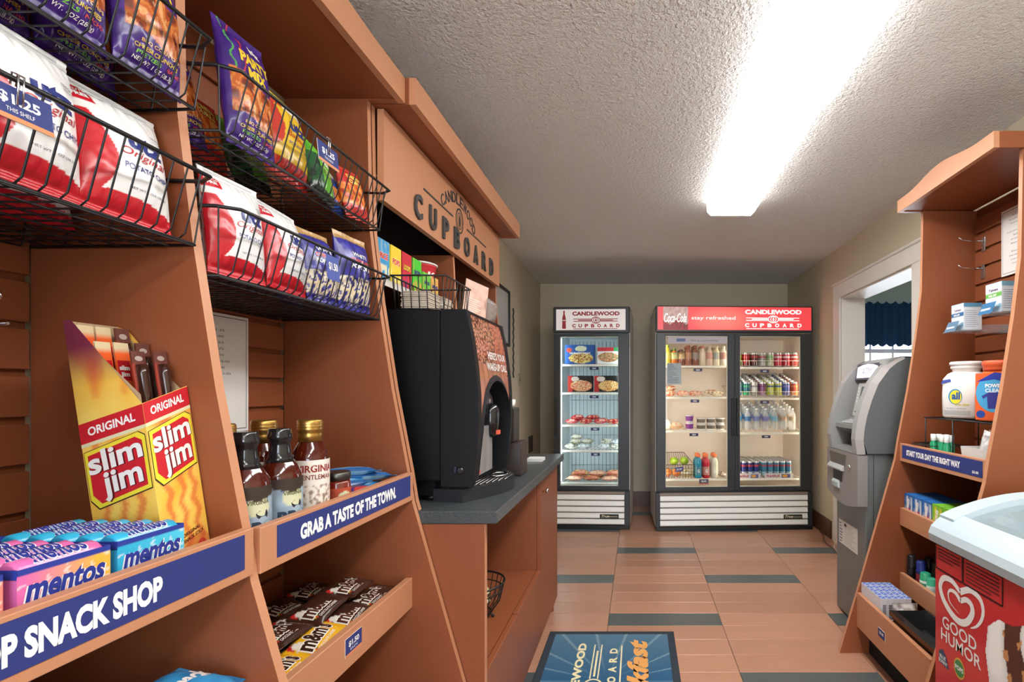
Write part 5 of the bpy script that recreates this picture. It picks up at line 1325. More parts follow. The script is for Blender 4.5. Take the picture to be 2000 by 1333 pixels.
for i in range(nu_):
    for j in range(nv_):
        u, v = i/nu_, j/nv_; y = pa+(pb-pa)*(u+.5/nu_); z = 1.0+(mzt-.008-1.0)*(v+.5/nv_); a = arch(y)
        if (a is not None and z < a) or z < 1.13: continue
        ids = []
        for (p, q) in ((i, j), (i+1, j), (i+1, j+1), (i, j+1)):
            if (p, q) not in v_idx: v_idx[p, q] = b.V(pmf(p/nu_, q/nv_))
            ids.append(v_idx[p, q])
        b.F(ids, [beans((i+d)/nu_, (j+e)/nv_) for d, e in ((0, 0), (1, 0), (1, 1), (0, 1))], 'gloss', True)
pp = b.build('printed_panel', CM, True)
b = MB(); b.text(pmf, "HERE'S YOUR", .64, .745, .60, .055, WHT, 'gloss', 3, .03, L=.1); b.text(pmf, 'WAKE-UP CALL', .62, .665, .70, .055, WHT, 'gloss', 3, .03, L=.1); b.build('lettering', pp, True)['label'] = 'white slogan on the bean picture'
# arched alcove
b = MB(); n = 20; A = []
for i in range(n+1):
    a = PI*(1-i/n); y = ca+ra_*math.cos(a); z = 1.115+.168*math.sin(a); A.append((y, z))
A = [(ca-ra_, .95)]+A+[(ca+ra_, .95)]
for p, q in zip(A[:-1], A[1:]):
    b.poly3([(bul(p[1])+.006, p[0], p[1]), (bul(q[1])+.006, q[0], q[1]), (-.62, q[0], q[1]), (-.62, p[0], p[1])], C('1C1D20'), 'black_plastic')
    cy2, cz2 = ca, 1.11; o1 = (p[0]+(p[0]-cy2)*.06, p[1]+(p[1]-cz2)*.12 if p[1] > 1 else p[1]); o2 = (q[0]+(q[0]-cy2)*.06, q[1]+(q[1]-cz2)*.12 if q[1] > 1 else q[1])
    b.poly3([(bul(p[1])+.006, p[0], p[1]), (bul(q[1])+.006, q[0], q[1]), (bul(o2[1])+.001, o2[0], o2[1]), (bul(o1[1])+.001, o1[0], o1[1])], C('232427'), 'black_plastic')
b.build('arch_surround', CM, True)
b = MB(); mp = fmap((-.566, ca-.135, 1.122), (0, 1, 0), (.05, 0, 1), .27, .135, .001)
pts = [(.0, 0), (1, 0), (1, .45), (.9, .75), (.7, .95), (.5, 1), (.3, .95), (.1, .75), (0, .45)]; b.poly(mp, pts, C('55484A'), 'satin', 0)
for i in range(3):
    for j in range(2): b.ell(mp, .18+.3*i, .34+.3*j, .035, .06, C('C8C0BC'), 'satin', 1, 8); b.line(mp, [(.12+.3*i, .22+.3*j), (.24+.3*i, .22+.3*j)], .02, C('A89C98'), 'satin', 1)
b.build('control_plate', CM, True)
b = MB(); b.box(-.60, -.545, ca-.172, ca+.05, .955, 1.12, m='brushed_steel'); b.box(-.545, -.5435, ca-.165, ca-.10, .96, .972, C('D05038')); b.build('steel_splash_plate', CM, True)
b = MB(); b.lathe([(.018, 0), (.026, .01), (.032, .05), (.033, .10), (.026, .118), (.012, .124)], -.548, ca+.035, 20, C('1A1B1E'), 'gloss', z0=1.075); b.box(-.63, -.555, ca+.01, ca+.06, 1.10, 1.18, C('1A1B1E'), 'gloss', b=.004); b.box(-.522, -.514, ca+.018, ca+.05, 1.085, 1.10, C('E0563A')); b.build('spout', CM, True)
b = MB(); n = 20; tr = [(-.66, my0+.02), (-.66, my1+.03)]; cyt = (my0+my1)/2+.02
tray = [(-.56+.105*math.sin(PI*i/n), my1+.03-(my1-my0+.03)*i/n) for i in range(n+1)]
b.prism(tr[:1]+list(reversed(tray))+tr[1:], 'z', .8885, .930, C('2A2B2E'), 'black_plastic'); b.build('drip_tray', CM, True)
b = MB()
for i in range(13):
    x = -.64+.014*i
    e = max(0, (x+.56)/.105); half = (my1-my0+.03)/2*(1-(2/PI)*math.asin(min(1, e))) if e > 0 else (my1-my0+.03)/2
    if half > .04: b.tube([(x, cyt-.005-half+.03, .932), (x, cyt-.005+half-.03, .932)], .0022, C('9A9A98'), 'chrome', 5)
gr = b.build('tray_grille', CM, True); gr['kind'] = 'stuff'
b = MB(); n = 24
b.tube([(-.515+.028*math.cos(2*PI*i/n), ca+.035+.045*math.sin(2*PI*i/n), .936) for i in range(n+1)], .003, C('D8D8D4'), 'chrome', 5); b.build('cup_ring', CM, True)
b = MB(); b.box(-.585, -.578, my0-.004, my0+.001, .985, 1.005, C('8A8A8A'), 'chrome'); b.T = Matrix.Translation((-.565, my0, .992)) @ Matrix.Rotation(PI/2, 4, 'X'); b.lathe([(.012, 0), (.012, .006), (.008, .01)], m='chrome', c=C('606064')); b.T = None; b.build('lock', CM, True)
for (x, y) in ((-.93, my0+.06), (-.93, my1-.06), (-.68, my0+.06), (-.68, my1-.06)):
    b = MB(); b.lathe([(.02, 0), (.022, .016)], x, y, 12, BLK, 'satin', z0=.8885); b.build('foot', CM, True)
# cup tower beside the machine
t = thing('cup_dispenser', 'dark brown cup and lid tower right of the coffee machine', 'cup dispenser', (-.555, 2.25, .8885))
b = MB(); b.box(-.60, -.487, 2.18, 2.30, .8885, 1.03, C('3A302C'), 'plastic', b=.004); b.build('lower_box', t, True)
b = MB(); b.box(-.60, -.515, 2.17, 2.27, 1.031, 1.175, C('2A2624'), 'plastic', b=.004); b.build('upper_box', t, True)
b = MB(); b.lathe([(.030, 0), (.034, .012), (.036, .03), (.033, .034)], -.556, 2.22, 24, C('E8E6E2'), 'satin', z0=1.1755); tag(b.build('cup_lid_stack'), 'white stack of cup lids on top of the cup tower', 'cup lid')
b = MB(); b.box(-.60, -.555, 2.55, 2.60, .8885, 1.0, C('7E8A94'), 'paper'); b.text(fmap((-.555, 2.552, .9), (0, 1, 0), (0, 0, 1), .046, .09), 'TEA', .5, .6, .7, .2, WHT); tag(b.build('tea_box'), 'small blue grey packet box at the far end of the counter', 'box')
b = MB(); 
for i in range(8): b.box(-.56+.002*(i % 3), -.48+.002*(i % 2), 2.62, 2.70, .8885+.002*i, .8900+.002*i, C('ECEAE6'), 'paper')
tag(b.build('napkin_stack'), 'small flat stack of white napkins by the tea box', 'napkins', kind='stuff')
# wire basket with napkins on top of the machine
t = thing('wire_basket', 'square black wire basket of napkins on top of the coffee machine', 'basket', (-.80, 1.83, mzt))
b = MB(); bx0, bx1, by0, by1, bz = -.782, -.625, 1.68, 1.90, 1.512
b.tube([(bx0-.01, by0-.012, bz+.105), (bx1+.012, by0-.012, bz+.105), (bx1+.012, by1+.012, bz+.105), (bx0-.01, by1+.012, bz+.105), (bx0-.01, by0-.012, bz+.105)], .003, WC, 'satin', 5); b.build('rim', t, True)
b = MB()
for i in range(7):
    x = bx0+(bx1-bx0)*i/6
    for y, yo in ((by0, -.012), (by1, .012)): b.tube([(x, y+yo, bz+.105), (x, y, bz)], .0017, WC, 'satin', 4)
for i in range(8):
    y = by0+(by1-by0)*i/7; b.tube([(bx1+.012, y, bz+.105), (bx1, y, bz), (bx0, y, bz), (bx0-.01, y, bz+.105)], .0017, WC, 'satin', 4)
b.build('wire_grid', t, True)['kind'] = 'stuff'
for s_, (xa, xb, ya, yb) in enumerate(((-.772, -.68, 1.692, 1.79), (-.772, -.67, 1.80, 1.888))):
    b = MB(); rs = random.Random(s_)
    for i in range(9):
        z = bz+.003+.0065*i; j = rs.uniform(-.003, .003); b.box(xa+j, xb+j, ya+j, yb+j, z, z+.0058, mix(C('D8CCBC'), C('BFB0A0'), rs.random()), 'paper', b=.0022)
    tag(b.build('napkin_stack'), ['beige folded napkin stack at the near end of the basket on the coffee machine', 'paler folded napkin stack at the far end of the basket on the coffee machine'][s_], 'napkins', kind='stuff')
t = thing('info_card', 'tilted pink printed card standing on top of the coffee machine', 'card', (-.625, 1.985, mzt+.012), (lean(12), R(14), RZ-R(42)))
b = MB(); b.box(-.05, .05, 0, .003, .01, .155, C('C4A090'), 'paper'); mp = fmap((-.05, -.0003, .01), (1, 0, 0), (0, 0, 1), .10, .145); b.field(mp, 16, 20, lambda u, v: mix(C('C49A88'), C('D8B8A8'), .5+N(u, v, 5, 3)), 'paper', .5)
for i in range(7): b.line(mp, [(.1, .12+.06*i), (.1+.75*(.6+.4*((i*7) % 5)/5), .12+.06*i)], .014, C('EADCD4'), k=1)
b.build('card', t)
b = pouch(.08, .10, .05, lambda u, v: mix(C('C8C4C0'), C('8A8480'), .5+N(u, v, 6, 2)), None, seed=2, nu=14, nv=16, wr=.006, m='clear'); o = b.build('plastic_bag'); o.location = (-.585, 2.065, mzt+.001); o.rotation_euler = (0, 0, RZ); tag(o, 'crumpled clear plastic bag behind the tilted card', 'plastic bag')
# left wall: framed notice and hanging cord, outlet
t = thing('framed_notice', 'black framed notice on the left wall just beyond the cupboard', 'picture frame', (XL, 3.95, 1.8))
b = MB()
for q in ((3.62, 4.22, 1.60, 1.622), (3.62, 4.22, 2.028, 2.05), (3.62, 3.642, 1.622, 2.028), (4.198, 4.22, 1.622, 2.028)): b.box(XL+.001, XL+.024, *q[:2], *q[2:], C('1B1C1E'), 'satin')
b.build('frame', t, True)
b = MB(); b.box(XL+.001, XL+.012, 3.642, 4.198, 1.622, 2.028, C('C9CCCE'), 'gloss'); b.build('print', t, True)
b = MB()
pts = [(XL+.03, 4.32+.0*i, 1.93-.034*i+0) for i in range(18)]
for i in range(17): b.tube([(XL+.022+.006*(i % 2), 4.32, 1.93-.034*i), (XL+.022+.006*((i+1) % 2), 4.32, 1.93-.034*(i+1))], .006, C('2A2A2A'), 'satin', 5)
tag(b.build('hanging_chain'), 'dark beaded chain hanging on the left wall behind the coffee machine', 'chain')
t = thing('wall_outlet', 'dark outlet plate on the left wall above the counter end', 'outlet', (XL, 5.1, .75)); b = MB(); b.box(XL+.0005, XL+.012, 5.02, 5.2, .64, .80, C('4A4238'), 'satin', b=.003); b.build('plate', t, True)
b = MB(); b.box(XL+.012, XL+.016, 5.06, 5.16, .66, .78, C('2A2622'), 'satin'); b.build('socket', t, True)
t = thing('wall_switch', 'small beige plate on the left wall between the chain and the corner', 'switch', (XL, 4.63, 1.35)); b = MB(); b.box(XL+.0005, XL+.006, 4.60, 4.67, 1.29, 1.40, C('B0A48C'), 'satin', b=.002); b.build('plate', t, True); b = MB(); b.box(XL+.006, XL+.011, 4.625, 4.645, 1.33, 1.36, C('6A6050'), 'satin'); b.build('toggle', t, True)

# ---- basket in the niche
t = thing('wire_basket', 'round black wire basket of snack packs in the open niche', 'basket', (-.625, 1.945, .4))
cx, cy = -.625, 1.945; b = MB(); n = 28
for r_, z, rr2 in ((.125, .530, .004), (.118, .50, .0025), (.075, .414, .0035)): b.tube([(cx+r_*math.cos(2*PI*i/n), cy+r_*1.0*math.sin(2*PI*i/n), z) for i in range(n+1)], rr2, WC, 'satin', 5, False)
b.build('rim', t, True); b = MB()
for i in range(n): a = 2*PI*i/n; b.tube([(cx+.125*math.cos(a), cy+.125*math.sin(a), .53), (cx+.108*math.cos(a), cy+.108*math.sin(a), .46), (cx+.075*math.cos(a), cy+.075*math.sin(a), .414)], .0018, WC, 'satin', 4, False)
for i in range(-3, 4): 
    hx = math.sqrt(.075**2-(i*.02)**2); b.tube([(cx+i*.02, cy-hx, .414), (cx+i*.02, cy+hx, .414)], .0016, WC, 'satin', 4)
b.build('wire_grid', t, True)['kind'] = 'stuff'
for a in (0, 2*PI/3+.4, 4*PI/3-.4):
    b = MB(); b.tube([(cx+.072*math.cos(a), cy+.072*math.sin(a), .414), (cx+.085*math.cos(a), cy+.085*math.sin(a), .407)], .003, WC, 'satin', 5); b.lathe([(.003, -.006), (.006, -.003), (.006, .002), (.003, .005)], cx+.085*math.cos(a), cy+.085*math.sin(a), 8, WC, 'satin', z0=.4065); b.build('foot', t, True)
sn_me = mesh_only(pouch(.09, .11, .035, lambda u, v: pick(N(u, v, 6, 5)*.9+.5, [C('5A8A4A'), C('C8B070'), C('D8CCA0'), C('E8E4DC'), C('8AA060')]), None, seed=1, nu=18, nv=20), 'snack_packet')
for i, (x, y, z, a) in enumerate([(-.535, 1.945, .448, 85), (-.545, 1.99, .475, 95), (-.62, 1.90, .45, 60), (-.53, 1.91, .492, 80)]):
    place(sn_me, 'snack_packet', (x-.03, y, z), (R(-55), R(6), R(a)), 'clear green and tan snack packet, '+ORD[i]+' in the round niche basket', 'snack packet', 'snack packets in the niche')

# ================================================================ inside the coolers
def fr_place(key, me, name, x, y, z, label, cat, group=None, rz=0.0, rx=0.0, scale=None):
    root, Mx = FR[key]; p = Mx @ Vector((x, y, z+(.004 if 'sandwich' in name or 'froz' in name or 'pack' in name or 'salad' in name else 0)))
    return place(me, name, p, (rx, 0, root.rotation_euler.z+rz), label, cat, group, scale)
def can_me(c1, c2, c3, r=.0325, h=.122, top='C8CCD0'):
    b = MB(); c1, c2, c3 = C(c1), C(c2), C(c3); T_ = C(top)
    b.lathe([(r*.8, 0, T_, 'metal'), (r*.98, .006, c3), (r, .012, c3), (r, h*.28, c1), (r, h*.62, c2), (r, h*.74, c1), (r, h-.016, T_, 'metal'), (r*.84, h-.003, T_, 'metal'), (r*.84, h, T_, 'metal'), (r*.78, h-.003, T_, 'metal'), (r*.3, h-.003, T_, 'metal')], 0, 0, 14, c1, 'gloss'); return mesh_only(b, 'can')
row1 = [('green and yellow', '9CB83A', 'D8D04A', '6A9A34'), ('dark red', 'A0222A', 'D03A3C', '7A1A20'), ('maroon', '6A2024', 'A83A34', '4A1A1C'), ('grey and red', '9A8C86', 'B8484A', 'A8A09A'), ('pale green', 'A8B888', '7AA860', 'C8C8A8'), ('pink red', 'D04A5C', 'E8D8D4', 'C83848'), ('rose red', 'C83C50', 'E4CCCC', 'C03040'), ('bright red', 'D8403C', 'F0E0D8', 'D03830')]
row2 = [('light blue', '8CBCD8', 'B8D8E8', '5A90B8'), ('teal and green', '1E6A78', '2AA06A', '2A9A5C'), ('white and grey', 'D8D4CC', '8C908C', 'A8A098'), ('purple', '8A4470', '6A3058', 'A87090'), ('yellow green', 'C8CC5A', '4A5A70', 'B0B83A'), ('yellow and blue', 'C8C860', '48689A', 'B8BC50'), ('violet blue', '5A6CB8', '8A8CD0', '6A6AB0'), ('orange red', 'D8583C', 'E89050', 'E0803A')]
for nm, cols, z, rise, shelf, gr in (('soda can', row1, 1.463, .03, 'top', 'soda cans on the top shelf of the right cooler door'), ('juice can', row2, 1.181, .12, 'second', 'drink cans on the second shelf of the right cooler door')):
    for i, cdef in enumerate(cols):
        me = can_me(*cdef[1:], h=.125)
        for r in range(6):
            y = .13+.072*r
            fr_place('double', me, 'can', .062+.0745*i, y, z+.001+rise*(y+.034-.09)/.49, cdef[0]+' '+nm+', '+ORD[i]+' from left, '+(ORD[r]+' row' if r else 'front row')+', '+shelf+' shelf', 'can', gr)
# thin rail in front of the cans
for z in (1.463, 1.181):
    b = MB(); b.tube([(.01, .086, z+.055), (.63, .086, z+.055)], .0022, C('F4EEE2'), n=4)
    for i in range(10): b.tube([(.02+.067*i, .086, z), (.02+.067*i, .086, z+.055)], .0018, C('F4EEE2'), n=4)
    b.build('shelf_rail', two)
def water_me(lab, cap):
    b = MB(); cl = C('E8EEF0'); lb = C(lab)
    b.lathe([(.026, 0, cl, 'clear'), (.031, .004, cl, 'clear'), (.0305, .05, cl, 'clear'), (.0315, .085, lb, 'film'), (.0315, .125, cl, 'clear'), (.030, .145, cl, 'clear'), (.014, .178, cl, 'clear'), (.013, .184, C(cap), 'satin'), (.0145, .186, C(cap), 'satin'), (.0145, .200, C(cap), 'satin')], 0, 0, 12, cl, 'clear'); return mesh_only(b, 'water_bottle')
wm = [('blue banded', water_me('5A9CC8', 'E8ECEE')), ('dark blue banded', water_me('3A6AA0', 'E8ECEE')), ('violet banded', water_me('6A70A8', 'E8ECEE')), ('violet banded', water_me('7A78B0', 'E8ECEE')), ('pale blue banded', water_me('7AAAC8', 'E8ECEE')), ('tan banded', water_me('C0A088', 'E8ECEE')), ('beige banded', water_me('C8B8A0', 'E8ECEE'))]
for i, (nm, me) in enumerate(wm):
    for r in range(5):
        y = .13+.078*r
        fr_place('double', me, 'water_bottle', .066+.083*i, y, .866+.001+.11*(y+.034-.09)/.49, nm+' clear water bottle, '+ORD[i]+' from left, '+(ORD[r]+' row' if r else 'front row'), 'water bottle', 'water bottles in the right cooler door')
eb = [can_me('2C3A80', 'B83A4A', 'B8BCC4', .0255, .135), can_me('3A7A98', 'A84A58', '9ABAC4', .0255, .135)]
for i in range(9):
    for r in range(6):
        fr_place('double', eb[0 if i < 4 else 1], 'can', .055+.0575*i+(.012 if i > 3 else 0), .12+.057*r, .4455+.022, ('dark blue' if i < 4 else 'teal')+' slim energy drink can, '+ORD[i]+' from left, '+(ORD[r]+' row' if r else 'front row')+', bottom shelf', 'can', 'slim energy cans on the bottom shelf')
for k, (xa, xb) in enumerate(((.03, .262), (.297, .56))):
    b = MB(); b.box(xa, xb, .094, .43, .446, .4665, C('D8D4D0'), 'paper'); mp = fmap((xa, .0937, .446), (1, 0, 0), (0, 0, 1), xb-xa, .03); b.rect(mp, 0, 0, 1, 1.4, C('CFC8C8'), k=0)
    b.text(mp, 'RedBull', .3, .7, .44, .7, C('B84A5A'), k=1, bold=.03); b.rect(mp, .6, .1, .9, 1.2, C('5A5C94'), k=1); b.ell(mp, .72, .65, .1, .4, C('E0A040'), k=2)
    b.box(xa, xb, .0935, .0942, .446, .49, C('CFC8C8'), 'paper')
    o = b.build('can_tray', None); o.matrix_world = FR['double'][1]; tag(o, ['left', 'right'][k]+' printed cardboard tray under the slim energy cans', 'tray')
# left door, top shelf bottles
def bot(c_liq, c_lab, c_cap, r=.033, h=.19, lab=(.06, .12)):
    b = MB(); l, q, c2 = C(c_liq), C(c_lab), C(c_cap)
    b.lathe([(r*.85, 0, l), (r, .006, l), (r, lab[0], q, 'film'), (r, lab[1], l), (r*.95, h*.68, l), (r*.5, h*.84, l), (r*.45, h*.88, c2, 'satin'), (r*.55, h*.885, c2, 'satin'), (r*.55, h, c2, 'satin')], 0, 0, 16, l, 'gloss'); return mesh_only(b, 'drink_bottle')
dd = [('tall yellow green juice bottle', 'D8C83A', 'E8D860', '9AC048', .19), ('orange juice bottle with a green label', 'E0782A', 'D8D8A0', '6A8A3A', .155), ('small brown tea bottle', '8A4A3A', 'D8B880', '6A3A30', .148), ('tall reddish brown coffee bottle', '9A5A40', 'B87858', 'A85A44', .185), ('tall brown coffee bottle with grey label', '8A5038', '9A8478', 'A0584A', .185), ('tan coffee drink bottle with pink cap', 'D8C4A8', 'E0C8B0', 'D88878', .182), ('peach coffee drink bottle with red band', 'E0C0A8', 'D89888', 'E0D8C8', .182), ('cream coffee drink bottle with dark mark', 'E4D8B8', 'B0B0A0', 'E8DCC0', .182), ('cream coffee drink bottle next to the centre post', 'E4D8C0', 'C08878', 'E8DCC8', .182)]
for i, (nm, a, b2, c2, h) in enumerate(dd):
    me = bot(a, b2, c2, h=h)
    for r in range(3): fr_place('double', me, 'drink_bottle', DX(1306)+i*(DX(1419)-DX(1306))/8, .13+.075*r, 1.4725, nm+(' in the front row' if r == 0 else ' in the '+ORD[r]+' row'), 'drink bottle', 'bottles on the top shelf of the left cooler door')
# second shelf sandwiches: clear wedge boxes and wrapped rolls
def pack_me(c1, c2, c3, w=.13, d=.10, h=.05, sd=1, m='film'):
    cs = [C(c1), C(c2), C(c3)]
    o = slab_wrap(w, d, h, lambda u, v: pick(N(u, v, 5, sd)*.9+.5, cs), None, sd, 16, 12); return mesh_only(o, 'food_packet')
sw = [pack_me('E0683C', 'F0D8C0', 'C8402C', sd=1), pack_me('D8A888', 'E8DCC8', 'B8583C', sd=2), pack_me('E8503A', 'F0C8B0', 'D87A50', sd=3), pack_me('D8BC98', 'E8DCC4', 'A08468', sd=4)]
for i, (px, y, z, k, rz, lb) in enumerate([(1310, .15, 1.191, 0, 5, 'orange wrapped sandwich at the left end of the second shelf'), (1312, .28, 1.191, 1, -8, 'tan wrapped sandwich behind the orange one, second shelf'), (1312, .2, 1.236, 1, 3, 'tan sandwich stacked on the orange one, second shelf'), (1338, .15, 1.191, 2, -4, 'red wrapped sandwich, second from the left on the second shelf'), (1362, .15, 1.191, 2, 8, 'red wrapped sandwich at the middle of the second shelf'), (1385, .16, 1.191, 3, -6, 'beige wrapped roll right of the red sandwiches'), (1407, .15, 1.191, 3, 3, 'beige wrapped roll at the right end of the second shelf'), (1398, .26, 1.20, 1, 12, 'tan wrapped roll behind the beige ones')]):
    fr_place('double', sw[k], 'sandwich', DX(px), y, z, lb, 'sandwich', 'wrapped sandwiches on the second shelf', rz=R(rz))
b = MB(); b.T = None
cup = lambda lab: (lambda b: mesh_only(b, 'yogurt_cup'))
def cup_me(c1, c2, r=.036, h=.062):
    b = MB(); b.lathe([(r*.82, 0, C(c1)), (r*.86, .012, C(c2), 'paper'), (r*.96, h*.8, C(c1)), (r*1.04, h*.9, C('E8E8E8'), 'metal'), (r*1.04, h, C('E8E8E8'), 'metal')], 0, 0, 18, C(c1), 'satin'); return mesh_only(b, 'yogurt_cup')
cp, cg = cup_me('EDE4E8', '8A4A9A', .038, .07), cup_me('EEEAE0', '7A7468', .043, .055)
for (px, z, me, lb) in [(1351, .886, cp, 'purple labelled yogurt cup, the lower of the stacked pair'), (1351, .957, cp, 'purple labelled yogurt cup on top of another'), (1374.5, .886, cg, 'grey labelled white cup at the bottom left of its stack'), (1374.5, .942, cg, 'grey labelled white cup at the top left of its stack'), (1394, .886, cg, 'grey labelled white cup at the bottom middle'), (1394, .942, cg, 'grey labelled white cup at the top middle'), (1413, .886, cg, 'grey labelled white cup at the bottom right near the post'), (1413, .942, cg, 'grey labelled white cup at the top right near the post')]:
    fr_place('double', me, 'yogurt_cup', DX(px), .14, z, lb+' on the third shelf', 'yogurt cup', 'yogurt cups on the third shelf')
sal = pack_me('E8B070', 'D8C8A8', 'D88A60', .12, .1, .07, 5)
fr_place('double', sal, 'salad_box', DX(1325), .16, .886, 'orange and cream snack box left of the yogurt cups', 'food box', rz=.1)
fr_place('double', pack_me('C8D8D0', 'E8E8E0', 'A8B8B0', .08, .09, .09, 6), 'salad_box', DX(1306), .16, .886, 'pale salad box at the left end of the third shelf', 'food box')
# bottom shelf: fruit basket and sports drinks
t = thing('wire_basket', 'black wire fruit basket on the bottom shelf of the left cooler door', 'basket', FR['double'][1] @ Vector((0, 0, 0)), (0, 0, FR['double'][0].rotation_euler.z))
b = MB(); x0, x1, ya, yb, z0, z1 = -.625, -.345, .12, .40, .448, .65
b.tube([(x0, ya, z1-.08), (x1, ya, z1-.08), (x1-.06, yb, z1), (x0, yb, z1), (x0, ya, z1-.08)], .003, WC, 'satin', 5); b.build('rim', t); b = MB()
for i in range(12): x = x0+(x1-x0)*i/11; b.tube([(x, ya, z1-.08), (x, ya+.005, z0), (x, yb, z0), (x-.06*i/11, yb, z1)], .0016, WC, 'satin', 4)
for i in range(1, 4): b.tube([(x0, ya-.001, z0+.03*i), (x1, ya-.001, z0+.03*i)], .0014, WC, 'satin', 4)
b.build('wire_grid', t)['kind'] = 'stuff'
b = MB(); mp = fmap((-.52, .114, .505), (1, 0, .12), (0, 0, 1), .075, .04, .001); b.rect(mp, 0, 0, 1, 1, C('4A4E88'), k=0); b.text(mp, '$1.00', .5, .5, .6, .4, WHT, k=1, bold=.03); b.build('price_tag', t)
def fruit_me(c1, c2, r):
    b = MB(); n = 14; 
    def f(u, v):
        a, z = u*2*PI, (v-.5)*PI; return Vector((r*math.cos(z)*math.cos(a), r*math.cos(z)*math.sin(a), r*.92*math.sin(z)+r*.92-.12*r*math.exp(-((v-1)/.08)**2)))
    b.field(lambda u, v, k=0: f(u, v), 16, 12, lambda u, v: mix(C(c1), C(c2), .5+N(u, v, 3, 2)), 'gloss'); b.tube([(0, 0, r*1.62), (.002, 0, r*2.0)], .0018, C('5A4A30'), 'matte', 4); return mesh_only(b, 'apple')
ga, og = fruit_me('A8C83A', '7CA82C', .042), fruit_me('F0924A', 'E87A34', .042)
for (x, y, z, me, lb) in [(-.515, .24, .55, ga, 'green apple on the left of the fruit basket top'), (-.42, .24, .553, ga, 'green apple on the right of the fruit basket top'), (-.585, .18, .452, og, 'orange at the left end of the fruit basket'), (-.50, .18, .452, og, 'orange second from the left in the fruit basket')]:
    fr_place('double', me, 'apple' if me is ga else 'orange', x, y, z, lb, 'fruit', 'fruit in the cooler basket')
gp = pack_me('D8CC8A', 'E8E0C0', 'B8A868', .13, .1, .07, 8); fr_place('double', gp, 'fruit_cup', -.41, .18, .452, 'clear pack of pale fruit at the right of the fruit basket', 'fruit pack')
def sport_me(c1, lab):
    b = MB(); l = C(c1); O = C('F08050'); b.lathe([(.030, 0, l), (.0345, .006, l), (.0335, .03, C(lab), 'film'), (.033, .105, l), (.0345, .14, l), (.030, .165, l), (.017, .182, l), (.017, .19, O, 'satin'), (.021, .192, O, 'satin'), (.021, .215, O, 'satin'), (.015, .222, O, 'satin')], 0, 0, 18, l, 'gloss')
    mp = lambda u, v, k=0: Vector(((.0345)*math.sin((u-.5)*1.2), -(.0345)*math.cos((u-.5)*1.2), .035+.065*v)); b.text(mp, 'G', .5, .5, .5, .5, WHT, 'film', 0, .04); return mesh_only(b, 'sports_drink')
for px, c1, lab, lb in ((1369, '1888A8', '4A8A9A', 'blue sports drink bottle with orange cap'), (1385, 'C0263C', 'C88A80', 'red sports drink bottle with orange cap'), (1402, 'D8D4C0', 'E0D8C4', 'clear pale sports drink bottle with orange cap')):
    me = sport_me(c1, lab)
    for r in range(2): fr_place('double', me, 'sports_drink', DX(px)-.002, .14+.08*r, .446, lb+(' in front' if r == 0 else ' behind the first'), 'sports drink', 'sports drinks on the bottom shelf')
fr_place('double', pack_me('E0D8C8', '6A5A50', 'D8B8A8', .06, .1, .05, 9), 'snack_pack', DX(1418), .16, .446, 'striped snack pack beside the centre post, bottom shelf', 'snack pack', rz=.3)
# papers taped to the glass
for (px0, px1, py0, py1, cc, st, nm, lb) in ((1303, 1331, 710, 751, 'A9B6B8', None, 'notice_sheet', 'small grey typed notice on the left cooler glass'), (1304, 1421, 658.5, 672, 'C4BEC2', 1, 'header_strip', 'grey strip with small print at the top of the left cooler glass')):
    b = MB(); sc2 = 4.65/1016; mp = fmap((DX(px0), .0172, H-(py1-763)*sc2), (1, 0, 0), (0, 0, 1), DX(px1)-DX(px0), (py1-py0)*sc2, .0006)
    b.rect(mp, 0, 0, 1, 1, C(cc), k=0)
    if st: b.text(mp, 'Stock up on good evenings', .62, .45, .46, .36, C('5A5A62'), k=1); b.rect(mp, .15, .3, .3, .75, C('6A7AA0'), k=1)
    else:
        for i in range(13): b.line(mp, [(.06, .93-.07*i), (.06+(.75 if i > 8 else .35+.1*(i % 4)), .93-.07*i)], .018, C('5A6470'), k=1)
    o = b.build(nm); o.matrix_world = FR['double'][1]; tag(o, lb, 'sign')
b = MB(); mp = fmap((DX(1366), .0172, .37+.04), (1, 0, 0), (0, 0, 1), .085, .045, .0006); b.rect(mp, 0, 0, 1, 1, C('5A5A68'), k=0); b.rect(mp, 0, 0, 1, .15, C('E06A50'), k=1); b.text(mp, '$2.00', .5, .55, .5, .35, WHT, k=1, bold=.03); o = b.build('price_label'); o.matrix_world = FR['double'][1]; tag(o, 'small price label with red stripe at the bottom of the left cooler glass', 'price tag')
# narrow freezer contents
def meal(ff, side, w, h, deco=None): return mesh_only(carton(w, .045, h, C(side), C(side), C(side), ff, deco, n=(44, 28)), 'frozen_meal')
def dish(bg, cx, cy, rx, ry, foods, k=3, extra=None):
    def f(u, v):
        q = ((u-cx)/rx)**2+((v-cy)/ry)**2
        if q < 1: return pick(N(u, v, 14, k)*1.0+.5, [C(x) for x in foods])
        if extra:
            e = extra(u, v)
            if e: return e
        return C(bg)
    return f
m1 = meal(dish('2C58A0', .55, .3, .42, .28, ['8A3A28', 'B86040', 'D8C060', 'E8E0A0', 'A04838'], 3, lambda u, v: C('E0E0C0') if ((u-.55)/.2)**2+((v-.8)/.15)**2 < 1 else (C('D05038') if ((u-.15)/.1)**2+((v-.72)/.12)**2 < 1 else None)), '2C58A0', .27, .175, lambda b, mp: b.text(mp, 'HUNGRY-MAN', .52, .56, .7, .1, WHT, k=1, bold=.04))
m2 = meal(dish('E8E8E4', .42, .4, .4, .3, ['C87848', 'E0B088', 'A85A38', '6A8A4A', 'E8D0A0'], 4, lambda u, v: C('C83038') if v > .78 and u < .62 else (C('3A9A58') if v > .78 else None)), 'E4E4E0', .24, .15)
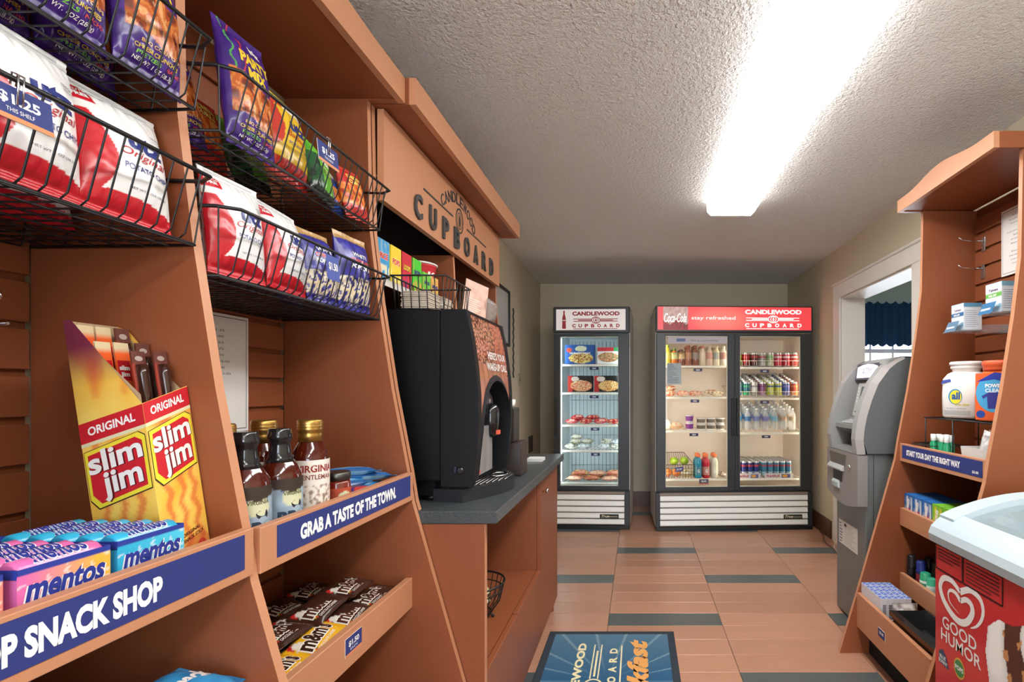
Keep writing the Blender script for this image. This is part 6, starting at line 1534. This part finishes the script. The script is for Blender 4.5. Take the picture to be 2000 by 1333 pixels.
m3 = meal(dish('1E1A1A', .55, .38, .45, .34, ['C85A38', 'E09068', 'E8C8A0', 'B84028', 'D8A060'], 5, lambda u, v: C('D8C8C0') if ((u-.3)/.16)**2+((v-.8)/.16)**2 < 1 else (C('B03028') if u < .2 else None)), '201818', .225, .15)
m4 = meal(dish('1E1A1A', .58, .38, .42, .32, ['D8A058', 'E8C080', 'C88840', 'F0D8A0', 'B86A30'], 6, lambda u, v: C('D8C8C0') if ((u-.26)/.16)**2+((v-.8)/.16)**2 < 1 else (C('B03028') if u < .2 else None)), '201818', .235, .15)
for (px, me, z, lb) in ((1128, m1, 1.489, 'blue frozen dinner box'), (1190, m2, 1.489, 'white and red frozen pasta box'), (1129, m3, 1.229, 'black and red frozen pasta box'), (1183, m4, 1.229, 'black and red frozen chicken box')):
    for r in range(2):
        if r == 1 and me is m1: pass
        fr_place('single', me, 'frozen_meal', SX_(px), .11+.052*r, z, lb+(' at the front' if r == 0 else ' behind the front one')+(' on the top shelf' if z > 1.4 else ' on the second shelf'), 'frozen meal', 'frozen meals in the narrow freezer')
bur = [pack_me('C8303A', 'E05058', 'E8B0A0', .13, .09, .045, 11), pack_me('D8403C', 'C82834', 'F0C8A0', .13, .09, .045, 12)]
for i, (px, y, z) in enumerate([(1112, .16, .933), (1140, .15, .933), (1168, .16, .933), (1196, .15, .933), (1122, .17, .970), (1152, .2, .968), (1130, .3, .933), (1170, .3, .933)]):
    fr_place('single', bur[i % 2], 'frozen_burrito', SX_(px), y, z, 'red wrapped frozen burrito, '+ORD[i]+' in the heap on the third freezer shelf', 'frozen burrito', 'red frozen burritos', rz=R(8*((i*37) % 5)-16))
sb = [pack_me('C8CCA8', 'E4E8E0', '8A8470', .11, .1, .05, 13), pack_me('B8B490', 'D8DCD0', '6A6450', .11, .1, .05, 14), pack_me('D8E4E8', 'F0F4F4', 'A8B8C0', .12, .1, .05, 15)]
for i, (px, y, z, k) in enumerate([(1110, .16, .701, 0), (1136, .16, .701, 2), (1176, .16, .701, 2), (1200, .16, .701, 0), (1118, .17, .745, 1), (1142, .17, .745, 1), (1180, .18, .745, 0), (1204, .18, .745, 2), (1120, .18, .785, 1)]):
    fr_place('single', sb[k], 'frozen_sandwich', SX_(px), y, z, 'pale wrapped frozen sandwich, '+ORD[i]+' on the fourth freezer shelf', 'frozen sandwich', 'pale frozen sandwiches', rz=R(8*((i*31) % 5)-16))
pk = [pack_me('D8907A', 'E8B898', 'B8604A', .16, .1, .05, 16), pack_me('E0A080', 'C87058', 'D8C070', .16, .1, .05, 17)]
for i, (px, y, z) in enumerate([(1118, .15, .406), (1152, .15, .406), (1188, .15, .406), (1128, .17, .450), (1162, .17, .450), (1196, .17, .450), (1120, .27, .406), (1160, .27, .406), (1195, .27, .406)]):
    fr_place('single', pk[i % 2], 'frozen_packet', SX_(px), y, z, 'pink and tan frozen food packet, '+ORD[i]+' on the bottom freezer shelf', 'frozen food', 'pink frozen packets', rz=R(8*((i*29) % 5)-16))

# ================================================================ right shelving unit goods
RZ2 = -PI/2
for i, (z, y) in enumerate(((1.925, 2.40), (1.80, 2.405))):
    t = thing('peg_hook', ['upper', 'lower'][i]+' empty chrome peg hook on the right slat wall', 'hook', (XR2, y, z), group=None)
    b = MB(); b.box(XR2-.005, XR2-.0005, y-.012, y+.012, z-.035, z+.03, C('B8BABA'), 'chrome', b=.001); b.build('bracket', t, True)
    b = MB(); b.tube([(XR2-.004, y, z+.012), (XR2-.06, y, z+.012), (XR2-.10, y, z+.016), (XR2-.118, y, z+.028)], .0026, C('C8CACC'), 'chrome', 6); b.build('rod', t, True)
def med(c1, c2, w=.085, d=.085, h=.115):
    def ff(u, v):
        if v > .9: return C('C8D8E8')
        if .52 < v < .66: return C(c2)
        if v < .3: return mix(C(c1), C('D8E8F0'), .5+N(u, v, 4, 3))
        return C('E8EEF4')
    b = MB(); b.box(-w/2, w/2, 0, d, 0, h, C('DDE6EC'), 'paper', b=.0008)
    fm_ = fmap((-w/2, -.0002, 0), (1, 0, 0), (0, 0, 1), w, h); b.field(fm_, 20, 26, ff, 'paper', 1)
    b.text(fm_, 'Tablets', .5, .77, .6, .09, C('5A3A60'), k=2, bold=.03); b.text(fm_, 'RELIEF', .45, .59, .5, .07, WHT, k=2, bold=.03)
    s2 = fmap((w/2+.0002, 0, 0), (0, 1, 0), (0, 0, 1), d, h); b.rect(s2, 0, .85, 1, 1, C(c1), k=1)
    s3 = fmap((-w/2-.0002, d, 0), (0, -1, 0), (0, 0, 1), d, h); b.rect(s3, 0, 0, 1, 1, C('DCE4EA'), k=1)
    for mpq in (s2, s3):
        for i in range(9): b.line(mpq, [(.08, .12+.075*i), (.08+.8*(.7+.3*((i*3) % 4)/4), .12+.075*i)], .014, C('8FA0B8') if mpq is s2 else C('9AA4B4'), k=2)
    b.rect(fmap((-w/2, 0, h+.0002), (1, 0, 0), (0, 1, 0), w, d), 0, 0, 1, 1, C(c1), k=1)
    return b
for k, (x, y, z, c1, c2, lb, cc) in enumerate([(1.392, 2.262, 1.503, '5A8FB0', '3A6A9A', 'white and blue tablet box in the lower acrylic holder', '5A7A94'), (1.383, 2.02, 1.545, '7AAFC8', '6AB050', 'white box with a green stripe in the acrylic holder nearer the camera', '2A6A98')]):
    t = thing('medicine_box', lb, 'medicine box', (x, y, z+.004), (0, R(0), RZ2), 'tablet boxes in acrylic holders')
    med(c1, c2, .085 if k == 0 else .09, .078).build('carton', t)
    t = thing('acrylic_holder', ['low acrylic holder under the white and blue tablet box', 'low acrylic holder under the green striped box'][k], 'holder', (x, y, z))
    b = MB(); b.box(x-.035, x+.09, y-.05, y+.05, z-.002, z+.001, C('C8D4DC'), 'clear'); b.box(x+.09, XR2-.001, y-.02, y+.02, z-.006, z+.03, C('C8D4DC'), 'clear'); b.build('tray', t, True)
    b = MB(); mp = fmap((x-.036, y+.04, z-.001), (0, -1, 0), (.45, 0, 1), .08, .045, .001); b.rect(mp, 0, 0, 1, 1, C(cc), k=0); mpb = fmap((x-.036, y+.04, z-.0012), (0, -1, 0), (.45, 0, 1), .08, .045, .001)
    b.rect(mp, .1, .3, .8, .5, mix(C(cc), WHT, .5), k=1); b.build('label_packet', t, True)
# wire riser with detergent
t = thing('wire_riser', 'black wire riser stand carrying the laundry jugs', 'rack', (1.40, 2.10, .935))
b = MB(); zr = 1.127; x0, x1, ya, yb = 1.285, 1.52, 1.885, 2.33
b.tube([(x0, ya, zr), (x0, yb, zr), (x1, yb, zr), (x1, ya, zr), (x0, ya, zr)], .003, WC, 'satin', 5)
for i in range(1, 8): y = ya+(yb-ya)*i/8; b.tube([(x0, y, zr-.001), (x1, y, zr-.001)], .0016, WC, 'satin', 4)
for (x, y) in ((x0, yb-.01), (x1, yb-.01), (x0, 2.12), (x1, ya+.01)): b.tube([(x, y, zr), (x, y, .9365)], .003, WC, 'satin', 5)
b.build('wire_frame', t, True)['kind'] = 'stuff'
b = MB()
for r_, n in ((.10, 30), (.07, 24), (.04, 20)): b.tube([(1.345+r_*math.cos(2*PI*i/n), 2.33+r_*math.sin(2*PI*i/n), 1.006) for i in range(n+1)], .0018, WC, 'satin', 4, False)
for i in range(10): a = 2*PI*i/10; b.tube([(1.345, 2.33, 1.006), (1.345+.1*math.cos(a), 2.33+.1*math.sin(a), 1.006)], .0014, WC, 'satin', 4)
b.tube([(1.345, 2.33, 1.006), (1.345, 2.33, .94)], .003, WC, 'satin', 5); b.tube([(1.30, 2.33, .9395), (1.39, 2.33, .9395)], .003, WC, 'satin', 5)
tag(b.build('wire_tray'), 'round black wire tray at the far end above the right way sign', 'rack')
t = thing('detergent_jug', 'white detergent tub with stepped round neck and yellow logo', 'detergent', (1.40, 2.215, zr+.004), (0, 0, RZ2+R(32)))
b = MB(); w_, d_, h_ = .150, .13, .175
def rrect(w, d, z, r, n=4):
    pts = []
    for (cx, cy, a0) in ((w/2-r, d/2-r, 0), (-w/2+r, d/2-r, 90), (-w/2+r, -d/2+r, 180), (w/2-r, -d/2+r, 270)):
        for i in range(n+1): a = R(a0+90*i/n); pts.append((cx+r*math.cos(a), cy+r*math.sin(a), z))
    return pts
def loft(b, rings, c, m, sm=True):
    I = [[b.V(p) for p in r] for r in rings]; n = len(I[0])
    for i in range(len(I)-1):
        for k in range(n): b.F([I[i][k], I[i][(k+1) % n], I[i+1][(k+1) % n], I[i+1][k]], c, m, sm)
    b.F(I[0][::-1], c, m); b.F(I[-1], c, m)
loft(b, [rrect(.135, .115, 0, .02), rrect(.15, .13, .008, .025), rrect(.152, .132, .10, .025), rrect(.15, .13, .165, .03), rrect(.128, .112, .188, .04), rrect(.104, .10, .196, .0495)], C('ECEAE6'), 'satin'); b.build('tub', t)
b = MB(); b.lathe([(.048, .196), (.052, .200), (.052, .207), (.058, .210), (.058, .219), (.053, .222), (.062, .224), (.062, .236), (.057, .239)], 0, 0, 32, C('F0EEEA'), 'satin'); b.build('neck_and_lid', t)
b = MB(); mp = fmap((-.07, -.0665, .01), (1, 0, 0), (0, 0, 1), .14, .155, .0006)
b.ell(mp, .42, .52, .2, .21, C('3A8AB0'), k=1); b.ell(mp, .43, .51, .17, .185, C('E8D83A'), k=2); b.text(mp, 'all', .44, .54, .24, .2, C('2A5A98'), k=3, bold=.04); b.poly(mp, [(.0, .86), (.3, .93), (.28, 1.0), (.05, .97)], C('4A5AA8'), k=1)
b.text(mp, 'free clear', .62, .31, .42, .06, C('C8B83A'), k=1, bold=.02); b.text(mp, 'PURE + CLEAN', .45, .2, .55, .035, C('8A8A88'), k=1)
for i in range(4): b.line(mp, [(.1, .13-.03*i), (.85, .13-.03*i)], .01, C('9A9A9A'), k=1)
s3 = fmap((.0765, -.045, .04), (0, 1, 0), (0, 0, 1), .09, .12, .0006); b.rect(s3, .1, 0, .9, 1, C('DAD8D4'), k=0); b.text(s3, 'Directions', .5, .94, .6, .06, C('C86A4A'), k=1)
for i in range(18): b.line(s3, [(.12, .88-.048*i), (.12+.74*(.75+.25*((i*5) % 4)/4), .88-.048*i)], .02, C('8A8A88'), k=1)
b.build('printed_label', t)
t = thing('detergent_tub', 'orange and blue laundry pod tub beside the white detergent tub', 'detergent', (1.385, 1.985, zr+.004), (0, 0, RZ2+R(38)))
b = MB(); loft(b, [rrect(.13, .10, 0, .03), rrect(.15, .12, .01, .035), rrect(.152, .122, .09, .035), rrect(.142, .115, .16, .04), rrect(.11, .10, .19, .0495)], C('E0682C'), 'satin'); b.build('tub', t)
b = MB(); b.lathe([(.050, .19), (.056, .193), (.057, .20), (.057, .208), (.060, .212), (.060, .226), (.055, .231)], 0, 0, 30, C('E0603A'), 'satin'); b.build('lid', t)
b = MB(); mp = fmap((-.075, -.0625, .005), (1, 0, 0), (0, 0, 1), .15, .18, .0006)
b.rect(mp, .08, .0, .92, .98, C('E0602C'), k=0); b.ell(mp, .5, .56, .41, .40, C('4AA0D0'), k=1); b.poly(mp, [(.1, .8), (.5, 1), (.9, .95), (.9, .75), (.5, .85)], C('2A3A98'), k=1.5)
b.text(mp, 'POWER', .5, .72, .4, .08, WHT, k=2, bold=.04); b.text(mp, 'CLEAN', .5, .62, .4, .08, C('D8E4F0'), k=2, bold=.04); b.poly(mp, [(.36, .24), (.64, .24), (.66, .5), (.74, .44), (.78, .5), (.62, .58), (.38, .58), (.22, .5), (.26, .44), (.34, .5)], C('3A3A8A'), k=2); b.ell(mp, .2, .12, .1, .08, C('2A4A98'), k=2)
b.build('printed_label', t)
mw = MB(); mw.lathe([(.011, 0, C('2AA070')), (.0125, .003, C('2AA070')), (.0125, .042, C('2AA070')), (.008, .048, C('E8EEEC'), 'satin'), (.0095, .049, C('E8EEEC'), 'satin'), (.0095, .063, C('E8EEEC'), 'satin')], 0, 0, 12, C('2AA070'), 'gloss'); mw = mesh_only(mw, 'mouthwash_bottle')
for i, (x, y) in enumerate([(1.30, 2.285), (1.315, 2.25), (1.30, 2.22), (1.325, 2.285), (1.34, 2.255), (1.335, 2.215), (1.30, 2.185)]):
    place(mw, 'mouthwash_bottle', (x, y, .9365), (0, 0, 0), 'small green mouthwash bottle with white cap, '+ORD[i]+' in the cluster under the wire riser', 'mouthwash', 'mouthwash bottles', scale=(1.15, 1.15, 1.9))
t = thing('white_tray', 'white card tray filled with clear wrapped combs and brushes', 'tray', (1.32, 1.95, .936))
b = MB(); xa, xb, ya, yb = 1.275, 1.385, 1.87, 2.03; TW = C('D4D4D2')
for q in (((xa,ya),(xa,yb)), ((xa,yb),(xb,yb)), ((xb,yb),(xb,ya)), ((xb,ya),(xa,ya))):
    (p0, p1) = q; cx, cy = (xa+xb)/2, (ya+yb)/2; o = lambda p: (p[0]+(p[0]-cx)*.14, p[1]+(p[1]-cy)*.14)
    b.poly3([(*p0, .9365), (*p1, .9365), (*o(p1), 1.03), (*o(p0), 1.03)], TW, 'paper')
b.poly3([(xa, ya, .9368), (xb, ya, .9368), (xb, yb, .9368), (xa, yb, .9368)], TW, 'paper'); b.build('card_tray', t, True)
wrap_me = [mesh_only(pouch(.055, .13, .02, (lambda k: lambda u, v: pick(N(u, v, 5, k)*.9+.5, [C('D8D4D0'), C('E8E6E4'), C('D8A888') if k == 3 else C('C8CCD0'), C('F0F0F0')]))(k), None, seed=k, nu=12, nv=18, wr=.005), 'wrapped_brush') for k in (1, 2, 3)]
for i, (x, y, a, c2) in enumerate([(1.31, 1.985, 10, 0), (1.32, 1.95, 8, 10), (1.33, 1.91, 12, -10), (1.35, 1.97, 6, 20), (1.36, 1.93, -8, 10), (1.335, 1.99, 10, 15)]):
    place(wrap_me[i % 3], 'wrapped_brush', (x, y, .966), (R(-8), R(a), RZ2+R(c2)), 'clear wrapped toiletry, '+ORD[i]+' in the white card tray', 'toiletry', 'wrapped toiletries in the white tray')
# freezer pop / drink mix cartons
fp = [('blue and red', '2A6AB0', 'D8E4EC', 'C8343C')]*3+[('green and yellow', '7AC03A', 'E8D83A', 'E08A5A')]*2+[('yellow and purple', 'E0D03A', 'F0E8A0', '6A4A98'), ('yellow and orange', 'E8B83A', 'F0E0A0', 'E0783A'), ('red and white', 'D8503A', 'F0D8C8', 'C03A3A')]
where = ['at the far end', 'second from the far end', 'third from the far end', 'fourth from the far end', 'fifth from the far end', 'third from the near end', 'second from the near end', 'at the near end']
cm = {}
for i, (nm, c1, c2, c3) in enumerate(fp):
    if nm not in cm:
        def ff(u, v, c1=c1, c2=c2, c3=c3):
            if ((u-.5)/.34)**2+((v-.3)/.24)**2 < 1 and N(u, v, 6, 4) > -.25: return C(c3)
            if v > .93 or u < .05 or u > .95: return C(c1)
            return mix(C(c2), C(c1), .5+N(u, v, 4, 5))
        cm[nm] = mesh_only(carton(.072, .15, .128, C(c1), C(c1), C(c1), ff, lambda b, mp: (b.text(mp, 'SINGLES', .42, .56, 1.05, .15, WHT, k=1, bold=.05, rot=1.35, asp=.072/.128), b.text(mp, 'TO GO', .74, .5, .55, .08, C('2A4A98'), k=2, bold=.02, rot=1.35, asp=.072/.128))), 'drink_mix_box')
    place(cm[nm], 'drink_mix_box', (1.266, 2.430-.0773*i, .6335), (0, 0, RZ2), nm+' drink mix box '+where[i]+' of the row', 'drink mix box', 'drink mix boxes in the right unit')
# deodorants
def spray(cb, cc, h=.15, r=.02, lab=None):
    b = MB(); b.lathe([(r*.9, 0, C(cb)), (r, .004, C(cb)), (r, h*.2, C(lab or cb), 'film'), (r, h*.6, C(cb)), (r, h*.7, C(cc), 'satin'), (r*.9, h*.72, C(cc), 'satin'), (r*.9, h*.96, C(cc), 'satin'), (r*.7, h, C(cc), 'satin')], 0, 0, 18, C(cb), 'gloss'); return b
for i, (x, y, b, lb) in enumerate([(1.285, 2.44, spray('1A1A1C', '1A1A1C', .155), 'black deodorant spray can at the far end'), (1.30, 2.385, spray('1C2A60', '22307A', .145, .022, '8A2A34'), 'navy blue deodorant stick'), (1.355, 2.42, spray('1C1C20', '222226', .15), 'black spray can behind the navy deodorant'), (1.29, 2.33, spray('D8E8E0', '2A9A70', .11, .024, '3A9A78'), 'white and green lotion tube'), (1.34, 2.335, spray('16302A', '1A1A1C', .15), 'dark green can behind the white and green tube'), (1.285, 2.275, spray('D4E0D8', '3AA880', .105, .02), 'pale bottle with a green cap next to the lotion tube'), (1.33, 2.26, spray('E0DCD4', 'D8D8D4', .12), 'white lotion bottle behind the green capped one'), (1.29, 2.20, spray('3A6A98', 'E8E8E8', .12), 'blue bottle hidden behind the red freezer')]):
    o = b.build('toiletry_bottle'); o.location = (x, y, .3215); tag(o, lb, 'toiletry')
# medicine cartons in the lowest bin
b = MB(); w_, d_, h_ = .0262, .039, .185
b.box(-w_/2, w_/2, -d_/2, d_/2, 0, h_, C('DDDBE0'), 'paper'); mp = fmap((-w_/2, -d_/2-.0002, 0), (1, 0, 0), (0, 0, 1), w_, h_)
for i in range(10): b.rect(mp, .3, .52+.035*i, .85, .54+.035*i, C('4A4A52'), k=1)
for i in range(4): b.rect(mp, .25+.14*i, .08, .32+.14*i, .4, C('9A989C'), k=1)
tp = fmap((-w_/2, -d_/2, h_+.0002), (1, 0, 0), (0, 1, 0), w_, d_); b.rect(tp, .06, .08, .94, .92, C('5A7AC8'), k=1); b.line(tp, [(.1, .2), (.9, .8)], .16, C('A8B8E0'), k=2)
sd = fmap((-w_/2-.0002, d_/2, 0), (0, -1, 0), (0, 0, 1), d_, h_); b.text(sd, 'Tablets', .5, .7, .8, .05, C('6A6A98'), k=1, rot=0)
pill = mesh_only(b, 'pill_carton')
for r in range(5):
    for c2 in range(5):
        place(pill, 'pill_carton', (1.076+.0268*c2, 2.29+.0398*r, .1515), (0, 0, 0), 'white and blue pill carton, '+ORD[c2]+' from the aisle in the '+['front', 'second', 'third', 'fourth', 'back'][r]+' row', 'pill carton', 'blue topped pill cartons')
# wicker basket with black liner tray
t = thing('wicker_basket', 'brown wicker basket with a glossy black tray rim in the lowest bin', 'basket', (1.2, 2.02, .152))
b = MB(); xa, xb, ya, yb = 1.078, 1.215, 1.87, 2.185
for q, (z0, z1, cc) in enumerate(((.153, .30, '7A4A2C'),)):
    for (p0, p1) in (((xa,ya),(xa,yb)), ((xa,yb),(xb,yb)), ((xb,yb),(xb,ya)), ((xb,ya),(xa,ya))): b.poly3([(*p0, z0), (*p1, z0), (*p1, z1), (*p0, z1)], C(cc), 'matte')
b.build('inner_wall', t, True)
b = MB(); rs = random.Random(2)
for i in range(10):
    z = .16+.0145*i; am = .0015
    for k in range(4):
        P4 = [(xa, ya), (xa, yb), (xb, yb), (xb, ya)][k]; Q4 = [(xa, yb), (xb, yb), (xb, ya), (xa, ya)][k]; n = 12
        nx, ny = (-1, 0, 1, 0)[k], (0, 1, 0, -1)[k]
        b.tube([(P4[0]+(Q4[0]-P4[0])*j/n+nx*(.003+.003*((j+i) % 2)), P4[1]+(Q4[1]-P4[1])*j/n+ny*(.003+.003*((j+i) % 2)), z) for j in range(n+1)], .005, C(['8A5A34', '6E4426'][i % 2]), 'matte', 4, False)
b.build('woven_strands', t, True)['kind'] = 'stuff'
b = MB(); rim = [(xa-.014, ya-.014), (xa-.014, yb+.014), (xb+.014, yb+.014), (xb+.014, ya-.014)]; inn = [(xa+.006, ya+.006), (xa+.006, yb-.006), (xb-.006, yb-.006), (xb-.006, ya+.006)]; low = [(xa+.02, ya+.02), (xa+.02, yb-.02), (xb-.02, yb-.02), (xb-.02, ya+.02)]
for i in range(4):
    j = (i+1) % 4; b.poly3([(*rim[i], .318), (*rim[j], .318), (*inn[j], .325), (*inn[i], .325)], C('1E1F20'), 'gloss'); b.poly3([(*inn[i], .325), (*inn[j], .325), (*low[j], .25), (*low[i], .25)], C('2A2C2E'), 'gloss'); b.poly3([(*rim[i], .318), (*rim[j], .318), (*rim[j], .300), (*rim[i], .300)], C('6A4228'), 'matte')
b.poly3([(*p, .25) for p in low], C('202224'), 'gloss'); b.build('black_tray', t, True)
for i, (x, y, z, sz) in enumerate([(1.165, 2.20, .255, .11), (1.11, 2.205, .21, .07)]):
    o = pouch(sz, sz*1.1, .05, lambda u, v: mix(C('C8C4C0'), C('5A4A40'), .5+N(u, v, 5, 2)), None, seed=i+1, nu=16, nv=18, wr=.007).build('wrapped_packet')
    o.location = (x, y+.03, z-.05); o.rotation_euler = (R(-20), 0, R(10*i)); tag(o, ['clear wrapped dark packet standing behind the black tray', 'smaller clear wrapped packet between the pill cartons and the wicker basket'][i], 'packet')
# wrappers inside the chest freezer
icw = [mesh_only(slab_wrap(.15, .07, .035, (lambda a, c2, k: lambda u, v: mix(C(a), C(c2), .5+N(u, v, 5, k)))(a, c2, k), None, k, 16, 10), 'ice_cream_wrapper') for k, (a, c2) in enumerate([('E8E8E8', 'C8CCD4'), ('E8DCD0', 'B86A50'), ('D8E4F0', '5A7AB0'), ('F0F0EC', 'D8D0C8')], 1)]
rnd = random.Random(9); k = 0
for j in range(6):
    for i in range(3):
        place(icw[(i+j) % 4], 'ice_cream_wrapper', (1.07+.19*i+rnd.uniform(-.02, .02), .72+.155*j, .655+rnd.uniform(0, .03)), (0, 0, R(rnd.uniform(-40, 40))), 'wrapped ice cream, '+ORD[j]+' row from the camera, '+['left', 'middle', 'right'][i]+' column in the chest freezer', 'ice cream', 'wrapped ice creams in the chest freezer')
b = MB(); b.box(FX0+.055, FX1-.055, FY0+.055, FY1-.055, .638, .65, C('E8EAEA'), 'satin'); b.build('basket_floor', FZ, True)
